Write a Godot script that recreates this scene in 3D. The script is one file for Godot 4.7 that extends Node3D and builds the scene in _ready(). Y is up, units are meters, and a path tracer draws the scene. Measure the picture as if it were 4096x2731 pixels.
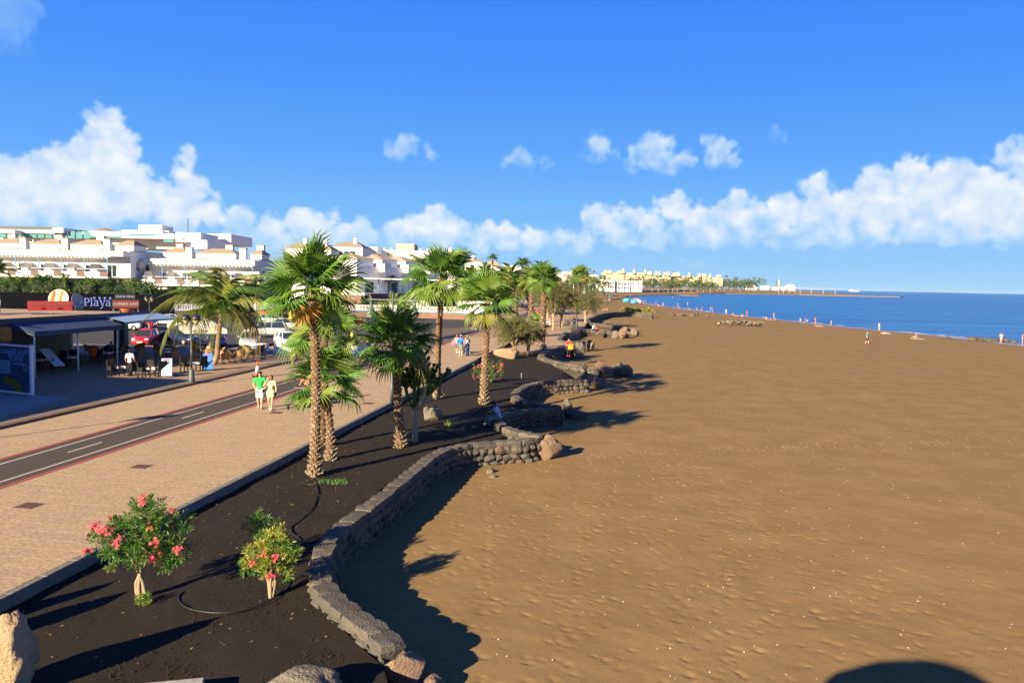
extends Node3D
# A promenade with palms beside a volcanic sand beach, late afternoon sun from behind and to the side.
# World: x to the side, y up, -z away along the beach; the promenade paving lies at y = 0.

const SUN_AZ := 35.0      # the way shadows point, degrees from -z towards +x
const SUN_EL := 19.5
const PA := 0.132645      # direction of the promenade, 7.6 degrees

func pr(s: float, q: float, h := 0.0) -> Vector3:
	return Vector3(s * cos(PA) + q * sin(PA), h, s * sin(PA) - q * cos(PA))

func _ready() -> void:
	rng.seed = 4711
	set_camera_and_light()
	print("ground")
	build_ground()
	build_promenade()
	build_walls()
	print("plants")
	build_palms()
	build_plants()
	print("buildings")
	build_buildings()
	build_far_town()
	print("cafe")
	build_cafe()
	build_cars()
	build_street()
	print("people")
	build_people()
	print("done")

# ---------------------------------------------------------------- helpers
var rng := RandomNumberGenerator.new()
var taken := {}
var M := {}
var tex_cache := {}

func rf(a: float, b: float) -> float:
	return rng.randf_range(a, b)

func lin(r: float, g: float, b: float) -> Color:
	return Color(r, g, b).linear_to_srgb()

func noise_tex(sd: int, freq: float, oct := 5, lo := Color(0, 0, 0), hi := Color(1, 1, 1), size := 512, kind := FastNoiseLite.TYPE_SIMPLEX_SMOOTH, mid = null, normal := 0.0) -> NoiseTexture2D:
	var n := FastNoiseLite.new()
	n.seed = sd
	n.noise_type = kind
	n.frequency = freq
	n.fractal_octaves = oct
	n.fractal_gain = 0.55
	var t := NoiseTexture2D.new()
	t.width = size
	t.height = size
	t.seamless = true
	t.noise = n
	if normal > 0.0:
		t.as_normal_map = true
		t.bump_strength = normal
	else:
		var g := Gradient.new()
		g.offsets = PackedFloat32Array([0.25, 0.75])
		g.colors = PackedColorArray([lo, hi])
		if mid != null:
			g.add_point(0.5, mid)
		t.color_ramp = g
	return t

# plain colour, linear reflectance
func pm(key: String, c: Color, rough := 0.8, spec := 0.5, metal := 0.0) -> StandardMaterial3D:
	if M.has(key):
		return M[key]
	var m := StandardMaterial3D.new()
	m.resource_name = key
	m.albedo_color = c
	m.roughness = rough
	m.metallic_specular = spec
	m.metallic = metal
	M[key] = m
	return m

# two reflectances mixed by noise, in world space
func nm(key: String, a: Color, b: Color, scale: float, rough := 0.85, sd := 1, bump := 0.0, freq := 0.02, world := true) -> StandardMaterial3D:
	if M.has(key):
		return M[key]
	var m := pm(key, Color.WHITE, rough, 0.35)
	m.albedo_texture = noise_tex(sd, freq, 5, a, b, 512)
	m.uv1_triplanar = true
	m.uv1_world_triplanar = world
	m.uv1_scale = Vector3.ONE * scale
	if bump > 0.0:
		if not tex_cache.has("bump"):
			tex_cache["bump"] = noise_tex(77, 0.03, 5)
		m.heightmap_enabled = true
		m.heightmap_texture = tex_cache["bump"]
		m.heightmap_scale = bump
	return m

func st(smooth := false) -> SurfaceTool:
	var s := SurfaceTool.new()
	s.begin(Mesh.PRIMITIVE_TRIANGLES)
	s.set_smooth_group(0 if smooth else -1)
	return s

func mesh_of(s: SurfaceTool) -> ArrayMesh:
	s.generate_normals()
	return s.commit()

func inst(me: Mesh, called: String, m: Material, par: Node = null, xf := Transform3D()) -> MeshInstance3D:
	var o := MeshInstance3D.new()
	o.mesh = me
	o.material_override = m
	o.name = called
	o.transform = xf
	if par == null:
		o.name = numbered(called)
		add_child(o)
	else:
		par.add_child(o, true)
	return o

func add(s: SurfaceTool, called: String, m: Material, par: Node = null, xf := Transform3D()) -> MeshInstance3D:
	return inst(mesh_of(s), called, m, par, xf)

func numbered(called: String) -> String:
	var n: int = taken.get(called, 0)
	taken[called] = n + 1
	return called if n == 0 else "%s_%03d" % [called, n]

func tag(o: Node, label: String, category: String, group := "", kind := "") -> Node:
	if label:
		o.set_meta("label", label)
	if category:
		o.set_meta("category", category)
	if group:
		o.set_meta("group", group)
	if kind or category:
		o.set_meta("kind", kind if kind else "thing")
	return o

func thing(called: String, label: String, category: String, at := Vector3.ZERO, turn := 0.0, group := "") -> Node3D:
	var o := Node3D.new()
	o.name = numbered(called)
	add_child(o)
	o.position = at
	o.rotation.y = turn
	tag(o, label, category, group)
	return o

func node(called: String, par: Node, at := Vector3.ZERO) -> Node3D:
	var o := Node3D.new()
	o.name = called
	par.add_child(o, true)
	o.position = at
	return o

func copy_of(src: Node3D, label: String, at: Vector3, turn: float, group := "") -> Node3D:
	var r: Node3D = src.duplicate()
	r.name = numbered(String(src.name).rstrip("0123456789").trim_suffix("_"))
	add_child(r)
	r.position = at
	r.rotation.y = turn
	if label:
		r.set_meta("label", label)
	if group:
		r.set_meta("group", group)
	return r

func struct(o: Node) -> Node:
	o.set_meta("kind", "structure")
	return o

func T(p: Vector3, ry := 0.0, sc := Vector3.ONE) -> Transform3D:
	return Transform3D(Basis(Vector3.UP, ry).scaled_local(sc), p)

func tri(s: SurfaceTool, a: Vector3, b: Vector3, c: Vector3) -> void:
	s.add_vertex(a)
	s.add_vertex(b)
	s.add_vertex(c)

# a triangle that faces away from o
func tri_o(s: SurfaceTool, a: Vector3, b: Vector3, c: Vector3, o: Vector3) -> void:
	if (a - c).cross(a - b).dot(a + b + c - o * 3.0) < 0.0:
		tri(s, a, c, b)
	else:
		tri(s, a, b, c)

func quad_o(s: SurfaceTool, a: Vector3, b: Vector3, c: Vector3, d: Vector3, o: Vector3) -> void:
	tri_o(s, a, b, c, o)
	tri_o(s, a, c, d, o)

func quad(s: SurfaceTool, a: Vector3, b: Vector3, c: Vector3, d: Vector3) -> void:
	tri(s, a, b, c)
	tri(s, a, c, d)

func box(s: SurfaceTool, xf: Transform3D, sz: Vector3, bev := 0.0) -> void:
	var h := sz * 0.5
	var o := xf.origin
	var k := h - Vector3.ONE * bev
	for ax in 3:
		var u := (ax + 1) % 3
		var v := (ax + 2) % 3
		for sg in [-1.0, 1.0]:
			var q := []
			for c in [[-1, -1], [1, -1], [1, 1], [-1, 1]]:
				var p := Vector3.ZERO
				p[ax] = sg * h[ax]
				p[u] = c[0] * k[u]
				p[v] = c[1] * k[v]
				q.append(xf * p)
			quad_o(s, q[0], q[1], q[2], q[3], o)
		if bev > 0.0:
			for su in [-1.0, 1.0]:
				for sv in [-1.0, 1.0]:
					var q := []
					for c in [[-1, 0], [1, 0], [1, 1], [-1, 1]]:
						var p := Vector3.ZERO
						p[ax] = c[0] * k[ax]
						p[u] = su * (h[u] if c[1] == 0 else k[u])
						p[v] = sv * (k[v] if c[1] == 0 else h[v])
						q.append(xf * p)
					quad_o(s, q[0], q[1], q[2], q[3], o)
	if bev > 0.0:
		for i in 8:
			var g := Vector3(-1 if i & 1 else 1, -1 if i & 2 else 1, -1 if i & 4 else 1)
			tri_o(s, xf * (g * Vector3(h.x, k.y, k.z)), xf * (g * Vector3(k.x, h.y, k.z)), xf * (g * Vector3(k.x, k.y, h.z)), o)

func bx(s: SurfaceTool, x: float, y: float, z: float, w: float, h: float, d: float, bev := 0.0) -> void:
	box(s, Transform3D(Basis(), Vector3(x, y, z)), Vector3(w, h, d), bev)

# one box as a part
func pbox(par: Node, called: String, m: Material, at: Vector3, sz: Vector3, turn := 0.0, bev := 0.0) -> MeshInstance3D:
	var s := st()
	box(s, Transform3D(), sz, bev)
	return add(s, called, m, par, T(at, turn))

func loft(s: SurfaceTool, rings: Array, cap0 := true, cap1 := true) -> void:
	for i in rings.size() - 1:
		var a: PackedVector3Array = rings[i]
		var b: PackedVector3Array = rings[i + 1]
		var n := a.size()
		for j in n:
			var k := (j + 1) % n
			tri(s, a[j], b[j], b[k])
			tri(s, a[j], b[k], a[k])
	if cap0:
		var a: PackedVector3Array = rings[0]
		for j in range(1, a.size() - 1):
			tri(s, a[0], a[j], a[j + 1])
	if cap1:
		var a: PackedVector3Array = rings[-1]
		for j in range(1, a.size() - 1):
			tri(s, a[0], a[j + 1], a[j])

func ring(c: Vector3, u: Vector3, v: Vector3, n: int) -> PackedVector3Array:
	var r := PackedVector3Array()
	for j in n:
		var a := TAU * j / n
		r.append(c + u * cos(a) + v * sin(a))
	return r

func tube(s: SurfaceTool, pts: Array, rads: Array, n := 6, caps := true, squash := 1.0) -> void:
	var rings := []
	var t0: Vector3 = (pts[1] - pts[0]).normalized()
	var u := t0.cross(Vector3.UP if absf(t0.y) < 0.9 else Vector3.RIGHT).normalized()
	for i in pts.size():
		var t: Vector3 = (pts[mini(i + 1, pts.size() - 1)] - pts[maxi(i - 1, 0)]).normalized()
		u = (u - t * u.dot(t)).normalized()
		var v := t.cross(u)
		var r: float = rads[i] if i < rads.size() else rads[-1]
		rings.append(ring(pts[i], u * r, v * r * squash, n))
	loft(s, rings, caps, caps)

func lathe(s: SurfaceTool, at: Vector3, prof: Array, n := 12, caps := true, sx := 1.0, sz := 1.0) -> void:
	var rings := []
	for p in prof:
		rings.append(ring(at + Vector3(0, p[1], 0), Vector3(0, 0, maxf(p[0], 0.0005) * sz), Vector3(maxf(p[0], 0.0005) * sx, 0, 0), n))
	loft(s, rings, caps, caps)

# polygon in x and z pulled up from y0 to y1
func prism(s: SurfaceTool, poly: PackedVector2Array, y0: float, y1: float, bottom := false) -> void:
	if Geometry2D.is_polygon_clockwise(poly):
		poly = poly.duplicate()
		poly.reverse()
	var n := poly.size()
	for i in n:
		var a := poly[i]
		var b := poly[(i + 1) % n]
		quad(s, Vector3(a.x, y0, a.y), Vector3(b.x, y0, b.y), Vector3(b.x, y1, b.y), Vector3(a.x, y1, a.y))
	var ix := Geometry2D.triangulate_polygon(poly)
	for i in range(0, ix.size(), 3):
		up_tri(s, poly[ix[i]], poly[ix[i + 1]], poly[ix[i + 2]], y1)
	if bottom:
		for i in range(0, ix.size(), 3):
			tri_o(s, Vector3(poly[ix[i]].x, y0, poly[ix[i]].y), Vector3(poly[ix[i + 1]].x, y0, poly[ix[i + 1]].y), Vector3(poly[ix[i + 2]].x, y0, poly[ix[i + 2]].y), Vector3(poly[ix[i]].x, y0 + 1.0, poly[ix[i]].y))

func up_tri(s: SurfaceTool, a: Vector2, b: Vector2, c: Vector2, y: float) -> void:
	tri_o(s, Vector3(a.x, y, a.y), Vector3(b.x, y, b.y), Vector3(c.x, y, c.y), Vector3((a.x + b.x + c.x) / 3.0, y - 1.0, (a.y + b.y + c.y) / 3.0))

# flat strip along points, from offset o0 to o1 (to the side of travel), at height y
func strip(s: SurfaceTool, pts: Array, o0: float, o1: float, y: float) -> void:
	for i in pts.size() - 1:
		var p := []
		for k in [i, i + 1]:
			var d: Vector3 = (pts[mini(k + 1, pts.size() - 1)] - pts[maxi(k - 1, 0)])
			var side := Vector3(-d.z, 0, d.x).normalized()
			for o in [o0, o1]:
				var q: Vector3 = pts[k] + side * o
				q.y = y
				p.append(q)
		var under: Vector3 = (p[0] + p[3]) * 0.5 - Vector3(0, 1, 0)
		quad_o(s, p[0], p[1], p[3], p[2], under)

func spline(pts: Array, per := 6) -> Array:
	var out := []
	var n := pts.size()
	for i in n - 1:
		var a: Vector3 = pts[maxi(i - 1, 0)]
		var b: Vector3 = pts[i]
		var c: Vector3 = pts[i + 1]
		var d: Vector3 = pts[mini(i + 2, n - 1)]
		for k in per:
			out.append(b.cubic_interpolate(c, a, d, float(k) / per))
	out.append(pts[-1])
	return out

# points a given length apart along a polyline
func spaced(pts: Array, gap: float) -> Array:
	var out := [pts[0]]
	var left := gap
	for i in pts.size() - 1:
		var a: Vector3 = pts[i]
		var b: Vector3 = pts[i + 1]
		var l := a.distance_to(b)
		var at := 0.0
		while l - at >= left:
			at += left
			out.append(a.lerp(b, at / l))
			left = gap
		left -= l - at
	return out

func text_mesh(words: String, h: float, depth := 0.02, font := "Droid Sans") -> TextMesh:
	var f := SystemFont.new()
	f.font_names = PackedStringArray([font])
	var t := TextMesh.new()
	t.font = f
	t.text = words
	t.font_size = 64
	t.pixel_size = h / 46.0
	t.depth = depth
	t.curve_step = 4.0
	return t

func words_on(par: Node, words: String, h: float, m: Material, xf: Transform3D, font := "Droid Sans", called := "lettering") -> MeshInstance3D:
	var o := inst(text_mesh(words, h, 0.03, font), called, m, par, xf)
	return o

# unit lumps of rock: a sphere pushed in and out and cut by planes
func rock_mesh(sd: int, sub: int, rough: float, cuts: int) -> ArrayMesh:
	var r := RandomNumberGenerator.new()
	r.seed = sd
	var nz := FastNoiseLite.new()
	nz.seed = sd
	nz.frequency = 0.9
	nz.fractal_octaves = 5
	nz.fractal_gain = 0.6
	var planes := []
	for i in cuts:
		planes.append([Vector3(r.randfn(), r.randfn(), r.randfn()).normalized(), r.randf_range(0.55, 0.85)])
	var at := func(p: Vector3) -> Vector3:
		var q := p.normalized()
		q *= 1.0 + rough * nz.get_noise_3dv(q * 1.1)
		for pl in planes:
			var d: float = q.dot(pl[0]) - pl[1]
			if d > 0.0:
				q -= pl[0] * d * 0.92
		return q * (1.0 + 0.12 * rough * nz.get_noise_3dv(q * 6.0))
	var s := st(sub > 3)
	for ax in 3:
		for sg in [-1.0, 1.0]:
			for i in sub:
				for j in sub:
					var q := []
					for c in [[0, 0], [1, 0], [1, 1], [0, 1]]:
						var p := Vector3.ZERO
						p[ax] = sg
						p[(ax + 1) % 3] = tan(((i + c[0]) * 2.0 / sub - 1.0) * PI / 4)
						p[(ax + 2) % 3] = tan(((j + c[1]) * 2.0 / sub - 1.0) * PI / 4)
						q.append(at.call(p))
					quad_o(s, q[0], q[1], q[2], q[3], Vector3.ZERO)
	return mesh_of(s)

# ---------------------------------------------------------------- camera, sky, sun
func set_camera_and_light() -> void:
	var cam := Camera3D.new()
	cam.name = "camera"
	cam.fov = 44.845
	cam.near = 0.1
	cam.far = 60000.0
	add_child(cam)
	cam.position = Vector3(0, 6.3, 0)
	cam.rotation_degrees = Vector3(-3.985, 0, 1.1)
	cam.current = true
	var env := Environment.new()
	env.tonemap_mode = Environment.TONE_MAPPER_LINEAR
	env.tonemap_exposure = 3.2
	env.background_mode = Environment.BG_SKY
	env.background_energy_multiplier = 0.312
	env.sdfgi_enabled = true
	env.ssao_enabled = true
	env.ssil_enabled = true
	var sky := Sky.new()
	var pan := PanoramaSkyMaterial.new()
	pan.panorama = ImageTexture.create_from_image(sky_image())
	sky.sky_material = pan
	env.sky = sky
	env.fog_enabled = true
	env.fog_density = 0.00003
	env.fog_light_color = Color(0.70, 0.84, 1.0)
	var we := WorldEnvironment.new()
	we.name = "world"
	we.environment = env
	add_child(we)
	var sun := DirectionalLight3D.new()
	sun.name = "sun"
	sun.light_energy = 1.6
	sun.light_angular_distance = 0.5
	sun.light_color = Color(1.0, 0.92, 0.77)
	sun.shadow_enabled = true
	add_child(sun)
	sun.rotation_degrees = Vector3(-SUN_EL, -SUN_AZ, 0)

# the light that air and white clouds send from every direction; column 0 is straight ahead (-z), columns run towards +x, rows from the top down
func sky_image() -> Image:
	var W := 4096
	var H := 2048
	var im := Image.create(W, H, false, Image.FORMAT_RGB8)
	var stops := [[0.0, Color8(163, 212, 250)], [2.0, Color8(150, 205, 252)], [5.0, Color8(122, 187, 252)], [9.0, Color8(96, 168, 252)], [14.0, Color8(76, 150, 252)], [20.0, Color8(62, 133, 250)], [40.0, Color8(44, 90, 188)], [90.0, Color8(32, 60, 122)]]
	var rows := []
	for y in H:
		var el := 90.0 - (y + 0.5) * 180.0 / H
		var c: Color = stops[0][1]
		for i in stops.size() - 1:
			if el >= stops[i][0]:
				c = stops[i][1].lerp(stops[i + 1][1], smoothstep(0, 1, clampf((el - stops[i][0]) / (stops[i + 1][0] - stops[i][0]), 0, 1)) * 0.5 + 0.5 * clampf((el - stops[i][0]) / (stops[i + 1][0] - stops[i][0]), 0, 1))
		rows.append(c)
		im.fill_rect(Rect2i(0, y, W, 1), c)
	# banks of cumulus: base height in degrees, opacity, blobs [azimuth, elevation, radius]
	var banks := [
		[2.84, 1.0, [[-26.11, 9.07, 1.45], [-25.53, 7.96, 1.57], [-26.96, 7.83, 1.27], [-26.39, 6.59, 2.26], [-28.26, 6.95, 1.27], [-29.18, 6.69, 1.03], [-25.06, 6.03, 1.66], [-30.33, 5.26, 1.81], [-28.99, 4.85, 2.56], [-27.13, 4.71, 2.86], [-31.24, 3.93, 2.11], [-24.21, 4.89, 1.87], [-22.83, 4.97, 1.09], [-21.53, 7.48, 0.78], [-21.67, 6.39, 0.96], [-21.16, 5.47, 1.21], [-20.38, 4.27, 1.33], [-22.2, 4.05, 1.87], [-32.07, 5.5, 1.81], [-32.95, 3.95, 2.71], [-34.8, 4.06, 3.32], [-36.4, 3.47, 2.71]]],
		[2, 0.92, [[-17.98, 3.96, 1.03], [-18.52, 3.32, 1.21], [-16.34, 3.18, 1.33], [-14.39, 4.11, 1.21], [-12.36, 4.53, 0.66], [-13.55, 3.22, 1.57], [-15.79, 2.57, 1.39], [-10.4, 3.67, 0.9], [-9.81, 2.95, 1.03], [-11.55, 2.7, 1.33], [-17.17, 2.72, 1.21]]],
		[2.39, 1.0, [[-5.42, 4.63, 1.09], [-6.53, 3.78, 1.27], [-4.75, 3.68, 1.27], [-7.82, 3.39, 0.96], [-3.55, 3.32, 1.15], [-1.76, 3.45, 0.96], [0.04, 3.19, 0.84], [2.08, 3.31, 0.84], [3.57, 3.22, 1.09], [-5.39, 2.98, 1.51], [-2.41, 2.93, 1.33], [-0.61, 3.03, 1.21], [1.18, 3.06, 1.21], [2.98, 3.03, 1.21], [4.77, 3.18, 1.21], [-8.35, 2.79, 1.21]]],
		[3.28, 1.0, [[5.32, 4.6, 1.09], [6.58, 4.32, 1.27], [8.03, 4.77, 1.09], [10.72, 5.28, 1.21], [11.2, 5.57, 0.9], [12.1, 4.5, 1.39], [9.46, 4.05, 1.33], [15.15, 5.84, 0.9], [14.08, 4.65, 1.27], [15.75, 4.78, 1.27], [17.88, 4.91, 1.57], [19.68, 6.5, 1.21], [20, 5.17, 1.66], [21.83, 5.09, 1.39], [23.34, 6.52, 1.51], [23.45, 7.31, 0.78], [25.24, 7.06, 1.63], [25.65, 7.7, 0.78], [27.62, 7.05, 1.39], [26.75, 5.78, 1.93], [28.84, 5.72, 1.93], [30.21, 5.42, 2.23], [24.63, 4.56, 1.66], [7.13, 3.3, 1.39], [9.48, 3.23, 1.33], [11.22, 3.34, 1.39], [13.5, 3.35, 1.39], [15.18, 3.5, 1.39], [17.38, 3.79, 1.51], [19.27, 3.65, 1.51], [21.37, 3.78, 1.51], [22.9, 4.04, 1.69], [26.1, 4.4, 1.81], [28.46, 4.23, 1.81], [30.73, 4.06, 1.81], [32.4, 5.14, 2.41], [34.08, 4.84, 2.71]]],
		[6.75, 0.95, [[30.31, 7.85, 1.15], [31.06, 8.18, 1.09], [31.84, 7.64, 1.51]]],
		[8.01, 0.8, [[-7.53, 9.01, 1.15], [-5.91, 8.79, 0.78], [-8.49, 8.77, 0.6]]],
		[7.8, 0.75, [[0.47, 8.49, 1.03], [2.21, 8.23, 0.66], [-0.54, 8.47, 0.6]]],
		[8.32, 0.85, [[5.5, 9.29, 1.21], [4.44, 9, 0.54], [6.56, 8.95, 0.66]]],
		[7.75, 0.9, [[9.31, 8.88, 1.45], [10.15, 9.5, 0.84], [7.92, 8.66, 0.84], [11.33, 8.58, 0.96], [10.62, 8.51, 1.03]]],
		[7.71, 0.85, [[13.58, 9.11, 0.96], [14.5, 8.31, 0.78], [12.83, 9.68, 0.6], [13.32, 8.47, 0.84]]],
		[9.36, 0.4, [[17, 9.96, 0.72], [17.68, 9.72, 0.42]]],
		[0.93, 0.5, [[12.49, 1.46, 0.66], [11.56, 1.59, 0.39], [13.34, 1.64, 0.42]]],
		[12.91, 0.35, [[-31.01, 14.98, 1.81], [-30.82, 13.85, 1.51], [-32.72, 14.23, 2.41]]],
	]
	var r := RandomNumberGenerator.new()
	r.seed = 99
	var az := 44.0
	while az < 318.0:
		var base := r.randf_range(2.0, 5.0)
		var blobs := []
		var wide := r.randf_range(8.0, 22.0)
		for i in int(wide * 1.6):
			var a := az + r.randf() * wide
			blobs.append([a, base + r.randf_range(0.3, 2.6) * (1.0 + r.randf()), r.randf_range(0.9, 2.4)])
		banks.append([base, 1.0, blobs])
		if r.randf() < 0.6:
			var b2 := r.randf_range(7.0, 11.0)
			var bl := []
			for i in 4:
				bl.append([az + wide * 0.5 + i * 1.1, b2 + r.randf_range(0.4, 1.2), r.randf_range(0.7, 1.4)])
			banks.append([b2, 0.85, bl])
		az += wide + r.randf_range(1.0, 5.0)
	var k := W / 360.0
	var fb := FastNoiseLite.new()
	fb.seed = 5
	fb.frequency = 0.045
	fb.fractal_octaves = 4
	fb.fractal_gain = 0.55
	var puff := FastNoiseLite.new()
	puff.seed = 8
	puff.noise_type = FastNoiseLite.TYPE_CELLULAR
	puff.cellular_return_type = FastNoiseLite.RETURN_DISTANCE
	puff.frequency = 0.075
	puff.fractal_octaves = 3
	puff.fractal_gain = 0.5
	var big := puff.duplicate()
	big.frequency = 0.034
	big.fractal_octaves = 1
	for bank in banks:
		var lo := Vector2(1e9, 1e9)
		var hi := Vector2(-1e9, -1e9)
		for b in bank[2]:
			lo = lo.min(Vector2(b[0] - b[2] * 1.3, b[1] - b[2] * 1.3))
			hi = hi.max(Vector2(b[0] + b[2] * 1.3, b[1] + b[2] * 1.3))
		bank[0] -= 0.55
		lo.y = maxf(lo.y, bank[0] - 1.5)
		var x0 := int(floor(lo.x * k))
		var y0 := int(floor(lo.y * k))
		var w := int((hi.x - lo.x) * k) + 2
		var h := int((hi.y - lo.y) * k) + 2
		var f := PackedFloat32Array()
		f.resize(w * h)
		f.fill(-0.6)
		for b in bank[2]:
			var R: float = b[2] * k
			var cx: float = b[0] * k - x0
			var cy: float = b[1] * k - y0
			for j in range(maxi(0, int(cy - R * 1.25)), mini(h, int(cy + R * 1.25) + 1)):
				for i in range(maxi(0, int(cx - R * 1.25)), mini(w, int(cx + R * 1.25) + 1)):
					var d2 := ((i - cx) * (i - cx) + (j - cy) * (j - cy)) / (R * R)
					var v := (1.0 - d2) * clampf(R / 14.0, 0.5, 1.6)
					if v > f[j * w + i]:
						f[j * w + i] = v
		var e := PackedFloat32Array()
		e.resize(w * h)
		var base_row: float = bank[0] * k - y0
		for j in h:
			for i in w:
				var X := float(i + x0)
				var Y := float(j + y0)
				var qx := clampi(i + int(5.0 * fb.get_noise_2d(X, Y) * 1.6), 0, w - 1)
				var qy := clampi(j + int(5.0 * fb.get_noise_2d(X + 300.0, Y + 90.0) * 1.6), 0, h - 1)
				var v := f[qy * w + qx]
				if v > -0.55:
					v += 0.42 * fb.get_noise_2d(X * 1.7, Y * 1.7) - 0.42 * (puff.get_noise_2d(X, Y) + 0.72) - 0.55 * (big.get_noise_2d(X + 3.0 * fb.get_noise_2d(X, Y), Y) + 0.62)
					v -= 1.1 * clampf((base_row + 2.0 - j) / 14.0 + 0.5 * fb.get_noise_2d(X * 0.8 + 70.0, Y), 0.0, 2.0)
				e[j * w + i] = v
		for j in range(4, h - 4):
			for i in range(4, w - 4):
				var v := e[j * w + i]
				var al: float = smoothstep(-0.10, 0.55, v) * bank[1]
				if al < 0.01:
					continue
				# how much of the blue behind shows through: thin wisps, gaps between the puffs, ragged bases
				var X := float(i + x0)
				var Y := float(j + y0)
				var gap := clampf(0.5 + 0.9 * (puff.get_noise_2d(X * 0.8, Y * 0.8) + 0.62) + 0.7 * fb.get_noise_2d(X * 0.7 + 40.0, Y), 0.0, 1.2)
				al *= 1.0 - 0.55 * gap * clampf(1.35 - v * 0.55, 0.0, 1.0) - 0.5 * smoothstep(26.0, -4.0, j - base_row + 14.0 * fb.get_noise_2d(X + 900.0, Y))
				al = clampf(al, 0.0, 0.98)
				var c := Color8(251, 251, 254)
				var px := posmod(i + x0, W)
				var py := int((90.0 * k) - (j + y0) * 1.0)
				if py >= 0 and py < H:
					im.set_pixel(px, py, im.get_pixel(px, py).lerp(c, al))
	return im

# ---------------------------------------------------------------- ground: sand, sea, bed, paving
const SHORE := [[95.0, 60.0], [90.0, -30.0], [87.0, -90.0], [84.5, -136.0], [81.3, -158.0], [78.2, -180.0], [75.7, -199.0], [72.5, -222.0], [71.0, -250.0], [68.7, -274.0], [66.9, -304.0], [66.6, -356.0], [67.2, -412.0], [72.0, -500.0], [85.3, -637.0]]
var foot := {}

func shore_x(z: float) -> float:
	for i in SHORE.size() - 1:
		if z <= SHORE[i][1] and z >= SHORE[i + 1][1]:
			return lerpf(SHORE[i][0], SHORE[i + 1][0], (z - SHORE[i][1]) / (SHORE[i + 1][1] - SHORE[i][1]))
	return SHORE[0][0] if z > 0 else SHORE[-1][0]

var dune := FastNoiseLite.new()

func sand_h(x: float, z: float) -> float:
	var d := shore_x(z) - x
	var h: float
	if d > 0.0:
		h = -2.0 + 1.0 * smoothstep(0.0, 60.0, d) + 0.12 * smoothstep(0.0, 6.0, d)
	else:
		h = -2.0 + d * 0.05
	return h + 0.07 * dune.get_noise_2d(x, z)

func dent(x: float, z: float, r: float, depth: float, dirx: float, dirz: float) -> void:
	var key := Vector2i(int(floor(x)), int(floor(z)))
	for i in range(-1, 2):
		for j in range(-1, 2):
			var k := key + Vector2i(i, j)
			if not foot.has(k):
				foot[k] = []
	foot[key].append([x, z, r, depth, dirx, dirz])

func dents_at(x: float, z: float) -> float:
	var key := Vector2i(int(floor(x)), int(floor(z)))
	var h := 0.0
	for i in range(-1, 2):
		for j in range(-1, 2):
			var l: Array = foot.get(key + Vector2i(i, j), [])
			for d in l:
				var dx: float = x - d[0]
				var dz: float = z - d[1]
				var a: float = (dx * d[4] + dz * d[5]) / (d[2] * 1.7)
				var b: float = (dz * d[4] - dx * d[5]) / d[2]
				var q := a * a + b * b
				if q < 4.0:
					var e := exp(-q * 2.2)
					h += -d[3] * e + d[3] * 0.14 * exp(-(sqrt(q) - 1.15) * (sqrt(q) - 1.15) * 9.0)
	return h

func grid(x0: float, x1: float, nx: int, z0: float, z1: float, nz: int, hf: Callable) -> ArrayMesh:
	var v := PackedVector3Array()
	var no := PackedVector3Array()
	var ix := PackedInt32Array()
	v.resize((nx + 1) * (nz + 1))
	no.resize(v.size())
	for j in nz + 1:
		for i in nx + 1:
			var x := lerpf(x0, x1, float(i) / nx)
			var z := lerpf(z0, z1, float(j) / nz)
			v[j * (nx + 1) + i] = Vector3(x, hf.call(x, z), z)
	for j in nz + 1:
		for i in nx + 1:
			var a := v[j * (nx + 1) + maxi(i - 1, 0)]
			var b := v[j * (nx + 1) + mini(i + 1, nx)]
			var c := v[maxi(j - 1, 0) * (nx + 1) + i]
			var d := v[mini(j + 1, nz) * (nx + 1) + i]
			var n := (d - c).cross(b - a).normalized()
			no[j * (nx + 1) + i] = n if n.y > 0 else -n
	for j in nz:
		for i in nx:
			var a := j * (nx + 1) + i
			if z1 < z0:
				ix.append_array([a, a + nx + 1, a + 1, a + 1, a + nx + 1, a + nx + 2])
			else:
				ix.append_array([a, a + 1, a + nx + 1, a + 1, a + nx + 2, a + nx + 1])
	var ar := []
	ar.resize(Mesh.ARRAY_MAX)
	ar[Mesh.ARRAY_VERTEX] = v
	ar[Mesh.ARRAY_NORMAL] = no
	ar[Mesh.ARRAY_INDEX] = ix
	var m := ArrayMesh.new()
	m.add_surface_from_arrays(Mesh.PRIMITIVE_TRIANGLES, ar)
	return m

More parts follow.
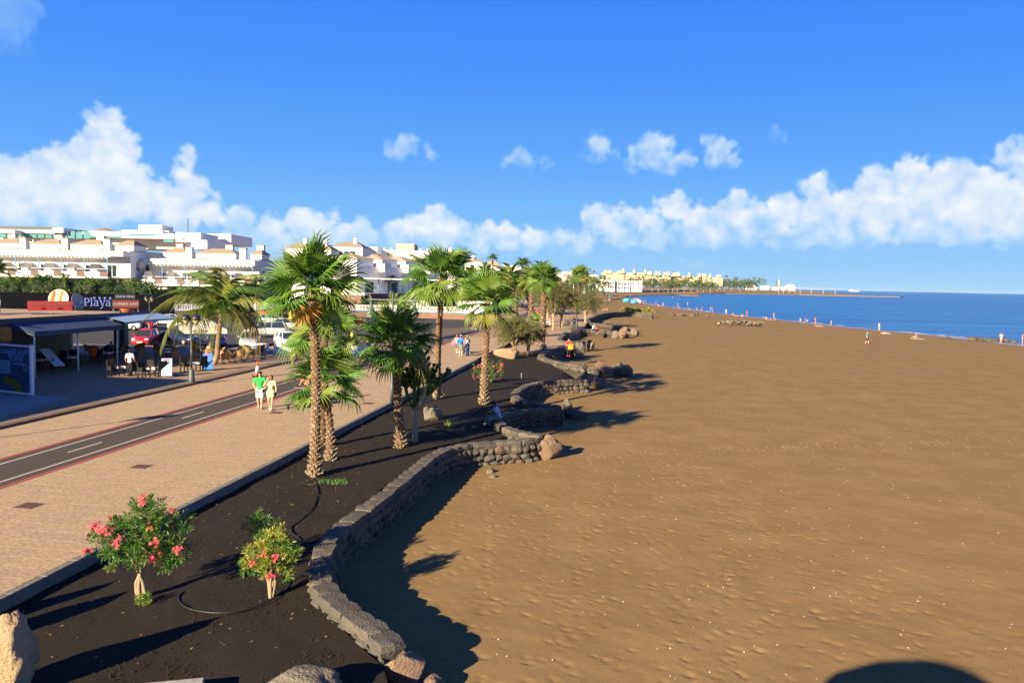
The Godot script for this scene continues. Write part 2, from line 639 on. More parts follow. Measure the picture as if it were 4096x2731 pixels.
func sand_material() -> StandardMaterial3D:
	var m := nm("sand", lin(0.292, 0.186, 0.076), lin(0.338, 0.221, 0.093), 0.05, 0.95, 3, 0.0, 0.012)
	m.metallic_specular = 0.2
	# grain: dark volcanic and pale shell specks
	var im := Image.create(1024, 1024, false, Image.FORMAT_RGB8)
	im.fill(Color(0.86, 0.86, 0.86))
	var r := RandomNumberGenerator.new()
	r.seed = 2
	for i in 26000:
		var g := r.randf()
		var x := r.randi() % 1023
		var y := r.randi() % 1023
		var c := Color(0.62, 0.60, 0.56).lerp(Color(0.80, 0.80, 0.79), g)
		if g > 0.985:
			c = Color(1, 1, 1)
		elif g > 0.6:
			c = Color(1, 0.98, 0.95).lerp(Color(0.88, 0.88, 0.88), r.randf())
		im.fill_rect(Rect2i(x, y, 1 + int(r.randf() * 1.7), 1 + int(r.randf() * 1.7)), c)
	m.detail_enabled = true
	m.detail_blend_mode = BaseMaterial3D.BLEND_MODE_MUL
	m.detail_albedo = ImageTexture.create_from_image(im)
	m.detail_uv_layer = BaseMaterial3D.DETAIL_UV_2
	m.uv2_triplanar = true
	m.uv2_world_triplanar = true
	m.uv2_scale = Vector3.ONE * 0.11
	m.heightmap_enabled = true
	m.heightmap_texture = noise_tex(21, 0.06, 5)
	m.heightmap_scale = 0.5
	return m

func build_ground() -> void:
	dune.seed = 12
	dune.frequency = 0.05
	dune.fractal_octaves = 3
	var small := FastNoiseLite.new()
	small.seed = 31
	small.frequency = 0.9
	small.fractal_octaves = 4
	# trampled sand: footprints scattered and in tracks, thick near the walls
	var r := RandomNumberGenerator.new()
	r.seed = 77
	for i in 2600:
		var x := r.randf_range(-4.0, 16.0)
		var z := -8.0 - 34.0 * pow(r.randf(), 1.25)
		var a := r.randfn(0.5, 0.5)
		if x > 6.0 + r.randf() * 10.0:
			continue
		dent(x, z, r.randf_range(0.045, 0.095), r.randf_range(0.010, 0.036), cos(a), -sin(a))
	for tr in 26:
		var p := Vector2(r.randf_range(-2.0, 14.0), r.randf_range(-36.0, -10.0))
		var a := r.randfn(1.2, 0.5)
		for stp in 40:
			a += r.randfn() * 0.06
			p += Vector2(cos(a), -sin(a)) * 0.62
			var sd := (0.11 if stp % 2 else -0.11)
			dent(p.x + sin(a) * sd, p.y + cos(a) * sd, r.randf_range(0.07, 0.1), r.randf_range(0.014, 0.03), cos(a), -sin(a))
	var sm := sand_material()
	var near := func(x: float, z: float) -> float:
		var f := smoothstep(15.6, 8.0, x) * smoothstep(-44.6, -30.0, z)
		return sand_h(x, z) + 0.010 * small.get_noise_2d(x, z) + (dents_at(x, z) * f if f > 0.0 else 0.0)
	var mid := func(x: float, z: float) -> float:
		return sand_h(x, z) + 0.010 * small.get_noise_2d(x, z) - (0.012 if x > 16.0 or z < -45.0 else 0.03)
	var far := func(x: float, z: float) -> float:
		return sand_h(x, z) - 0.035
	var beach := Node3D.new()
	beach.name = "beach"
	add_child(beach)
	struct(beach)
	inst(grid(-6.0, 16.0, 300, -7.0, -45.0, 520, near), "sand", sm, beach)
	inst(grid(15.4, 62.0, 233, -7.0, -45.6, 193, mid), "sand", sm, beach)
	inst(grid(-6.0, 62.0, 200, -44.4, -120.0, 190, mid), "sand", sm, beach)
	inst(grid(-14.0, 110.0, 120, -118.0, -700.0, 200, far), "sand", sm, beach)
	inst(grid(61.0, 110.0, 40, 60.0, -121.0, 80, far), "sand", sm, beach)
	inst(grid(-6.0, 62.0, 30, 60.0, -7.0, 30, far), "sand", sm, beach)
	# damp sand along the water
	var wet := pm("damp_sand", lin(0.26, 0.145, 0.055), 0.35, 0.5)
	var s := st(true)
	for i in SHORE.size() - 1:
		var n := 8
		for k in n:
			var q := []
			for kk in [k, k + 1]:
				var z := lerpf(SHORE[i][1], SHORE[i + 1][1], float(kk) / n)
				for o in [-6.0, -3.0, 0.0, 2.5]:
					var wob: float = (sin(z * 0.11) * 0.9 + sin(z * 0.31) * 0.5) * (1.0 if o < -4.0 else 0.2)
					var x: float = shore_x(z) + o + wob
					q.append(Vector3(x, sand_h(x, z) + 0.012, z))
			for c in 3:
				quad_o(s, q[c], q[c + 1], q[c + 5], q[c + 4], q[c] - Vector3(0, 5, 0))
	struct(add(s, "wet_sand", wet))
	# sea
	var sea := pm("sea_water", lin(0.008, 0.150, 0.38), 0.3, 0.34)
	sea.normal_enabled = true
	sea.normal_texture = noise_tex(9, 0.012, 5, Color.BLACK, Color.WHITE, 512, FastNoiseLite.TYPE_SIMPLEX_SMOOTH, null, 7.0)
	sea.normal_scale = 1.0
	sea.uv1_triplanar = true
	sea.uv1_world_triplanar = true
	sea.uv1_scale = Vector3(0.045, 0.045, 0.09)
	# long bands of lighter and darker water colour
	sea.detail_enabled = true
	sea.detail_blend_mode = BaseMaterial3D.BLEND_MODE_MUL
	sea.detail_albedo = noise_tex(14, 0.012, 5, Color(0.62, 0.72, 0.84), Color(1, 1, 1), 512)
	sea.detail_uv_layer = BaseMaterial3D.DETAIL_UV_2
	sea.uv2_triplanar = true
	sea.uv2_world_triplanar = true
	sea.uv2_scale = Vector3(0.0016, 0.004, 0.0075)
	var sv := st()
	for i in 12:
		for j in 12:
			var xs := [20.0, 60.0, 110.0, 200.0, 350.0, 600.0, 1000.0, 1800.0, 3500.0, 7000.0, 15000.0, 28000.0, 40000.0]
			var zs := [300.0, 0.0, -120.0, -260.0, -450.0, -800.0, -1300.0, -2500.0, -5000.0, -10000.0, -20000.0, -32000.0, -45000.0]
			quad(sv, Vector3(xs[i], -2.0, zs[j + 1]), Vector3(xs[i + 1], -2.0, zs[j + 1]), Vector3(xs[i + 1], -2.0, zs[j]), Vector3(xs[i], -2.0, zs[j]))
	struct(add(sv, "sea", sea))
	# small surf along the shore
	var foam := pm("sea_foam", lin(0.75, 0.78, 0.8), 0.9)
	var fs := st()
	var z := -100.0
	while z > -420.0:
		var l := r.randf_range(2.0, 9.0)
		if r.randf() < 0.55:
			for k in 6:
				var za := z - l * k / 6.0
				var zb := z - l * (k + 1) / 6.0
				var xa := shore_x(za) + 0.5 + sin(za * 0.7) * 0.4
				var xb := shore_x(zb) + 0.5 + sin(zb * 0.7) * 0.4
				var wa := 0.4 + 0.6 * sin(PI * k / 6.0) * r.randf_range(0.5, 1.5)
				quad_o(fs, Vector3(xa, -1.97, za), Vector3(xa + wa, -1.97, za), Vector3(xb + wa, -1.97, zb), Vector3(xb, -1.97, zb), Vector3(xa, -9, za))
		z -= l + r.randf_range(0.5, 7.0)
	var fo := add(fs, "surf_foam", foam)
	tag(fo, "thin white line of surf foam along the water's edge", "foam", "", "stuff")
	# pale shell chips strewn on the sand
	var chips := MultiMeshInstance3D.new()
	var mm := MultiMesh.new()
	mm.transform_format = MultiMesh.TRANSFORM_3D
	var cs := st()
	bx(cs, 0, 0, 0, 1.0, 0.35, 0.7)
	mm.mesh = mesh_of(cs)
	mm.instance_count = 2600
	for i in 2600:
		var x := r.randf_range(-1.0, 40.0)
		var zc := -12.0 - 60.0 * pow(r.randf(), 1.4)
		if i % 3 == 0:
			zc = -34.0 - 0.25 * x + r.randfn() * (0.5 if i % 2 else 5.0) - (8.0 if i % 4 == 0 else 0.0)
		mm.set_instance_transform(i, Transform3D(Basis(Vector3.UP, r.randf() * 6.0), Vector3(x, sand_h(x, zc) + 0.008, zc)).scaled_local(Vector3.ONE * r.randf_range(0.008, 0.034)))
	chips.multimesh = mm
	chips.material_override = pm("shell", lin(0.5, 0.42, 0.32), 0.8)
	chips.name = "shell_chips"
	add_child(chips)
	tag(chips, "pale shell chips and grit scattered over the sand", "shells", "", "stuff")
	# land under the promenade, the car park and the town
	var land := nm("earth", lin(0.16, 0.12, 0.085), lin(0.23, 0.17, 0.12), 0.06, 0.95, 6)
	var ls := st()
	var edge := []
	for p in pr_edge():
		edge.append(Vector2(p.x, p.z))
	edge.append_array([Vector2(-9000, -30000), Vector2(-9000, 400), Vector2(-20, 400)])
	prism(ls, PackedVector2Array(edge), -6.0, -0.30)
	struct(add(ls, "ground", land))

# where the land ends and the beach begins, from behind the camera onwards
func pr_edge() -> Array:
	var e := [Vector3(2.0, 0, 30.0), Vector3(-0.5, 0, -8.0)]
	e.append_array([Vector3(-2.09, 0, -13.65), Vector3(-2.92, 0, -14.87), Vector3(-3.65, 0, -16.12), Vector3(-4.08, 0, -17.6), Vector3(-4.39, 0, -20.08), Vector3(-4.34, 0, -22.02), Vector3(-4.03, 0, -26.05), Vector3(-3.35, 0, -29.82), Vector3(-2.44, 0, -32.41), Vector3(-1.28, 0, -33.46), Vector3(-0.22, 0, -35.08), Vector3(0.25, 0, -36.78), Vector3(-0.46, 0, -38.51), Vector3(0.05, 0, -40.56), Vector3(0.59, 0, -41.34), Vector3(1.71, 0, -41.78), Vector3(1.43, 0, -43.75), Vector3(0.2, 0, -45.25), Vector3(0.42, 0, -49.45), Vector3(1.55, 0, -52.47), Vector3(3.32, 0, -54.19), Vector3(4.6, 0, -55.92), Vector3(2.82, 0, -71.61), Vector3(4.06, 0, -81.63), Vector3(5.76, 0, -88.01), Vector3(5.53, 0, -96.34), Vector3(6.85, 0, -105.07), Vector3(10.1, 0, -117.22), Vector3(11.79, 0, -133), Vector3(13.16, 0, -144.4), Vector3(16.76, 0, -165.1), Vector3(18.52, 0, -210.05), Vector3(21.18, 0, -264.3), Vector3(26.73, 0, -338.62), Vector3(37.55, 0, -441.02), Vector3(51.56, 0, -570.83)])
	e.append_array([Vector3(90.47, 0, -937.33), Vector3(152.63, 0, -1110.3), Vector3(209.94, 0, -1242.51), Vector3(343.08, 0, -1711.62), Vector3(584.26, 0, -2410.09), Vector3(1084.46, 0, -3813.06), Vector3(2133.64, 0, -6643.95), Vector3(11831.5, 0, -33553.3)])
	e.append_array([Vector3(900, 0, -9000), Vector3(900, 0, -30000)])
	return e

# ---------------------------------------------------------------- promenade
func build_promenade() -> void:
	rng.seed = 51
	var pav := []
	for i in 3:
		var m := nm("paving_%d" % i, lin(0.285 + 0.012 * i, 0.198 + 0.008 * i, 0.115), lin(0.40 + 0.012 * i, 0.292 + 0.008 * i, 0.182), 0.42, 0.85, 40 + i, 0.25, 0.03)
		pav.append(m)
	var joint := nm("paving_joint", lin(0.25, 0.165, 0.09), lin(0.31, 0.205, 0.12), 0.8, 0.95, 44)
	var far_pave := nm("paving_far", lin(0.31, 0.205, 0.115), lin(0.37, 0.255, 0.155), 0.35, 0.9, 46)
	var prom := Node3D.new()
	prom.name = "promenade_pavement"
	add_child(prom)
	struct(prom)
	var s := st()
	var path := lane_path()
	strip(s, path, -5.6, -1.5, -0.005)
	add(s, "joint_bed", joint, prom)
	s = st()
	strip(s, path.slice(0, 14), 1.5, 7.52, -0.005)
	add(s, "joint_bed", joint, prom)
	s = st()
	strip(s, path.slice(10, 14), 1.5, 7.52, -0.006)
	strip(s, path.slice(13), 1.5, 9.6, -0.002)
	add(s, "far_paving", far_pave, prom)
	s = st()
	strip(s, path.slice(13), -5.6, -1.5, -0.002)
	strip(s, path.slice(16), -9.0, -5.6, -0.004)
	add(s, "far_paving", far_pave, prom)
	s = st()
	var area := [v2(pr(-12.0, 72)), v2(pr(-10.6, 84)), v2(pr(-10.6, 190))]
	var outer := [Vector3(2.67, 0, -78.62), Vector3(3.16, 0, -75.28), Vector3(4.06, 0, -81.63), Vector3(5.76, 0, -88.01), Vector3(5.53, 0, -96.34), Vector3(6.85, 0, -105.07), Vector3(10.1, 0, -117.22), Vector3(11.79, 0, -133), Vector3(13.16, 0, -144.4), Vector3(16.76, 0, -165.1), Vector3(18.52, 0, -210.05), Vector3(21.18, 0, -264.3), Vector3(26.73, 0, -338.62), Vector3(21.42, 0, -333.56)]
	outer.reverse()
	for p in outer:
		area.append(v2(p))
	prism(s, PackedVector2Array(area), -0.4, -0.03)
	add(s, "plaza_paving", far_pave, prom)
	# slabs: 0.6 x 0.4 m, the ones that show largest each its own piece
	var unit := st()
	bx(unit, 0, -0.02, 0, 0.595, 0.04, 0.596, 0.0012)
	var slab := mesh_of(unit)
	var rest := [st(), st(), st()]
	var cells := []
	for q in range(21, 160):
		for k in 10:
			cells.append([-17.98 + 0.3 + k * 0.597, q * 0.6])
		for k in 7:
			cells.append([-24.98 + 0.3 + k * 0.565, q * 0.6])
	cells.sort_custom(func(a, b): return pr(a[0], a[1]).length_squared() < pr(b[0], b[1]).length_squared())
	var own := 0
	for c in cells:
		var p := pr(c[0], c[1], rf(-0.001, 0.001))
		var k := rng.randi() % 3
		var pxl: float = (p.x / -p.z)
		var xf := Transform3D(Basis(Vector3.UP, -PA), p)
		if c[0] < -21.0:
			xf = xf.scaled_local(Vector3(0.945, 1, 1))
		if own < 300 and absf(pxl) < 0.66:
			inst(slab, "paving_slab", pav[k], prom, xf)
			own += 1
		else:
			rest[k].append_from(slab, 0, xf)
	for k in 3:
		var o := inst(rest[k].commit(), "paving_slabs", pav[k], prom)
		o.set_meta("kind", "stuff")
	# cycle lane
	var lane := Node3D.new()
	lane.name = "cycle_lane"
	add_child(lane)
	struct(lane)
	var asp := nm("asphalt", lin(0.058, 0.043, 0.034), lin(0.082, 0.062, 0.05), 0.9, 0.9, 50, 0.3, 0.06)
	var red := nm("red_edging", lin(0.26, 0.055, 0.04), lin(0.34, 0.085, 0.06), 1.2, 0.85, 52)
	var white := nm("road_paint", lin(0.50, 0.42, 0.32), lin(0.66, 0.58, 0.46), 1.5, 0.7, 53)
	s = st()
	strip(s, path, -1.5, 1.5, -0.006)
	add(s, "asphalt", asp, lane)
	for o in [[-1.5, -1.31], [1.31, 1.5]]:
		s = st()
		strip(s, path, o[0], o[1], 0.001)
		add(s, "edging", red, lane)
	for o in [[-0.92, -0.84], [0.84, 0.92]]:
		s = st()
		strip(s, path, o[0], o[1], 0.0)
		add(s, "edge_line", white, lane)
	for i in 26:
		s = st()
		var q0 := -4.2 + i * 7.75
		if q0 > 178.0:
			break
		var seg := [pr(-19.5, q0), pr(-19.5, q0 + 1.0), pr(-19.5, q0 + 1.95)]
		strip(s, seg, -0.04, 0.04, 0.0)
		add(s, "centre_dash", white, lane)
	# kerb between paving and planting bed
	var kerb := Node3D.new()
	kerb.name = "bed_kerb"
	add_child(kerb)
	struct(kerb)
	var km := nm("kerb_stone", lin(0.13, 0.115, 0.10), lin(0.20, 0.18, 0.155), 0.8, 0.85, 55, 0.2)
	var kb := st()
	bx(kb, 0, -0.17, 0, 0.19, 0.36, 0.994, 0.012)
	var km_mesh := mesh_of(kb)
	for i in 66:
		inst(km_mesh, "kerb_stone", km, kerb, Transform3D(Basis(Vector3.UP, -PA), pr(-11.9, 2.0 + i, rf(-0.004, 0.004))))
	# step up from the paving to the terrace: two courses of dark brick
	var stepn := Node3D.new()
	stepn.name = "terrace_kerb"
	add_child(stepn)
	struct(stepn)
	var bm := nm("brown_brick", lin(0.12, 0.07, 0.045), lin(0.18, 0.105, 0.065), 1.4, 0.85, 57)
	var gm := nm("grey_setts", lin(0.17, 0.13, 0.09), lin(0.23, 0.18, 0.125), 1.4, 0.85, 58)
	var b1 := st()
	bx(b1, 0, 0.02, 0, 0.34, 0.16, 1.492, 0.015)
	var b1m := mesh_of(b1)
	var b2 := st()
	bx(b2, 0, 0.045, 0, 0.7, 0.11, 1.492, 0.01)
	var b2m := mesh_of(b2)
	for i in 46:
		inst(b1m, "step_stone", bm, stepn, Transform3D(Basis(Vector3.UP, -PA), pr(-25.17, 10.0 + i * 1.5)))
		inst(b2m, "edge_paver", gm, stepn, Transform3D(Basis(Vector3.UP, -PA), pr(-25.70, 10.0 + i * 1.5)))
	# terrace of the cafes
	var tm := nm("terrace_paving", lin(0.25, 0.165, 0.10), lin(0.34, 0.235, 0.15), 0.5, 0.9, 60, 0.2, 0.05)
	var ts := st()
	prism(ts, PackedVector2Array([v2(pr(-26.05, 8)), v2(pr(-26.05, 80)), v2(pr(-31.5, 80)), v2(pr(-32.5, 71)), v2(pr(-60, 68)), v2(pr(-70, 8))]), -0.5, 0.085)
	struct(add(ts, "terrace", tm))
	# car park
	var cm := nm("car_park_asphalt", lin(0.035, 0.032, 0.03), lin(0.06, 0.054, 0.05), 0.35, 0.92, 62, 0.2)
	var cs := st()
	prism(cs, PackedVector2Array([v2(pr(-21.1, 78)), v2(pr(-21.1, 146)), v2(pr(-130, 170)), v2(pr(-130, 66)), v2(pr(-60, 66)), v2(pr(-32.6, 71.2)), v2(pr(-31.6, 78))]), -0.5, 0.0)
	struct(add(cs, "car_park", cm))
	# bays painted on the car park
	for i in 9:
		s = st()
		strip(s, [pr(-70.0 + i * 3.2, 96.0), pr(-70.0 + i * 3.2, 101.0)], -0.06, 0.06, 0.006)
		struct(add(s, "bay_marking", white))
	# black lava gravel bed between kerb and stone walls
	var bedm := nm("lava_gravel", lin(0.017, 0.0135, 0.0105), lin(0.036, 0.029, 0.022), 2.6, 0.97, 64, 0.7, 0.09)
	bedm.metallic_specular = 0.25
	var lump := FastNoiseLite.new()
	lump.seed = 3
	lump.frequency = 0.35
	lump.fractal_octaves = 5
	var kerbq := -11.8
	var edge := []
	for p in pr_edge():
		if p.z > -92.0:
			edge.append(p)
	var rows := []
	var bs := st(true)
	var zz := 4.0
	while zz > -88.0:
		# outer limit at this z
		var xo := -1e9
		for i in edge.size() - 1:
			var a: Vector3 = edge[i]
			var b: Vector3 = edge[i + 1]
			if (a.z - zz) * (b.z - zz) <= 0.0 and absf(a.z - b.z) > 0.001:
				xo = maxf(xo, lerpf(a.x, b.x, (zz - a.z) / (b.z - a.z)))
		var xi := (kerbq - zz * sin(PA)) / cos(PA) if false else (kerbq + (-zz * sin(PA))) / cos(PA)
		if xo > -1e8:
			var row := PackedVector3Array()
			var n := 64
			for i in n + 1:
				var x := lerpf(xi, xo, float(i) / n)
				row.append(Vector3(x, -0.24 + 0.05 * lump.get_noise_2d(x, zz) + 0.012 * lump.get_noise_2d(x * 7.0, zz * 7.0), zz))
			rows.append(row)
		zz -= 0.22 if zz > -45.0 else 0.8
	for j in rows.size() - 1:
		for i in 64:
			quad(bs, rows[j + 1][i], rows[j + 1][i + 1], rows[j][i + 1], rows[j][i])
	struct(add(bs, "planting_bed", bedm))

func v2(p: Vector3) -> Vector2:
	return Vector2(p.x, p.z)

# centre line of the cycle lane: straight, then a bend to the side and back
func lane_path() -> Array:
	var out := []
	for i in 19:
		out.append(pr(-19.5, -2.0 + i * 10.0))
	out.append_array([pr(-20.4, 190), pr(-22.6, 203), pr(-26.0, 220), pr(-31.5, 245), pr(-38.0, 270)])
	return out

# ---------------------------------------------------------------- lava stone walls and boulders
var rocks := []
var blocks := []

func block_mesh(sd: int) -> ArrayMesh:
	var nz := FastNoiseLite.new()
	nz.seed = sd
	nz.frequency = 0.8
	var s := st()
	var at := func(p: Vector3) -> Vector3:
		var q := p * (0.5 - 0.035 * (absf(p.x * p.y) + absf(p.y * p.z) + absf(p.x * p.z)))
		return q + Vector3(nz.get_noise_3dv(p * 1.3), nz.get_noise_3dv(p * 1.3 + Vector3(9, 0, 0)), nz.get_noise_3dv(p * 1.3 + Vector3(0, 9, 0))) * 0.09
	for ax in 3:
		for sg in [-1.0, 1.0]:
			for i in 2:
				for j in 2:
					var q := []
					for c in [[0, 0], [1, 0], [1, 1], [0, 1]]:
						var p := Vector3.ZERO
						p[ax] = sg
						p[(ax + 1) % 3] = float(i + c[0]) - 1.0
						p[(ax + 2) % 3] = float(j + c[1]) - 1.0
						q.append(at.call(p))
					quad_o(s, q[0], q[1], q[2], q[3], Vector3.ZERO)
	return mesh_of(s)

func stone_wall(label: String, pts: Array, top: float, foot_y: float, width: float, stone: float, inner_y: float) -> Node3D:
	var w := thing("lava_stone_wall", label, "stone wall", Vector3.ZERO, 0.0, "curved lava stone walls along the beach")
	var path := spline(pts, 5)
	var core := st()
	for i in path.size() - 1:
		var a: Vector3 = path[i]
		var b: Vector3 = path[i + 1]
		var sa := side_of(path, i) * (width * 0.5 - 0.07)
		var sb := side_of(path, i + 1) * (width * 0.5 - 0.07)
		var t := Vector3(0, top - 0.06, 0)
		var u := Vector3(0, foot_y - 0.4, 0)
		var m := (a + b) * 0.5 + Vector3(0, (top + foot_y) * 0.5, 0)
		quad_o(core, a + sa + t, b + sb + t, b - sb + t, a - sa + t, m)
		quad_o(core, a + sa + t, b + sb + t, b + sb + u, a + sa + u, m)
		quad_o(core, a - sa + t, b - sb + t, b - sb + u, a - sa + u, m)
		if i == 0:
			quad_o(core, a + sa + t, a - sa + t, a - sa + u, a + sa + u, m)
		if i == path.size() - 2:
			quad_o(core, b + sb + t, b - sb + t, b - sb + u, b + sb + u, m)
	add(core, "mortar_core", M.mortar, w)
	var n := 0
	var caps := spaced(path, stone * 1.35)
	caps.append(path[-1])
	for i in caps.size() - 1:
		var a: Vector3 = caps[i]
		var b: Vector3 = caps[i + 1]
		var l := a.distance_to(b)
		if l < 0.1:
			continue
		var turn := atan2(b.x - a.x, b.z - a.z)
		var c := (a + b) * 0.5 + Vector3(0, top - 0.11 + rf(-0.02, 0.008), 0)
		inst(blocks[rng.randi() % blocks.size()], "cap_stone", M["lava_%d" % (rng.randi() % 3)], w, T(c, turn + rf(-0.04, 0.04), Vector3(width * rf(0.98, 1.12), 0.26, l * rf(1.04, 1.12))))
	for face in [1.0, -1.0]:
		var y0 := foot_y - 0.12 if face > 0.0 else inner_y - 0.08
		var y := top - 0.22
		while y > y0 and n < 330:
			var hh := minf(rf(0.8, 1.1) * stone * 0.62, 0.3)
			for p in spaced(path, stone * rf(0.86, 1.0)):
				var k := nearest_on(path, p)
				var sd := side_of(path, k)
				var q: Vector3 = p + sd * face * (width * 0.5 - 0.035 + rf(-0.02, 0.02)) + Vector3(0, y - hh * 0.5 + rf(-0.02, 0.02), 0)
				var turn := atan2(sd.x, sd.z)
				var z1 := rf(0.75, 1.3)
				inst(rocks[rng.randi() % 6], "face_stone", M["lava_%d" % (rng.randi() % 4)], w, Transform3D(Basis(Vector3.UP, turn) * Basis(Vector3.BACK, rf(-0.5, 0.5)), q).scaled_local(Vector3(stone * 0.58 * z1, hh * rf(0.5, 0.64) * sqrt(z1), 0.12 * z1)))
				n += 1
			y -= hh * 1.02
	return w

func side_of(path: Array, i: int) -> Vector3:
	var d: Vector3 = path[mini(i + 1, path.size() - 1)] - path[maxi(i - 1, 0)]
	return Vector3(-d.z, 0, d.x).normalized()

func nearest_on(path: Array, p: Vector3) -> int:
	var best := 0
	var bd := 1e9
	for i in path.size():
		var d: float = p.distance_squared_to(path[i])
		if d < bd:
			bd = d
			best = i
	return best

func boulder(label: String, at: Vector3, sz: Vector3, m: Material, turn := 0.0, k := -1, group := "", called := "boulder") -> void:
	var o := inst(rocks[6 + (k if k >= 0 else rng.randi() % 6)], called, m, null, T(at + Vector3(0, sz.y * 0.36, 0), turn, sz * 0.5))
	tag(o, label, "rock", group)

func build_walls() -> void:
	rng.seed = 7
	nm("lava_0", lin(0.062, 0.054, 0.044), lin(0.135, 0.118, 0.095), 0.9, 0.95, 71, 1.2, 0.04)
	nm("lava_1", lin(0.072, 0.06, 0.046), lin(0.16, 0.132, 0.1), 0.9, 0.95, 72, 1.2, 0.04)
	nm("lava_2", lin(0.05, 0.045, 0.039), lin(0.108, 0.097, 0.082), 1.1, 0.95, 73, 1.2, 0.04)
	nm("lava_3", lin(0.082, 0.056, 0.042), lin(0.15, 0.105, 0.08), 1.0, 0.95, 74, 1.2, 0.04)
	nm("mortar", lin(0.035, 0.029, 0.023), lin(0.06, 0.05, 0.04), 1.2, 0.95, 75, 0.6)
	nm("rock_tan", lin(0.24, 0.165, 0.095), lin(0.37, 0.265, 0.165), 0.9, 0.95, 76, 1.5, 0.05)
	nm("rock_brown", lin(0.135, 0.088, 0.06), lin(0.22, 0.15, 0.105), 0.9, 0.95, 78, 1.5, 0.05)
	nm("rock_grey", lin(0.10, 0.085, 0.065), lin(0.18, 0.155, 0.12), 0.9, 0.95, 79, 1.5, 0.05)
	for i in 6:
		rocks.append(rock_mesh(100 + i, 2, 0.35, 5))
	for i in 6:
		rocks.append(rock_mesh(200 + i, 12, 0.42, 7))
	rocks.append(rock_mesh(311, 12, 0.3, 1))
	for i in 5:
		blocks.append(block_mesh(300 + i))
	# the walls, each a curve of its own; seen over their tops (y = 0)
	var w1 := [Vector3(-1.98, 0, -14.03), Vector3(-2.33, 0, -14.59), Vector3(-2.7, 0, -15.08), Vector3(-3.04, 0, -15.5), Vector3(-3.33, 0, -15.9), Vector3(-3.62, 0, -16.38), Vector3(-3.88, 0, -16.88), Vector3(-4.04, 0, -17.44), Vector3(-4.24, 0, -18.27), Vector3(-4.34, 0, -19.1), Vector3(-4.39, 0, -19.97), Vector3(-4.31, 0, -20.89), Vector3(-4.19, 0, -21.66), Vector3(-3.97, 0, -22.79), Vector3(-3.76, 0, -23.91), Vector3(-3.56, 0, -25.4), Vector3(-3.28, 0, -27.1), Vector3(-3.08, 0, -28.52), Vector3(-2.82, 0, -29.95), Vector3(-2.35, 0, -31.29), Vector3(-1.55, 0, -32.28), Vector3(-0.84, 0, -32.66), Vector3(-0.2, 0, -33.01), Vector3(0.47, 0, -33.21), Vector3(1.08, 0, -33.8)]
	stone_wall("long curved lava stone wall beside the two pink flowering shrubs", w1, 0.0, -1.0, 0.5, 0.42, -0.24)
	stone_wall("curved lava stone wall on which a man in a pale blue shirt sits", [Vector3(1.31, 0, -34.22), Vector3(0.79, 0, -34.57), Vector3(0.15, 0, -35.33), Vector3(-0.39, 0, -36.59), Vector3(-0.54, 0, -38.25), Vector3(-0.27, 0, -39.7), Vector3(0.37, 0, -40.74), Vector3(1.14, 0, -41.41), Vector3(1.97, 0, -41.81), Vector3(2.6, 0, -41.89)], 0.02, -1.0, 0.5, 0.38, -0.24)
	stone_wall("curved lava stone wall ending in a heap of dark boulders", [Vector3(2.51, 0, -42.63), Vector3(1.54, 0, -43.44), Vector3(0.74, 0, -44.14), Vector3(0.28, 0, -45.79), Vector3(0.26, 0, -47.63), Vector3(0.58, 0, -49.89), Vector3(1.21, 0, -51.96), Vector3(2, 0, -53.25), Vector3(2.88, 0, -54.12), Vector3(3.93, 0, -54.79), Vector3(4.99, 0, -55.22)], 0.02, -1.0, 0.5, 0.42, -0.24)
	stone_wall("low lava stone wall beside the person in red with an orange bag", [Vector3(5.77, 0, -64.19), Vector3(4.69, 0, -65.72), Vector3(3.81, 0, -67.39), Vector3(3.04, 0, -69.58), Vector3(2.55, 0, -72.41), Vector3(3.04, 0, -75.25), Vector3(4.02, 0, -76.43), Vector3(4.58, 0, -80.13), Vector3(5.38, 0, -81.95), Vector3(6.17, 0, -82.15)], 0.05, -0.95, 0.6, 0.5, -0.24)
	stone_wall("lava stone wall with a person in white and red sitting on it", [Vector3(13.75, 0, -114.13), Vector3(11.9, 0, -116.73), Vector3(9.69, 0, -115.97), Vector3(7.94, 0, -111.17), Vector3(6.57, 0, -104.09), Vector3(5.58, 0, -96.36), Vector3(5.53, 0, -91.95), Vector3(6.67, 0, -90.89), Vector3(8.26, 0, -92.71)], 0.1, -0.95, 0.6, 0.6, -0.1)
	stone_wall("low lava stone wall behind the person in white and red", [Vector3(16.79, 0, -126.78), Vector3(15.82, 0, -134.58), Vector3(14.23, 0, -138.42), Vector3(13.01, 0, -141.06)], 0.0, -1.0, 0.7, 0.6, -0.3)
	stone_wall("tall lava stone wall under the yellow shrubs and the beach lamp", [Vector3(13.32, 0, -144.47), Vector3(16.4, 0, -164.92), Vector3(20.58, 0, -183.82), Vector3(25.19, 0, -193.23), Vector3(28.5, 0, -195.04), Vector3(30.56, 0, -191.85), Vector3(32.16, 0, -189.92)], 0.25, -1.3, 0.7, 0.7, -0.6)
	# boulders
	boulder("pale tan boulder standing at the corner of the black gravel bed", Vector3(-7.85, -0.24, -12.54), Vector3(0.95, 1.5, 0.9), M.rock_tan, 0.4, 0)
	boulder("grey rounded boulder at the end of the black gravel bed", Vector3(-3.23, -0.24, -12.5), Vector3(1.25, 0.60, 0.9), M.rock_grey, 0.2, 6)
	boulder("orange brown rock under the broken end of the stone wall", Vector3(-1.78, -0.6, -13.92), Vector3(0.78, 0.62, 0.7), M.rock_brown, 0.3, 2)
	boulder("orange brown rock half buried beside the broken wall end", Vector3(-1.33, -0.9, -13.94), Vector3(0.7, 0.5, 0.6), M.rock_brown, 1.3, 3)
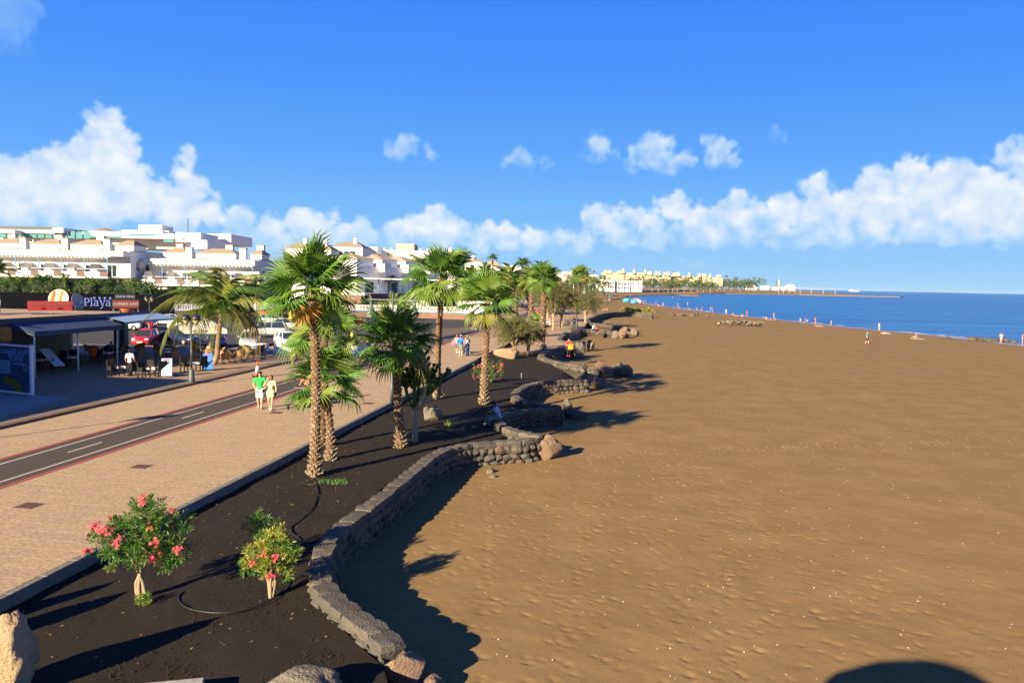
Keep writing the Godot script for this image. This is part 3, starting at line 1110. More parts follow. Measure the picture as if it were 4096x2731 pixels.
	boulder("reddish pointed boulder leaning at the tip of the stone wall", Vector3(1.65, -0.95, -33.87), Vector3(1.0, 1.15, 0.9), M.rock_brown, 0.2, 4)
	boulder("small grey stone lying on rippled sand below the stone wall", Vector3(-0.7, -1, -31.22), Vector3(0.5, 0.3, 0.3), M.rock_grey, 0.9, 5)
	boulder("small dark stone lying beside the grey stone on the sand", Vector3(-0.63, -1, -30.45), Vector3(0.34, 0.25, 0.3), M.lava_1, 0.1, 0)
	boulder("squat grey boulder in the black gravel next to the aloe", Vector3(-3.71, -0.24, -38.95), Vector3(0.95, 0.85, 0.8), M.rock_grey, 0.7, 5)
	boulder("dark boulder at the end of the wall under the seated man", Vector3(3.25, -1, -47.4), Vector3(0.75, 0.95, 0.7), M.lava_1, 0.7, 1)
	boulder("flat dark boulder sloping into the sand past the seated man", Vector3(3.51, -1, -44.23), Vector3(1.5, 0.8, 0.9), M.lava_3, -0.7, 2)
	var heap := [[1345, 884, 1.6, 1.0], [1372, 892, 1.3, 1.1], [1360, 868, 1.2, 1.2], [1392, 868, 1.5, 1.2], [1420, 866, 1.3, 1.3], [1438, 865, 1.1, 1.2], [1340, 858, 1.1, 1.0], [1378, 850, 0.9, 1.0]]
	var wheres := [Vector3(5.42, -0.95, -59.91), Vector3(6.08, -0.95, -58), Vector3(6.34, -0.95, -64.53), Vector3(7.45, -0.95, -64.72), Vector3(8.51, -0.95, -65.51), Vector3(9.19, -0.95, -65.94), Vector3(5.91, -0.95, -67.61), Vector3(7.59, -0.95, -70.67)]
	for i in heap.size():
		boulder("dark brown boulder in the heap at the end of the stone wall", wheres[i], Vector3(heap[i][2], heap[i][3], heap[i][2] * 0.8), M["lava_3"] if i % 2 else M["lava_1"], i * 1.3, i % 6, "boulders heaped at the wall end")
	boulder("tall upright slab of brown rock beside the person in red", Vector3(6.71, -0.9, -81.62), Vector3(1.5, 2.0, 1.1), M.rock_grey, 0.3, 3)
	boulder("rounded brown rock behind the tall upright slab", Vector3(8.68, -0.9, -90.6), Vector3(1.25, 1.35, 1.1), M.rock_brown, 1.3, 4)
	var more := [Vector3(14.2, -0.9, -114.2), Vector3(15.08, -0.9, -113.54), Vector3(15.96, -0.9, -114.72), Vector3(17.91, -0.9, -123.25), Vector3(17.69, -0.9, -119.07), Vector3(16.69, -0.9, -122.87)]
	for i in more.size():
		boulder("brown boulder strung along the sand by the low stone wall", more[i], Vector3(1.6, 1.4, 1.3) * rf(0.8, 1.2), M["rock_brown"] if i % 2 else M["rock_grey"], i * 0.9, i % 6, "boulders beyond the low wall")
	var few := [Vector3(41.01, -1.2, -237.85), Vector3(41.31, -1.2, -227.69), Vector3(43.36, -1.2, -227.13), Vector3(45.66, -1.2, -226.71), Vector3(48.96, -1.2, -207.71), Vector3(51.06, -1.2, -229.51)]
	for i in few.size():
		boulder("small dark rock lying alone on the open beach sand", few[i], Vector3(1.4, 0.8, 1.2) * rf(0.5, 1.0), M["lava_3"], i * 0.9, i % 6, "small rocks on the open beach", "beach_rock")
	# mound of rubble in the middle of the beach
	var mid := Vector3(46.78, -1.4, -169.77)
	for i in 46:
		var a := rf(0, TAU)
		var rr := sqrt(rng.randf())
		var p := mid + Vector3(cos(a) * rr * 5.2, 0, sin(a) * rr * 3.4)
		p.y = sand_h(p.x, p.z) + 0.6 * (1.0 - rr * rr)
		boulder("loose pale and dark stone in the rubble mound on the beach", p, Vector3.ONE * rf(0.5, 1.15) * Vector3(1, 0.7, 0.9), [M.rock_grey, M.lava_0, M.rock_tan, M.rock_grey][i % 4], a, i % 6, "stones of the rubble mound", "rubble_stone")
	var mound := Vector3(48.22, -1.3, -227.51)
	for i in 14:
		var p := mound + Vector3(rf(-4.5, 4.5), 0, rf(-3, 3))
		p.y = sand_h(p.x, p.z) - 0.1
		boulder("dark stone in the low brown mound near the bathers", p, Vector3(2.2, 1.0, 1.8) * rf(0.5, 1.0), M.lava_3, i, i % 6, "stones of the low mound", "rubble_stone")
	var wetr := [Vector3(79.78, -2, -143.35), Vector3(80.66, -2, -142.5), Vector3(80.81, -2, -140.39), Vector3(83.05, -2, -142.07), Vector3(85.16, -2, -143.75), Vector3(84.7, -2, -141.46), Vector3(84.79, -2, -139.38), Vector3(77.97, -2, -147.38)]
	for i in wetr.size():
		boulder("wet black rock lying in the shallow water at the shore", wetr[i], Vector3(1.5, 0.8, 1.2) * rf(0.7, 1.3), M.lava_2, i, i % 6, "wet rocks in the shallows", "shore_rock")
	# two upright stones beside the bed, out of view, whose shadows reach into it
	var sd := Vector3(sin(deg_to_rad(SUN_AZ)), 0, -cos(deg_to_rad(SUN_AZ)))
	var tips := [Vector3(-8.75, -0.24, -16.91), Vector3(-8.07, -0.24, -16.33)]
	for i in 2:
		boulder("upright tan boulder beside the bed kerb", tips[i] - sd * 3.7, Vector3(0.8, 1.75, 0.7), M.rock_tan, i + 0.5, i, "upright boulders by the lookout")
	# ledge of the lookout that the view is taken from
	var s := st()
	box(s, T((Vector3(-7.51, 0, -12.56) + Vector3(-4.8, 0, -11.93)) * 0.5 + Vector3(-0.2, -0.13, 0.22), 0.25), Vector3(3.4, 0.26, 0.5), 0.015)
	tag(add(s, "concrete_ledge", nm("concrete", lin(0.26, 0.24, 0.21), lin(0.34, 0.315, 0.28), 0.6, 0.9, 81, 0.2)), "pale concrete ledge at the end of the black gravel bed", "ledge")
	# gravel litter on the bed
	var hose := pm("black_hose", lin(0.012, 0.012, 0.012), 0.5)
	for h in [[Vector3(-6.75, -0.21, -16.8), Vector3(-6.72, -0.21, -16.47), Vector3(-6.46, -0.21, -16.07), Vector3(-6.1, -0.21, -15.82), Vector3(-5.64, -0.21, -15.72), Vector3(-5.25, -0.21, -15.82), Vector3(-4.99, -0.21, -16.1), Vector3(-4.78, -0.21, -16.57), Vector3(-4.74, -0.21, -17.23), Vector3(-4.81, -0.21, -17.75), Vector3(-5.07, -0.21, -18.44)], [Vector3(-5.21, -0.21, -20.36), Vector3(-5.73, -0.21, -21.25), Vector3(-5.65, -0.21, -22.05), Vector3(-5.65, -0.21, -23.14), Vector3(-5.76, -0.21, -24.08), Vector3(-5.92, -0.21, -25.09), Vector3(-6.15, -0.21, -25.9), Vector3(-6.46, -0.21, -26.05), Vector3(-6.73, -0.21, -26.26)]]:
		var hs := st(true)
		tube(hs, spline(h, 5), [0.016], 6)
		tag(add(hs, "irrigation_hose", hose), "black irrigation hose looping round the yellow green oleander" if h[0].z > -18.0 else "black irrigation hose running to the tallest palm's foot", "hose", "irrigation hoses on the bed")
	var far_hose := st(true)
	tube(far_hose, spline([Vector3(-3.39, -0.21, -37.02), Vector3(-2.56, -0.21, -39.29), Vector3(-1.83, -0.21, -41.68), Vector3(-1.47, -0.21, -44)], 5), [0.02], 5)
	tag(add(far_hose, "irrigation_hose", hose), "thin black irrigation hose lying beyond the grey boulder", "hose", "irrigation hoses on the bed")
	# loose lava grit
	var grit := MultiMeshInstance3D.new()
	var mm := MultiMesh.new()
	mm.transform_format = MultiMesh.TRANSFORM_3D
	mm.mesh = rocks[2]
	mm.instance_count = 5200
	for i in 5200:
		var q := 12.0 + 26.0 * pow(rng.randf(), 1.3)
		var x := rf(0.0, 1.0)
		var e := -4.9 + 0.3 * sin(q * 0.5)
		var p := pr(lerpf(-11.6, -4.6 - 2.6 * smoothstep(13.0, 19.0, q) + 1.4 * smoothstep(24.0, 32.0, q), x), q, -0.235)
		mm.set_instance_transform(i, Transform3D(Basis(Vector3(rng.randf(), rng.randf(), 0.2).normalized(), rf(0, 6)), p).scaled_local(Vector3.ONE * rf(0.006, 0.02)))
	grit.multimesh = mm
	grit.material_override = M.lava_gravel
	grit.name = "lava_grit"
	add_child(grit)
	tag(grit, "loose dark lava grit strewn over the planting bed", "gravel", "", "stuff")
	# fallen leaves and grit
	var lit := st()
	for i in 900:
		var q := rf(12.5, 40.0)
		var p := pr(rf(-11.6, -3.0), q, -0.2)
		if p.x > -4.6 - absf(p.z + 19.0) * 0.02 and p.z < -16.0 or p.x > -2.6:
			continue
		var a := rf(0, TAU)
		var l := rf(0.012, 0.05)
		var u := Vector3(cos(a), rf(-0.1, 0.25), sin(a)) * l
		var v := Vector3(-sin(a), rf(-0.2, 0.2), cos(a)) * l * rf(0.25, 0.6)
		quad(lit, p - u, p + v, p + u, p - v)
	tag(add(lit, "fallen_leaves", nm("dry_leaf", lin(0.22, 0.12, 0.04), lin(0.4, 0.28, 0.10), 3.0, 0.8, 83)), "dry yellow and brown leaves scattered over the black gravel", "leaves", "", "stuff")
	var weed := st()
	for i in 260:
		var p := Vector3(-5.7, -0.22, -26.36) + Vector3(rf(-0.6, 0.6) * rf(0.2, 1), 0, rf(-0.35, 0.3))
		var a := rf(0, TAU)
		tri(weed, p + Vector3(cos(a), 0, sin(a)) * 0.012, p + Vector3(rf(-0.05, 0.05), rf(0.04, 0.11), rf(-0.05, 0.05)), p - Vector3(cos(a), 0, sin(a)) * 0.012)
	tag(add(weed, "weeds", pm("weed_green", lin(0.05, 0.13, 0.02), 0.7)), "patch of bright green weeds at the foot of a palm", "weeds", "", "stuff")

# ---------------------------------------------------------------- palms
var fans := []
var boots := []
var feathers := []

# a pleated fan on its stalk: stalk along +x, the blade spread in x and z, upper side +y
func fan_mesh(sd: int, petiole: float, radius: float, spread: float, droop: float, n: int, ragged := 0.0) -> ArrayMesh:
	var r := RandomNumberGenerator.new()
	r.seed = sd
	var s := st()
	var hub := Vector3(petiole, -petiole * 0.06, 0)
	var w := 0.02
	# stalk
	tube(s, [Vector3.ZERO, Vector3(petiole * 0.5, 0.0, 0), hub], [0.028, 0.02, 0.014], 4, false)
	var at := func(phi: float, q: float, lift: float) -> Vector3:
		var rr := radius * q
		var y := lift - droop * radius * q * q * q + 0.10 * rr * (1.0 - cos(phi))
		return hub + Vector3(cos(phi) * rr, y, sin(phi) * rr)
	for i in n:
		var phi := deg_to_rad(spread) * ((i + 0.5) / n - 0.5) * 2.0
		var half := deg_to_rad(spread) / n * 0.98
		var len := r.randf_range(0.86, 1.04) * (1.0 - 0.22 * absf(phi) / PI)
		if r.randf() < ragged:
			len *= r.randf_range(0.45, 0.8)
		var pl := 0.018 * radius
		var a0: Vector3 = at.call(phi, 0.03, 0.0)
		var bend := r.randf_range(-0.25, 0.1) * radius
		var l1: Vector3 = at.call(phi - half, 0.56 * len, -pl)
		var m1: Vector3 = at.call(phi, 0.58 * len, pl)
		var r1: Vector3 = at.call(phi + half, 0.56 * len, -pl)
		var l2: Vector3 = at.call(phi - half * 0.42, 0.80 * len, -pl * 0.5 + bend * 0.25)
		var m2: Vector3 = at.call(phi, 0.82 * len, pl * 0.6 + bend * 0.25)
		var r2: Vector3 = at.call(phi + half * 0.42, 0.80 * len, -pl * 0.5 + bend * 0.25)
		var tip: Vector3 = at.call(phi + r.randf_range(-0.5, 0.5) * half, len, bend - r.randf() * 0.12 * radius)
		tri(s, a0, l1, m1)
		tri(s, a0, m1, r1)
		quad(s, l1, l2, m2, m1)
		quad(s, m1, m2, r2, r1)
		tri(s, l2, tip, m2)
		tri(s, m2, tip, r2)
	return mesh_of(s)

# old leaf base: a split wedge against the trunk; base at the origin, up +y, outwards +z
func boot_mesh(sd: int) -> ArrayMesh:
	var r := RandomNumberGenerator.new()
	r.seed = sd
	var s := st()
	for sx in [-1.0, 1.0]:
		var a := Vector3(0, 0, 0.02)
		var b := Vector3(sx * 0.55, 0.05, -0.10)
		var c := Vector3(sx * (0.30 + r.randf() * 0.12), 0.95 + r.randf() * 0.25, 0.26 + r.randf() * 0.2)
		var d := Vector3(sx * 0.05, 0.72, 0.22)
		var k := Vector3(0, 0.3, -0.5)
		quad_o(s, a, b, c, d, k)
		tri_o(s, b, c, Vector3(sx * 0.5, 0.5, -0.25), k)
		tri_o(s, d, c, Vector3(0, 0.6, -0.3), Vector3(0, 0, 0.2))
	return mesh_of(s)

# feather frond: stalk arching along +x and down, leaflets to both sides
func feather_mesh(sd: int, length: float, arch: float, leaflet: float, hang: float, n: int) -> ArrayMesh:
	var r := RandomNumberGenerator.new()
	r.seed = sd
	var s := st()
	var pts := []
	for i in 13:
		var t := i / 12.0
		pts.append(Vector3(length * (t - 0.12 * arch * t * t * t), length * (0.30 * t * arch - 0.78 * arch * t * t * t), 0.03 * sin(t * 5.0 + sd)))
	tube(s, pts, [0.045, 0.04, 0.034, 0.03, 0.026, 0.023, 0.02, 0.017, 0.014, 0.012, 0.01, 0.008, 0.005], 4, false)
	for i in n:
		var t := 0.14 + 0.86 * (i + 0.5) / n
		var f := t * 12.0
		var k := mini(int(f), 11)
		var p: Vector3 = pts[k].lerp(pts[k + 1], f - k)
		var d: Vector3 = (pts[k + 1] - pts[k]).normalized()
		var len := leaflet * (0.35 + 0.65 * sin(PI * pow(t, 0.75))) * r.randf_range(0.85, 1.1)
		for sg in [-1.0, 1.0]:
			var out := (Vector3(0, 0, sg) + d * r.randf_range(0.45, 0.8)).normalized()
			var q1: Vector3 = p + out * len * 0.5 + Vector3(0, -hang * len * 0.14, 0)
			var q2: Vector3 = p + out * len * 0.92 + Vector3(0, -hang * len * r.randf_range(0.5, 0.8), 0)
			var w := d * 0.034 + Vector3(0, 0.016, 0)
			quad(s, p - w * 0.6, q1 - w, q1 + w, p + w * 0.6)
			tri(s, q1 - w, q2, q1 + w)
	return mesh_of(s)

func leaf_mat(key: String, c: Color, back: Color, rough := 0.55) -> StandardMaterial3D:
	var m := pm(key, c, rough, 0.4)
	m.backlight_enabled = true
	m.backlight = back
	m.cull_mode = BaseMaterial3D.CULL_DISABLED
	return m

func frond_basis(yaw: float, pitch: float, roll: float) -> Basis:
	return Basis(Vector3.UP, yaw) * Basis(Vector3.BACK, pitch) * Basis(Vector3.RIGHT, roll)

func trunk_at(pts: Array, t: float) -> Vector3:
	var f := t * (pts.size() - 1)
	var k := mini(int(f), pts.size() - 2)
	return pts[k].lerp(pts[k + 1], f - k)

# height to the crown, crown reach, fronds, leaf bases built singly
func fan_palm(label: String, at: Vector3, hgt: float, reach: float, nf: int, nb: int, r0: float, sd: int, lean := Vector3.ZERO, dead := 5, old := 0.25, group := "fan palms along the promenade") -> Node3D:
	var r := RandomNumberGenerator.new()
	r.seed = sd
	var p := thing("fan_palm", label, "palm tree", at, 0.0, group)
	var pts := []
	var rads := []
	for i in 9:
		var t := i / 8.0
		pts.append(Vector3(lean.x * t * t + 0.03 * sin(t * 6.0 + sd), hgt * t - 0.25 * (1.0 - t), lean.z * t * t))
		rads.append(r0 * (1.0 + 0.45 * exp(-t * hgt * 2.2)) * (1.0 - 0.18 * t))
	var s := st(true)
	tube(s, pts, rads, 10)
	var trunk := add(s, "trunk", M.palm_trunk, p)
	var bs := r0 * 0.60
	var rows := 0.0
	for i in nb:
		var t := (i + 0.5) / nb
		var yaw := i * 2.39996
		var c := trunk_at(pts, 0.03 + 0.97 * t)
		var rr: float = r0 * (1.0 + 0.45 * exp(-t * hgt * 2.2)) * (1.0 - 0.18 * t)
		var k := bs * (1.0 + 0.7 * exp(-t * hgt * 1.6)) * r.randf_range(0.85, 1.15)
		var o := Vector3(sin(yaw), 0, cos(yaw))
		var tilt := 0.04 + 0.75 * exp(-t * hgt * 1.7) * r.randf() + r.randf_range(-0.05, 0.18)
		inst(boots[r.randi() % boots.size()], "leaf_base", M["boot_%d" % (r.randi() % 2 + (1 if t > 0.45 else 0))], trunk, Transform3D(Basis(Vector3.UP, yaw) * Basis(Vector3.RIGHT, tilt), c + o * (rr - 0.012)).scaled_local(Vector3(k, k * rng.randf_range(0.8, 1.5), k * rng.randf_range(0.6, 1.1))))
	var crown := node("crown", p, trunk_at(pts, 1.0))
	for i in nf:
		var t := (i + 0.5) / nf
		var pitch := lerpf(1.45, -0.55, pow(t, 0.85)) + r.randfn(0.0, 0.14)
		var kind := 0 if r.randf() < 0.62 else 1
		var f: Mesh = fans[r.randi() % 3] if t < 0.5 else fans[2 + r.randi() % 3]
		var m: Material = M["frond_%d" % (r.randi() % 3)]
		if t > 1.0 - old:
			m = M["frond_%d" % [1, 2, 2, 3, 2, 1, 3][r.randi() % 7]]
		inst(f, "frond", m, crown, Transform3D(frond_basis(i * 2.39996 + r.randfn(0, 0.15), pitch, r.randfn(0.0, 0.35)), Vector3(0, 0.10 - 0.25 * t, 0)).scaled_local(Vector3.ONE * reach * r.randf_range(0.86, 1.08)))
	for i in dead:
		var yaw := r.randf() * TAU
		inst(fans[5], "dead_frond", M["frond_%d" % (4 if old > 0.32 and i == 0 else 5)], crown, Transform3D(frond_basis(yaw, -1.25 + r.randfn(0, 0.12), r.randfn(0, 0.3)), Vector3(0, -0.25, 0)).scaled_local(Vector3(0.72, 0.72, 0.55) * reach * r.randf_range(0.7, 1.0)))
	return p

func feather_palm(label: String, at: Vector3, trunk_pts: Array, r0: float, reach: float, nf: int, kind: int, sd: int, called := "coconut_palm", group := "") -> Node3D:
	var r := RandomNumberGenerator.new()
	r.seed = sd
	var p := thing(called, label, "palm tree", at, 0.0, group)
	var s := st(true)
	var pts := spline(trunk_pts, 5)
	var rads := []
	for i in pts.size():
		var t := float(i) / (pts.size() - 1)
		rads.append(r0 * (1.0 + 0.5 * exp(-t * 9.0)) * (1.0 - 0.35 * t) * (1.0 + 0.05 * (i % 2)))
	tube(s, pts, rads, 9)
	add(s, "trunk", M.coco_trunk if kind == 0 else M.palm_trunk, p)
	var crown := node("crown", p, pts[-1])
	for i in nf:
		var t := (i + 0.5) / nf
		var pitch := lerpf(1.25, -0.35, t) + r.randfn(0.0, 0.12)
		var m: Material = M["feather_%d" % ([0, 0, 1][r.randi() % 3] + (1 if t > 0.82 else 0))]
		inst(feathers[kind * 2 + r.randi() % 2], "frond", m, crown, Transform3D(frond_basis(i * 2.39996 + r.randfn(0, 0.2), pitch, r.randfn(0.0, 0.2)), Vector3.ZERO).scaled_local(Vector3.ONE * reach * r.randf_range(0.82, 1.08)))
	if kind == 0:
		for i in 5:
			var cs := st(true)
			lathe(cs, Vector3.ZERO, [[0.0, -0.16], [0.08, -0.12], [0.12, 0.0], [0.08, 0.12], [0.0, 0.15]], 8)
			add(cs, "coconut", M.boot_2, crown, T(Vector3(cos(i * 1.3) * 0.2, -0.25, sin(i * 1.3) * 0.2)))
	return p

func build_palms() -> void:
	nm("palm_trunk", lin(0.075, 0.042, 0.024), lin(0.14, 0.085, 0.05), 2.0, 0.95, 91, 1.0)
	nm("coco_trunk", lin(0.20, 0.13, 0.075), lin(0.30, 0.21, 0.13), 1.5, 0.9, 92, 0.5)
	nm("boot_0", lin(0.25, 0.195, 0.135), lin(0.36, 0.295, 0.21), 3.0, 0.9, 93)
	nm("boot_1", lin(0.22, 0.15, 0.09), lin(0.33, 0.235, 0.145), 3.0, 0.9, 94)
	nm("boot_2", lin(0.17, 0.1, 0.055), lin(0.27, 0.165, 0.095), 3.0, 0.9, 95)
	leaf_mat("frond_0", lin(0.040, 0.105, 0.012), lin(0.05, 0.12, 0.01))
	leaf_mat("frond_1", lin(0.062, 0.135, 0.014), lin(0.07, 0.15, 0.01))
	leaf_mat("frond_2", lin(0.100, 0.155, 0.018), lin(0.10, 0.16, 0.01))
	leaf_mat("frond_3", lin(0.15, 0.145, 0.022), lin(0.15, 0.12, 0.01))
	leaf_mat("frond_4", lin(0.30, 0.155, 0.030), lin(0.22, 0.10, 0.01), 0.8)
	leaf_mat("frond_5", lin(0.17, 0.085, 0.034), lin(0.08, 0.04, 0.01), 0.9)
	leaf_mat("feather_0", lin(0.045, 0.095, 0.014), lin(0.05, 0.10, 0.01))
	leaf_mat("feather_1", lin(0.10, 0.115, 0.018), lin(0.10, 0.12, 0.01))
	leaf_mat("feather_2", lin(0.20, 0.145, 0.03), lin(0.14, 0.10, 0.01), 0.8)
	fans.append(fan_mesh(1, 0.75, 1.18, 100.0, 0.08, 28))
	fans.append(fan_mesh(2, 0.70, 1.22, 116.0, 0.16, 30))
	fans.append(fan_mesh(3, 0.82, 1.15, 122.0, 0.26, 30, 0.08))
	fans.append(fan_mesh(4, 0.9, 1.16, 126.0, 0.40, 30, 0.12))
	fans.append(fan_mesh(5, 0.95, 1.08, 118.0, 0.55, 28, 0.2))
	fans.append(fan_mesh(6, 0.5, 1.0, 62.0, 0.25, 18, 0.4))
	for i in 3:
		boots.append(boot_mesh(20 + i))
	feathers.append(feather_mesh(31, 3.4, 1.0, 0.85, 1.2, 46))
	feathers.append(feather_mesh(32, 3.2, 1.25, 0.8, 1.4, 46))
	feathers.append(feather_mesh(33, 2.6, 0.75, 0.5, 0.3, 44))
	feathers.append(feather_mesh(34, 2.6, 0.95, 0.5, 0.4, 44))
	# the palms that stand in the black bed
	var tallest := fan_palm("tallest fan palm, scaly tan trunk, one orange frond, in the black bed", Vector3(-6.5, -0.24, -27.35), 6.15, 0.99, 23, 300, 0.155, 11, Vector3(-0.10, 0, 0), 6, 0.3)
	inst(fans[2], "orange_frond", M.frond_4, tallest.get_node("crown"), Transform3D(frond_basis(-1.9, -0.85, 0.15), Vector3(0, -0.1, 0)).scaled_local(Vector3.ONE * 0.7))
	fan_palm("short fan palm with drooping fronds right behind the tallest palm", Vector3(-6.56, -0.24, -29.83), 2.85, 0.88, 18, 120, 0.145, 12, Vector3(-0.2, 0, 0), 4, 0.3)
	fan_palm("medium fan palm half hidden by the tallest palm's trunk", Vector3(-7.42, -0.24, -32.17), 4.5, 0.94, 18, 90, 0.145, 13, Vector3(0.15, 0, 0), 3, 0.3)
	fan_palm("stocky dark green fan palm next to the tall branching cactus", Vector3(-4.38, -0.24, -32.47), 4.1, 0.96, 30, 150, 0.17, 14, Vector3(-0.25, 0, 0), 5, 0.2)
	fan_palm("fan palm with a thick shaggy foot beyond the branching cactus", Vector3(-4.13, -0.24, -46.2), 6.75, 1.25, 22, 220, 0.18, 15, Vector3(0.12, 0, 0), 6, 0.35)
	fan_palm("light green fan palm with a skirted base beside the oleander", Vector3(-1.45, -0.24, -44.53), 5.45, 1.05, 17, 180, 0.18, 16, Vector3(0.1, 0, 0), 3, 0.15)
	# further along
	fan_palm("slim fan palm with green crown beside the olive trees", Vector3(3.02, -0.1, -82.65), 6.9, 1.05, 26, 60, 0.3, 17, Vector3(0.1, 0, 0), 8, 0.35)
	fan_palm("fan palm with a brown shaggy skirt beside the cycle lane bend", Vector3(2.97, 0, -133.87), 6.6, 1.25, 24, 40, 0.4, 18, Vector3(0, 0, 0), 12, 0.5)
	fan_palm("young fan palm growing out of the olive tree's side", Vector3(2.95, 0, -100.38), 1.5, 0.8, 16, 12, 0.25, 19, Vector3(0, 0, 0), 0, 0.1)
	fan_palm("fan palm in front of the white beach houses", Vector3(14.02, 0, -177.79), 8.2, 1.5, 22, 0, 0.3, 20, Vector3(0.4, 0, 0), 8, 0.4)
	# coconut palm at the cafe terrace
	feather_palm("curved coconut palm on the cafe terrace with arching fronds", Vector3(-21.55, 0.08, -59.05), [Vector3(0, -0.1, 0), Vector3(0.38, 0.6, 0), Vector3(0.50, 1.8, 0), Vector3(0.64, 2.9, 0), Vector3(0.75, 3.75, 0)], 0.2, 1.42, 24, 0, 21)
	feather_palm("slender feather palm in the garden behind the white railing", Vector3(-56.87, 0.93, -150), [Vector3(0, -0.5, 0), Vector3(0.1, 2.5, 0), Vector3(0.0, 5.0, 0)], 0.16, 0.85, 13, 0, 22, "coconut_palm", "slender palms in the hotel garden")
	feather_palm("slender feather palm beside the terrace wall of the hotel garden", Vector3(-47.15, 1.22, -152), [Vector3(0, -0.5, 0), Vector3(0.0, 2.0, 0), Vector3(0.1, 4.2, 0)], 0.16, 0.75, 12, 0, 23, "coconut_palm", "slender palms in the hotel garden")
	feather_palm("thin feather palm before the blue awning of the hotel", Vector3(-23.74, 1.84, -158), [Vector3(0, -0.5, 0), Vector3(0.0, 2.2, 0), Vector3(0.1, 4.6, 0)], 0.18, 0.6, 11, 0, 24, "coconut_palm", "slender palms in the hotel garden")
	fan_palm("small fan palm between the street lantern and the railing", Vector3(-21.06, 0, -146.99), 2.6, 1.0, 18, 0, 0.2, 26, Vector3.ZERO, 2, 0.2, "small palms at the railing")
	fan_palm("small leaning fan palm in the car park island", Vector3(-17.83, 0, -136.02), 1.7, 0.9, 16, 0, 0.2, 27, Vector3.ZERO, 1, 0.3, "small palms at the railing")
	feather_palm("drooping date palm rising above the hotel hedge", Vector3(-54.77, 5.23, -88), [Vector3(0, -6.0, 0), Vector3(0, -2.0, 0), Vector3(0.0, 1.2, 0)], 0.25, 0.95, 24, 1, 28, "date_palm")

# ---------------------------------------------------------------- shrubs, trees, cactus
var tufts := {}

# a tuft of leaves round a short twig along +y
func tuft_mesh(sd: int, n: int, l: float, w: float, open: float, twig := true) -> ArrayMesh:
	var r := RandomNumberGenerator.new()
	r.seed = sd
	var s := st()
	for i in n:
		var t := (i + 0.5) / n
		var yaw := i * 2.39996
		var pit := lerpf(open, 0.25, t) + r.randfn(0, 0.15)
		var d := Vector3(sin(yaw) * sin(pit), cos(pit), cos(yaw) * sin(pit))
		var side := d.cross(Vector3(r.randfn(), r.randfn(), r.randfn())).normalized()
		var up := side.cross(d).normalized()
		var a := Vector3(0, t * l * 0.9, 0)
		var len := l * r.randf_range(0.75, 1.1)
		var m := a + d * len * 0.5
		var b := a + d * len - Vector3(0, len * 0.12, 0)
		tri(s, a, m + side * w + up * w * 0.3, m)
		tri(s, a, m, m - side * w + up * w * 0.3)
		tri(s, m, m + side * w + up * w * 0.3, b)
		tri(s, m, b, m - side * w + up * w * 0.3)
	if twig:
		tube(s, [Vector3(0, -l * 0.5, 0), Vector3(0, l * 0.9, 0)], [w * 0.5, w * 0.3], 3, false)
	return mesh_of(s)

func flower_mesh(sd: int) -> ArrayMesh:
	var r := RandomNumberGenerator.new()
	r.seed = sd
	var s := st()
	for f in 9:
		var c := Vector3(r.randfn(), absf(r.randfn()) * 0.8, r.randfn()) * 0.045
		var n := (c + Vector3(0, 0.05, 0)).normalized()
		var u := n.cross(Vector3(0.3, 0.2, 1)).normalized()
		var v := n.cross(u)
		for k in 5:
			var a := TAU * k / 5.0
			var d := u * cos(a) + v * sin(a)
			var e := u * cos(a + 0.6) + v * sin(a + 0.6)
			var g := u * cos(a - 0.6) + v * sin(a - 0.6)
			quad(s, c, c + e * 0.022 + n * 0.01, c + d * 0.04 + n * 0.004, c + g * 0.022 + n * 0.01)
	return mesh_of(s)

# points spread through lumps, most near their surface; [centre, radii]
func lump_point(l: Array, r: RandomNumberGenerator) -> Array:
	var d := Vector3(r.randfn(), r.randfn(), r.randfn()).normalized()
	var k := pow(r.randf(), 0.4)
	return [l[0] + d * l[1] * k, (d * Vector3(1, 1, 1) + Vector3(0, 0.35, 0)).normalized()]

func aim(d: Vector3, spin: float) -> Basis:
	var y := d.normalized()
	var x := y.cross(Vector3(0.31, 0.2, 0.93)).normalized()
	return Basis(x, y, x.cross(y)) * Basis(Vector3.UP, spin)

# leaf tufts as single parts
func leafy(par: Node, called: String, lumps: Array, n: int, meshes: Array, mats: Array, size: float, sd: int) -> void:
	var r := RandomNumberGenerator.new()
	r.seed = sd
	for i in n:
		var pd := lump_point(lumps[i % lumps.size()], r)
		inst(meshes[r.randi() % meshes.size()], called, mats[r.randi() % mats.size()], par, Transform3D(aim(pd[1] + Vector3(r.randfn(), r.randfn(), r.randfn()) * 0.35, r.randf() * 6.0), pd[0]).scaled_local(Vector3.ONE * size * r.randf_range(0.75, 1.25)))

# leaf tufts joined into one crown per colour
func crown_mass(par: Node, called: String, lumps: Array, n: int, meshes: Array, mats: Array, size: float, sd: int) -> void:
	var r := RandomNumberGenerator.new()
	r.seed = sd
	var ss := []
	for m in mats:
		ss.append(st())
	for i in n:
		var pd := lump_point(lumps[i % lumps.size()], r)
		ss[r.randi() % mats.size()].append_from(meshes[r.randi() % meshes.size()], 0, Transform3D(aim(pd[1] + Vector3(r.randfn(), r.randfn(), r.randfn()) * 0.5, r.randf() * 6.0), pd[0]).scaled_local(Vector3.ONE * size * r.randf_range(0.7, 1.3)))
	for k in mats.size():
		var o := inst(ss[k].commit(), called, mats[k], par)
		o.set_meta("kind", "stuff")

func limbs(par: Node, m: Material, paths: Array, r0: float) -> void:
	var s := st(true)
	for p in paths:
		var rads := []
		for i in p.size():
			rads.append(r0 * (1.0 - 0.75 * i / (p.size() - 1.0)))
		tube(s, spline(p, 3), spread_r(rads, 3), 6)
	add(s, "trunk", m, par)

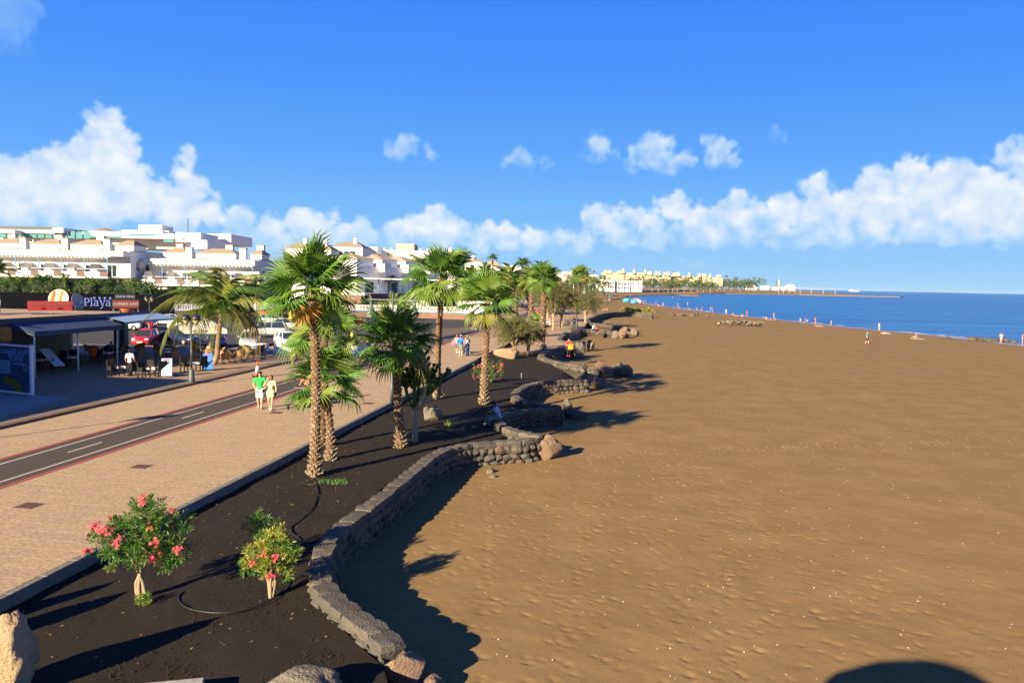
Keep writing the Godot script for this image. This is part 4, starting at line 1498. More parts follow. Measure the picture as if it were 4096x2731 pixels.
func spread_r(a: Array, per: int) -> Array:
	var o := []
	for i in a.size() - 1:
		for k in per:
			o.append(lerpf(a[i], a[i + 1], float(k) / per))
	o.append(a[-1])
	return o

func oleander(label: String, at: Vector3, lumps: Array, n: int, mats: Array, flowers: Array, nf: int, sd: int) -> void:
	var o := thing("oleander_shrub", label, "shrub", at, 0.0, "pink flowering oleanders in the bed")
	var r := RandomNumberGenerator.new()
	r.seed = sd
	var ps := []
	for i in 5:
		var l: Array = lumps[i % lumps.size()]
		ps.append([Vector3(rf(-0.05, 0.05), -0.1, rf(-0.05, 0.05)), Vector3(rf(-0.1, 0.1), 0.3, rf(-0.08, 0.08)), l[0] * Vector3(0.55, 0.75, 0.55), l[0] + Vector3(rf(-0.2, 0.2), 0.1, rf(-0.2, 0.2))])
	limbs(o, M.pale_bark, ps, 0.045)
	if n > 200:
		o.scale = Vector3.ONE * 1.1
	var cr := node("crown", o)
	leafy(cr, "leaf_tuft", lumps, n, tufts.oleander, mats, 1.0, sd)
	for f in flowers:
		for i in 4:
			inst(tufts.flower[r.randi() % 3], "blossom", M.pink_petal, cr, Transform3D(aim(Vector3(r.randfn() * 0.3, 1, r.randfn() * 0.3 + 0.5), r.randf() * 6), f[0] + Vector3(r.randfn(), r.randfn(), r.randfn()) * f[1] * 0.5).scaled_local(Vector3.ONE * 0.75))
	for i in nf:
		var pd := lump_point(lumps[i % lumps.size()], r)
		var p: Vector3 = lumps[i % lumps.size()][0] + (pd[0] - lumps[i % lumps.size()][0]).normalized() * lumps[i % lumps.size()][1] * 1.04
		inst(tufts.flower[r.randi() % 3], "blossom", M.pink_petal if r.randf() < 0.55 else M.faded_petal, cr, Transform3D(aim(pd[1], r.randf() * 6), p))

func olive_tree(label: String, at: Vector3, wide: float, tall: float, n: int, sd: int, group := "grey green trees along the promenade") -> void:
	var o := thing("olive_green_tree", label, "tree", at, 0.0, group)
	var r := RandomNumberGenerator.new()
	r.seed = sd
	var lumps := []
	var ps := []
	for i in 9:
		var a := i * 2.4
		var q := sqrt((i + 0.5) / 9.0)
		var c := Vector3(cos(a) * q * wide * 0.68, tall * (0.62 + 0.2 * (1.0 - q) + r.randf_range(-0.06, 0.06)), sin(a) * q * wide * 0.6)
		lumps.append([c, Vector3(wide * 0.40, tall * 0.24, wide * 0.38) * r.randf_range(0.8, 1.15)])
		if i < 6:
			ps.append([Vector3(0, -0.2, 0), Vector3(r.randf_range(-0.1, 0.1) + 0.1 * sin(sd), tall * 0.22, 0), c * Vector3(0.5, 0.75, 0.5), c])
	limbs(o, M.pale_bark, ps, 0.14)
	crown_mass(o, "crown", lumps, n, tufts.fine, [M.olive_0, M.olive_1, M.olive_2], 0.85, sd)

func bush(label: String, at: Vector3, lumps: Array, n: int, mats: Array, size: float, sd: int, called := "garden_shrub", group := "", cat := "shrub") -> Node3D:
	var o := thing(called, label, cat, at, 0.0, group)
	var s := st(true)
	for l in lumps:
		tube(s, [Vector3(l[0].x * 0.5, -0.3, l[0].z * 0.5), l[0]], [0.06, 0.02], 4)
	add(s, "stem", M.pale_bark, o)
	crown_mass(o, "crown", lumps, n, tufts.broad, mats, size, sd)
	return o

func build_plants() -> void:
	rng.seed = 21
	nm("pale_bark", lin(0.22, 0.15, 0.09), lin(0.34, 0.25, 0.16), 2.0, 0.9, 111, 0.4)
	leaf_mat("ole_0", lin(0.028, 0.085, 0.012), lin(0.03, 0.08, 0.01), 0.45)
	leaf_mat("ole_1", lin(0.050, 0.120, 0.016), lin(0.05, 0.11, 0.01), 0.45)
	leaf_mat("ole_2", lin(0.085, 0.125, 0.026), lin(0.06, 0.10, 0.01), 0.5)
	leaf_mat("ole_y", lin(0.30, 0.27, 0.035), lin(0.2, 0.18, 0.01), 0.5)
	leaf_mat("ole_z", lin(0.17, 0.20, 0.028), lin(0.12, 0.15, 0.01), 0.5)
	leaf_mat("pink_petal", lin(0.68, 0.09, 0.13), lin(0.3, 0.05, 0.06), 0.6)
	leaf_mat("faded_petal", lin(0.28, 0.10, 0.04), lin(0.1, 0.04, 0.01), 0.8)
	leaf_mat("olive_0", lin(0.085, 0.085, 0.028), lin(0.05, 0.05, 0.01), 0.7)
	leaf_mat("olive_1", lin(0.13, 0.115, 0.042), lin(0.06, 0.06, 0.01), 0.7)
	leaf_mat("olive_2", lin(0.06, 0.070, 0.022), lin(0.04, 0.05, 0.01), 0.7)
	leaf_mat("hedge_0", lin(0.024, 0.062, 0.012), lin(0.02, 0.06, 0.01), 0.55)
	leaf_mat("hedge_1", lin(0.055, 0.105, 0.014), lin(0.05, 0.09, 0.01), 0.55)
	leaf_mat("hedge_2", lin(0.115, 0.135, 0.018), lin(0.08, 0.1, 0.01), 0.55)
	leaf_mat("magenta", lin(0.22, 0.02, 0.06), lin(0.1, 0.01, 0.03), 0.6)
	tufts.oleander = [tuft_mesh(1, 22, 0.13, 0.011, 1.5), tuft_mesh(2, 20, 0.12, 0.012, 1.7), tuft_mesh(3, 24, 0.14, 0.010, 1.9)]
	tufts.flower = [flower_mesh(1), flower_mesh(2), flower_mesh(3)]
	tufts.fine = [tuft_mesh(4, 26, 0.36, 0.022, 1.6, false), tuft_mesh(5, 26, 0.42, 0.02, 2.0, false)]
	tufts.broad = [tuft_mesh(6, 14, 0.34, 0.06, 1.6, false), tuft_mesh(7, 14, 0.4, 0.05, 1.8, false)]
	# the two oleanders near the lookout
	oleander("large dark green oleander with pink flowers and a three-stemmed trunk", Vector3(-7.47, -0.24, -16.5), [[Vector3(-0.02, 1.25, 0), Vector3(0.62, 0.42, 0.55)], [Vector3(-0.42, 1.12, 0.1), Vector3(0.42, 0.40, 0.45)], [Vector3(0.42, 1.22, -0.05), Vector3(0.42, 0.45, 0.42)], [Vector3(0.12, 1.5, 0), Vector3(0.45, 0.30, 0.4)], [Vector3(-0.1, 0.92, 0.15), Vector3(0.55, 0.25, 0.45)], [Vector3(0.5, 0.85, 0.1), Vector3(0.28, 0.22, 0.25)]], 270, [M.ole_0, M.ole_0, M.ole_1, M.ole_2], [[Vector3(0.12, 1.86, 0.2), 0.10], [Vector3(-0.72, 1.38, 0.25), 0.10], [Vector3(-0.42, 1.42, 0.45), 0.08], [Vector3(-0.22, 1.22, 0.55), 0.07], [Vector3(0.78, 0.98, 0.25), 0.07], [Vector3(-0.85, 0.95, 0.3), 0.06]], 20, 5)
	oleander("smaller yellow green oleander with pink flowers by the wall", Vector3(-4.89, -0.24, -16.72), [[Vector3(0.0, 0.85, 0), Vector3(0.48, 0.36, 0.42)], [Vector3(-0.22, 0.78, 0.1), Vector3(0.36, 0.30, 0.36)], [Vector3(0.26, 0.85, 0), Vector3(0.34, 0.34, 0.34)], [Vector3(0.02, 1.12, 0), Vector3(0.3, 0.24, 0.28)]], 150, [M.ole_y, M.ole_z, M.ole_z, M.ole_1], [[Vector3(-0.22, 0.92, 0.42), 0.09], [Vector3(0.08, 0.55, 0.42), 0.06]], 12, 6)
	oleander("loose green top of an oleander rising behind the yellow green one", Vector3(-5.57, -0.24, -18.49), [[Vector3(0.0, 0.95, 0), Vector3(0.34, 0.26, 0.3)]], 40, [M.ole_1, M.ole_2], [], 0, 7)
	oleander("round oleander with pink flowers behind the skirted fan palm", Vector3(-1.55, -0.24, -53.97), [[Vector3(-0.45, 0.75, 0), Vector3(0.6, 0.6, 0.5)], [Vector3(0.4, 0.9, 0), Vector3(0.65, 0.65, 0.5)], [Vector3(0.0, 0.6, 0), Vector3(0.8, 0.5, 0.5)]], 170, [M.ole_0, M.ole_1, M.ole_2], [[Vector3(0.75, 1.2, 0.3), 0.2], [Vector3(0.9, 0.85, 0.3), 0.15], [Vector3(-0.6, 1.1, 0.3), 0.12]], 16, 8)
	var low := bush("low tuft of green and yellow leaves at the large oleander's foot", Vector3(-7.3, -0.24, -16.2), [[Vector3(0.0, 0.08, 0.05), Vector3(0.17, 0.09, 0.15)]], 40, [M.ole_1, M.ole_z], 0.16, 9, "ground_tuft")
	# grey-green trees along the promenade
	olive_tree("rounded grey green tree with a leaning trunk in the black bed", Vector3(0.18, -0.2, -72.42), 2.1, 3.5, 420, 1)
	olive_tree("second grey green tree with a dark trunk beside the first", Vector3(1.43, -0.2, -75.82), 1.6, 2.9, 260, 2)
	olive_tree("tall grey green tree with two trunks beside the lamp post", Vector3(5.65, 0, -114.58), 3.6, 7.0, 620, 3)
	olive_tree("grey green tree with a bent trunk next to the two-trunk tree", Vector3(6.94, 0, -116.12), 2.9, 6.2, 420, 4)
	olive_tree("small grey green tree standing behind the low stone wall", Vector3(12.33, 0, -139.2), 3.2, 5.0, 380, 5)
	olive_tree("grey green tree in the shade near the cycle lane bend", Vector3(6.04, 0, -141.39), 3.0, 6.5, 340, 6)
	# branching candelabra cactus
	cactus(Vector3(-3.9, -0.24, -33.42))
	# aloe
	var al := thing("aloe_plant", "pale green aloe rosette in the black gravel bed", "plant", Vector3(-2.77, -0.24, -36.69))
	for i in 16:
		var a := i * 2.4
		var tl := 0.15 + 0.045 * i
		var s := st()
		var d := Vector3(sin(tl) * cos(a), cos(tl), sin(tl) * sin(a))
		var l := rf(0.5, 0.62)
		var sd := d.cross(Vector3.UP).normalized() * 0.045
		var nn := sd.cross(d).normalized() * 0.03
		loft(s, [PackedVector3Array([sd, nn, -sd, -nn]), PackedVector3Array([d * l * 0.5 + sd * 0.8, d * l * 0.5 + nn, d * l * 0.5 - sd * 0.8, d * l * 0.5 - nn]), PackedVector3Array([d * l + sd * 0.1, d * l + nn * 0.1, d * l - sd * 0.1, d * l - nn * 0.1])])
		add(s, "leaf", pm("aloe_green", lin(0.15, 0.19, 0.055), 0.5), al)
	# yellow shrubs over the tall wall on the beach
	for i in 3:
		var pts := [Vector3(27.13, -0.2, -198.5), Vector3(29.18, -0.2, -201.11), Vector3(31.56, -0.2, -199.42)]
		bush("low yellow green shrub spilling over the tall lava wall", pts[i] + Vector3(0, 0.3, 0), [[Vector3(0, 0.25, 0), Vector3(1.6, 0.6, 1.0)], [Vector3(1.2, 0.2, 0), Vector3(1.2, 0.5, 0.8)]], 60, [M.ole_y, M.hedge_2], 1.0, 30 + i, "beach_shrub", "yellow shrubs over the beach wall")

func cactus(at: Vector3) -> void:
	var o := thing("candelabra_cactus", "tall branching dark green candelabra cactus beside the stocky palm", "cactus", at)
	var m := nm("cactus_green", lin(0.028, 0.060, 0.016), lin(0.06, 0.10, 0.03), 2.0, 0.7, 121)
	var pale := nm("cactus_bark", lin(0.20, 0.19, 0.12), lin(0.34, 0.30, 0.20), 2.0, 0.85, 122)
	var s := st(true)
	tube(s, spline([Vector3(0, -0.1, 0), Vector3(0.02, 0.8, 0), Vector3(-0.02, 1.6, 0)], 4), [0.12, 0.115, 0.11, 0.105, 0.1], 8)
	add(s, "trunk", pale, o)
	var r := RandomNumberGenerator.new()
	r.seed = 9
	for i in 5:
		var a: float = [0.0, 0.5, 2.9, 1.6, -1.2][i]
		var b := Vector3(cos(a), 0, sin(a))
		var s2 := st(true)
		var reach: float = [0.95, 0.65, 0.55, 0.35, 0.45][i]
		var tip := b * reach + Vector3(0, 2.6 + 0.25 * i, 0)
		tube(s2, spline([Vector3(0, 1.3 + 0.05 * i, 0), b * reach * 0.5 + Vector3(0, 1.75, 0), tip], 4), [0.09, 0.085, 0.08, 0.075], 6)
		var br := add(s2, "branch", pale if i < 2 else m, o)
		for k in 15:
			var t := 0.35 + 0.65 * r.randf()
			var c := Vector3(0, 1.6, 0).lerp(tip, t) + b * 0.1
			var an := r.randf() * TAU
			var d := (Vector3(cos(an) * 0.8, 0.7, sin(an) * 0.8) + b * 0.35).normalized()
			var n := 3
			var p := c
			var s3 := st(true)
			for j in n:
				var l := r.randf_range(0.16, 0.26)
				var q := p + d * l
				tube(s3, [p, p.lerp(q, 0.25), p.lerp(q, 0.75), q], [0.035, 0.075, 0.072, 0.028], 5)
				p = q
				d = (d + Vector3(r.randfn() * 0.25, 0.35, r.randfn() * 0.25)).normalized()
			add(s3, "joint_arm", m, br)

# ---------------------------------------------------------------- buildings near the car park
# a box from its front rectangle [x0, x1, y0, y1, z] and its depth
func pb(par: Node, called: String, m: Material, r: Array, depth: float, bev := 0.0) -> MeshInstance3D:
	return pbox(par, called, m, Vector3((r[0] + r[1]) * 0.5, (r[2] + r[3]) * 0.5, r[4] - depth * 0.5) - par_at(par), Vector3(r[1] - r[0], r[3] - r[2], depth), 0.0, bev)

func par_at(par: Node) -> Vector3:
	return par.position if par is Node3D and par.get_parent() == self else (par.position + par.get_parent().position if par is Node3D else Vector3.ZERO)

func hip_roof(par: Node, m: Material, r: Array, depth: float, rise: float, over := 0.15) -> MeshInstance3D:
	var s := st()
	var a := Vector3(r[0] - over, r[3], r[4] + over)
	var b := Vector3(r[1] + over, r[3], r[4] + over)
	var c := Vector3(r[1] + over, r[3], r[4] - depth - over)
	var d := Vector3(r[0] - over, r[3], r[4] - depth - over)
	var ins := minf((r[1] - r[0]) * 0.3, depth * 0.42)
	var e := Vector3(r[0] + ins, r[3] + rise, r[4] - depth * 0.5)
	var f := Vector3(r[1] - ins, r[3] + rise, r[4] - depth * 0.5)
	var o := (a + c) * 0.5
	quad_o(s, a, b, f, e, o)
	tri_o(s, b, c, f, o)
	quad_o(s, c, d, e, f, o)
	tri_o(s, d, a, e, o)
	quad_o(s, a, b, b - Vector3(0, 0.12, 0), a - Vector3(0, 0.12, 0), o)
	quad_o(s, b, c, c - Vector3(0, 0.12, 0), b - Vector3(0, 0.12, 0), o)
	var w := add(s, "roof", m, par)
	w.position = -par_at(par)
	return w

func window(par: Node, r: Array, frame := true, mull := 2) -> void:
	var g := pb(par, "window", M.glass_dark, [r[0], r[1], r[2], r[3], r[4] + 0.01], 0.06)
	if frame:
		var s := st()
		var w: float = r[1] - r[0]
		var h: float = r[3] - r[2]
		for k in mull + 1:
			bx(s, -w * 0.5 + w * k / mull, 0, 0.04, 0.07, h, 0.06)
		bx(s, 0, h * 0.5, 0.04, w, 0.07, 0.06)
		bx(s, 0, -h * 0.5, 0.04, w, 0.07, 0.06)
		add(s, "window_frame", M.white_paint, g)

# terrace houses: x0..x1, front of the balcony at z, levels in metres
func villa_row(called: String, label: String, x0: float, x1: float, z: float, depth: float, yb: float, y1: float, y2: float, bays: int, attics: Array, right_bay := 0.0) -> Node3D:
	var t := thing(called, label, "apartment building", Vector3((x0 + x1) * 0.5, 0, z), 0.0, "white apartment rows behind the car park")
	var cx := (x0 + x1) * 0.5
	var w := x1 - x0
	var W: Material = M.white_wall
	# ground floor, balcony slab, upper wall
	pbox(t, "ground_floor", M.stone_wall, Vector3(0, yb * 0.5 - 0.2, -depth * 0.5 - 4.0), Vector3(w, yb + 0.2, depth))
	pbox(t, "balcony_slab", W, Vector3(-right_bay * 0.5, yb + 0.1, -2.0), Vector3(w - right_bay, 0.26, 4.4))
	pbox(t, "upper_wall", W, Vector3(0, (yb + y2) * 0.5 + 0.15, -depth * 0.5 - 4.0), Vector3(w, y2 - yb, depth))
	pbox(t, "cornice", M.dark_trim, Vector3(0, y2 + 0.2, -depth * 0.5 - 3.9), Vector3(w + 0.25, 0.1, depth + 0.25))
	# upper band over the bays that stands forward
	pbox(t, "fascia", W, Vector3(0, y2 - 0.45, -2.6), Vector3(w, 0.9, 2.9))
	var bw := (w - right_bay) / bays
	for i in bays:
		var bx0 := -w * 0.5 + bw * i
		# parapet: alternating white and pink stone panels
		pbox(t, "parapet_panel", W, Vector3(bx0 + bw * 0.34, yb + 0.62, 0.12), Vector3(bw * 0.64, 1.0, 0.14))
		pbox(t, "parapet_panel", M.stone_wall, Vector3(bx0 + bw * 0.83, yb + 0.62, 0.07), Vector3(bw * 0.34, 1.0, 0.12))
		pbox(t, "flower_box", W, Vector3(bx0 + bw * 0.42, yb + 1.28, 0.16), Vector3(bw * 0.28, 0.24, 0.3))
		pbox(t, "post", M.blue_post, Vector3(bx0 + bw, yb + 2.3, 0.1), Vector3(0.13, 2.9, 0.13))
		pbox(t, "rail", M.white_paint, Vector3(bx0 + bw * 0.5, yb + 1.62, 0.08), Vector3(bw, 0.06, 0.06))
		# partition with a rounded corner, its far side in shade
		var s := st()
		var poly := PackedVector2Array([Vector2(0, 0), Vector2(0, 2.35), Vector2(2.7, 2.35), Vector2(3.2, 2.15), Vector2(3.4, 1.75), Vector2(3.4, 0)])
		var xf := Transform3D(Basis(Vector3(0, 0, 1), Vector3(1, 0, 0), Vector3(0, 1, 0)), Vector3(bx0 + bw * 0.18, yb + 0.25, -4.0))
		var s2 := st()
		prism(s2, poly, -0.09, 0.09, true)
		var o := inst(mesh_of(s2), "partition", W, t, Transform3D(Basis(Vector3(0, 0, 1), Vector3(1, 0, 0), Vector3(0, 1, 0)), Vector3(bx0 + bw * 0.12, yb + 0.25, -4.0)))
		var win := pbox(t, "balcony_door", M.glass_dark, Vector3(bx0 + bw * 0.72, yb + 1.35, -3.96), Vector3(bw * 0.36, 2.0, 0.08))
		pbox(win, "door_frame", M.white_paint, Vector3(0, 0, 0.05), Vector3(0.08, 2.0, 0.06))
		pbox(win, "door_frame", M.white_paint, Vector3(0, 1.0, 0.05), Vector3(bw * 0.36, 0.08, 0.06))
		# pergola: beams and lattice
		for k in 4:
			pbox(t, "pergola_beam", M.white_paint, Vector3(bx0 + bw * 0.5, y2 - 0.92 - 0.14 * k * 0.5, -0.2 - 0.75 * k), Vector3(bw, 0.09, 0.07))
		for k in 6:
			var ls := st()
			box(ls, Transform3D(Basis(Vector3.BACK, 0.75), Vector3.ZERO), Vector3(0.62, 0.05, 0.03))
			box(ls, Transform3D(Basis(Vector3.BACK, -0.75), Vector3(0, 0, 0.02)), Vector3(0.62, 0.05, 0.03))
			add(ls, "lattice", M.white_paint, t, T(Vector3(bx0 + bw * (k + 0.5) / 6.0, y2 - 1.2, 0.0)))
		# pots on the balcony
		if i % 2 == 0:
			var ps := st(true)
			lathe(ps, Vector3.ZERO, [[0.14, 0], [0.2, 0.3], [0.22, 0.34]], 8)
			add(ps, "flower_pot", M.terracotta, t, T(Vector3(bx0 + bw * 0.6, yb + 1.4, 0.16)))
	# attics with hipped roofs, set back from the front
	for a in attics:
		var rr := [x0 + a[0] * w, x0 + a[1] * w, y2 + 0.25, y2 + 1.35, z - 5.4]
		var at := pb(t, "attic", W, rr, 5.2)
		var rf2 := hip_roof(t, M.roof_tile, rr, 5.2, 0.95)
		if a[2] > 0.0:
			var cxx: float = (x0 + a[2] * w)
			var c := pbox(t, "chimney", W, Vector3(cxx - cx, y2 + 1.2, -5.6), Vector3(1.15, 2.0, 1.2))
			pbox(c, "chimney_cap", M.roof_tile, Vector3(0, 1.08, 0), Vector3(1.4, 0.16, 1.45))
		if a[3] > 0.0:
			var cxx: float = (x0 + a[3] * w)
			var c := pbox(t, "chimney", W, Vector3(cxx - cx, y2 + 2.3, -8.6), Vector3(1.3, 1.3, 1.2))
			pbox(c, "chimney_cap", M.roof_tile, Vector3(0, 0.72, 0), Vector3(1.5, 0.16, 1.4))
	# side wall windows
	for k in 3:
		var sw := pbox(t, "window", M.glass_dark, Vector3(w * 0.5 + 0.02, yb + 2.3, -7.0 - k * 4.2), Vector3(0.08, 1.7, 1.3))
		pbox(sw, "window_shutter", M.grey_paint, Vector3(0.03, 0.3, 0), Vector3(0.06, 1.0, 1.24))
		pbox(sw, "window_frame", M.white_paint, Vector3(0.03, 0, 0), Vector3(0.05, 1.7, 0.08))
	return t

func build_buildings() -> void:
	rng.seed = 61
	nm("white_wall", lin(0.66, 0.64, 0.61), lin(0.76, 0.745, 0.72), 0.25, 0.9, 131)
	pm("white_paint", lin(0.74, 0.73, 0.70), 0.6)
	nm("stone_wall", lin(0.13, 0.075, 0.058), lin(0.20, 0.12, 0.095), 0.8, 0.9, 132, 0.5, 0.04)
	pm("dark_trim", lin(0.03, 0.035, 0.04), 0.6)
	pm("blue_post", lin(0.07, 0.19, 0.34), 0.6)
	nm("roof_tile", lin(0.27, 0.205, 0.14), lin(0.34, 0.27, 0.19), 0.6, 0.9, 133)
	pm("terracotta", lin(0.36, 0.13, 0.05), 0.85)
	pm("grey_paint", lin(0.34, 0.33, 0.33), 0.7)
	pm("glass_dark", lin(0.02, 0.028, 0.035), 0.08, 0.6)
	nm("cream_wall", lin(0.40, 0.315, 0.215), lin(0.46, 0.365, 0.255), 0.15, 0.9, 134)
	pm("teal_glass", lin(0.08, 0.22, 0.22), 0.15, 0.6)
	# terrace houses
	var A := villa_row("apartment_row", "long white apartment row with four hipped attics above the dark hedge", -97.0, -70.2, -148.0, 14.5, 5.9, 7.76, 10.75, 6, [[0.02, 0.20, 0.24, 0.10], [0.285, 0.49, 0.53, 0.43], [0.565, 0.78, 0.82, 0.72], [0.87, 1.0, 0.0, 0.0]], 2.2)
	var B := villa_row("apartment_row", "white apartment row with red flowering shrubs and awnings below", -69.4, -48.4, -154.0, 20.0, 4.75, 6.44, 9.75, 5, [[0.10, 0.30, 0.34, 0.20], [0.40, 0.76, 0.83, 0.66], [0.90, 1.0, 0.0, 0.95]], 0.0)
	for k in 2:
		var aw := pbox(B, "awning", M.white_paint, Vector3(-6.5 + k * 6.2, 4.35, 1.2), Vector3(4.2, 0.12, 2.0))
		pbox(aw, "awning_valance", M.white_paint, Vector3(0, -0.16, 1.0), Vector3(4.2, 0.24, 0.05))
	# block whose long side is turned away from the sun
	var C := thing("apartment_block", "white apartment block with its long shaded side and white pergola", "apartment building", Vector3(-27.49, -0.8, -150), 1.02, "white apartment rows behind the car park")
	pbox(C, "ground_floor", M.stone_wall, Vector3(14.0, 2.3, -5), Vector3(28, 4.6, 10))
	pbox(C, "upper_wall", M.white_wall, Vector3(14.0, 7.3, -5.6), Vector3(28, 5.0, 9))
	pbox(C, "string_course", M.white_wall, Vector3(14.0, 4.7, -4.6), Vector3(28.3, 0.4, 11))
	for k in 4:
		var x := 3.4 + k * 7.0
		var a := pbox(C, "attic", M.white_wall, Vector3(x, 10.4, -5.6), Vector3(4.6, 1.6, 7))
		var s := st()
		var q := [Vector3(-2.5, 0.8, 3.7), Vector3(2.5, 0.8, 3.7), Vector3(2.5, 0.8, -3.7), Vector3(-2.5, 0.8, -3.7), Vector3(0, 1.9, 0)]
		for e in 4:
			tri_o(s, q[e], q[(e + 1) % 4], q[4], Vector3(0, 0.8, 0))
		add(s, "roof", M.roof_tile, a)
		var db := pbox(C, "stair_box", M.white_wall, Vector3(x + 3.5, 9.6, -0.6), Vector3(1.9, 1.6, 2.0))
		pbox(C, "pergola_post", M.blue_post, Vector3(x - 1.0, 6.1, 2.0), Vector3(0.14, 3.0, 0.14))
		pbox(C, "pergola_post", M.blue_post, Vector3(x + 2.5, 6.1, 2.0), Vector3(0.14, 3.0, 0.14))
		for j in 12:
			pbox(C, "pergola_beam", M.white_paint, Vector3(x - 3.2 + j * 0.58, 7.55, 0.6), Vector3(0.1, 0.16, 3.2))
		pbox(C, "balcony_door", M.glass_dark, Vector3(x, 5.9, -1.06), Vector3(2.2, 2.0, 0.1))
		pbox(C, "parapet_panel", M.stone_wall, Vector3(x, 4.4, 2.1), Vector3(6.9, 1.0, 0.15))
		pbox(C, "ground_window", M.glass_dark, Vector3(x, 2.4, 0.05), Vector3(3.2, 1.7, 0.1))
		pbox(C, "column", M.white_paint, Vector3(x + 2.6, 2.2, 2.0), Vector3(0.4, 3.6, 0.4))
	var arch := st(true)
	tube(arch, spline([Vector3(9.0, 3.2, 2.3), Vector3(10.5, 4.3, 2.3), Vector3(12.5, 4.7, 2.3), Vector3(14.5, 4.3, 2.3), Vector3(16.0, 3.2, 2.3)], 4), [0.16], 6)
	add(arch, "arch", M.white_paint, C)
	pbox(C, "blue_awning", pm("blue_canvas", lin(0.025, 0.06, 0.30), 0.7), Vector3(12.5, 3.25, 2.6), Vector3(6.4, 0.3, 1.4))
	# garden walls stepping down to the street
	for g in [[[-30.1, -20.85, 1.25, 3.77, -160], "long white garden wall with a sloped end below the shaded block"], [[-27.71, -21.93, 0.02, 2.34, -157], "white garden wall with a pink coping at the railing"], [[-20.86, -15.9, 0.15, 2.79, -157], "low white garden wall behind the small bright green tree"], [[-10.73, -4, 0.25, 2.77, -160], "white garden wall behind the fan palms beyond the railing"]]:
		var gw := thing("garden_wall", g[1], "wall", Vector3((g[0][0] + g[0][1]) * 0.5, 0, g[0][4]))
		pb(gw, "wall", M.white_wall, g[0], 0.4)
		pbox(gw, "coping", M.roof_tile, Vector3(0, g[0][3] + 0.05, -0.2), Vector3(g[0][1] - g[0][0] + 0.1, 0.1, 0.5))
	# hotel blocks behind
	var H1 := thing("hotel_building", "long hotel with a row of glazed balconies and dark roof edge behind the attics", "hotel", Vector3(-130, 0, -225))
	pb(H1, "wall", M.white_wall, [-153.15, -124.28, 14.42, 18.4, -225], 18.0)
	pb(H1, "roof_slab", M.dark_trim, [-152.4, -124.03, 18.46, 19.16, -224], 19.0)
	pb(H1, "parapet_band", M.white_wall, [-151.07, -122.71, 17.31, 18.24, -222], 2.0)
	for i in 13:
		var x := -100.0 + i * 17.0
		var px := x * 225.0 / 1900.0 - 139.2 + 0.0
		pbox(H1, "balcony_door", M.teal_glass, Vector3(-139.0 + i * 2.05 + 130.0, 17.1, 2.3), Vector3(1.7, 1.9, 0.15))
	pb(H1, "stair_tower", M.white_wall, [-122.73, -119.84, 17.55, 18.81, -221], 6.0)
	pb(H1, "rooftop_box", M.white_wall, [-132.29, -131.49, 17, 18.02, -219], 4.0)
	var H2 := thing("hotel_building", "white stepped hotel with flat roofs and a square rooftop tower", "hotel", Vector3(-100, 0, -235))
	for b in [[[-129.97, -120.95, 17.53, 18.7, -236], 12.0], [[-120.71, -110.95, 17.72, 18.94, -236], 12.0], [[-132.22, -103.06, 14.29, 17.91, -240], 16.0], [[-110.03, -98.56, 17.03, 19.22, -233], 12.0], [[-107.45, -100.79, 19.29, 21.08, -238], 8.0], [[-99.54, -94.58, 16.94, 18.39, -231], 8.0], [[-99.7, -97.98, 18.41, 19.39, -236], 5.0], [[-93.57, -86.71, 16.06, 18.7, -230], 14.0], [[-87.7, -83.44, 14.07, 16.54, -226], 16.0], [[-102.44, -96.71, 14.3, 18.76, -238], 10.0], [[-92.74, -83.73, 16.39, 19.33, -246], 20.0]]:
		pb(H2, "wall_block", M.white_wall, b[0], b[1])
	for b in [[-127.42, -120.07, 16.84, 17.42, -234], [-119.33, -110.26, 17.01, 17.6, -234], [-107.98, -105.06, 17.71, 18.25, -232.8], [-104.82, -100.31, 17.78, 18.33, -232.8], [-96.95, -94.18, 15.96, 16.68, -230], [-91.97, -90.89, 16.75, 17.17, -229.9]]:
		pb(H2, "window_strip", M.teal_glass, b, 0.4)
	var mast := pbox(H2, "roof_mast", M.dark_trim, Vector3(-89.78, 0, -229) - Vector3(-100, -17.93, -235) , Vector3(0.18, 9.0, 0.18))
	var H3 := thing("hotel_building", "white hotel with loggia openings and a tall rooftop block behind the palms", "hotel", Vector3(-30, 0, -262))
	for b in [[[-44.28, -26.01, 7.23, 16.12, -262], 20.0], [[-37.33, -31.67, 16.07, 18.34, -264], 10.0], [[-46.21, -44.25, 15.06, 16.75, -250], 6.0], [[-45.49, -41.76, 14.71, 16.7, -254], 8.0], [[-36.82, -24.07, 7.28, 15.03, -256], 8.0]]:
		pb(H3, "wall_block", M.cream_wall if b[1] == 10.0 else M.white_wall, b[0], b[1])
	for b in [[-43.6, -41.96, 14.47, 15.42, -261.9], [-39.9, -38.94, 14.53, 15.49, -261.9], [-38.66, -37.7, 14.56, 15.51, -261.9], [-36.74, -35.37, 14.6, 15.55, -261.9], [-41.12, -39.47, 12.6, 13.7, -261.9]]:
		pb(H3, "loggia", M.roof_tile, b, 0.3)
	for k in 9:
		pb(H3, "roof_chimney", M.white_wall, [-44.0 + k * 2.3, -43.5 + k * 2.3, 15.9, 16.9, -266.0], 0.6)
	# more white houses between the palms
	var mid := [[[-55.09, -50.27, 6.51, 13.93, -200], "white house with a chimney left of the tallest palm's crown"], [[-52.6, -45.07, 6.62, 13.9, -205], "white house half hidden behind the tallest palm's crown"], [[-47.27, -39.16, 6.78, 15.09, -215], "white house with a hipped roof behind the tallest palm"], [[-26.12, -15.63, 7.43, 14.61, -250], "white house behind the shaggy-footed palm's crown"], [[-21.89, -10.88, 7.82, 14.09, -300], "white house with a flat roof behind the light green palm"]]
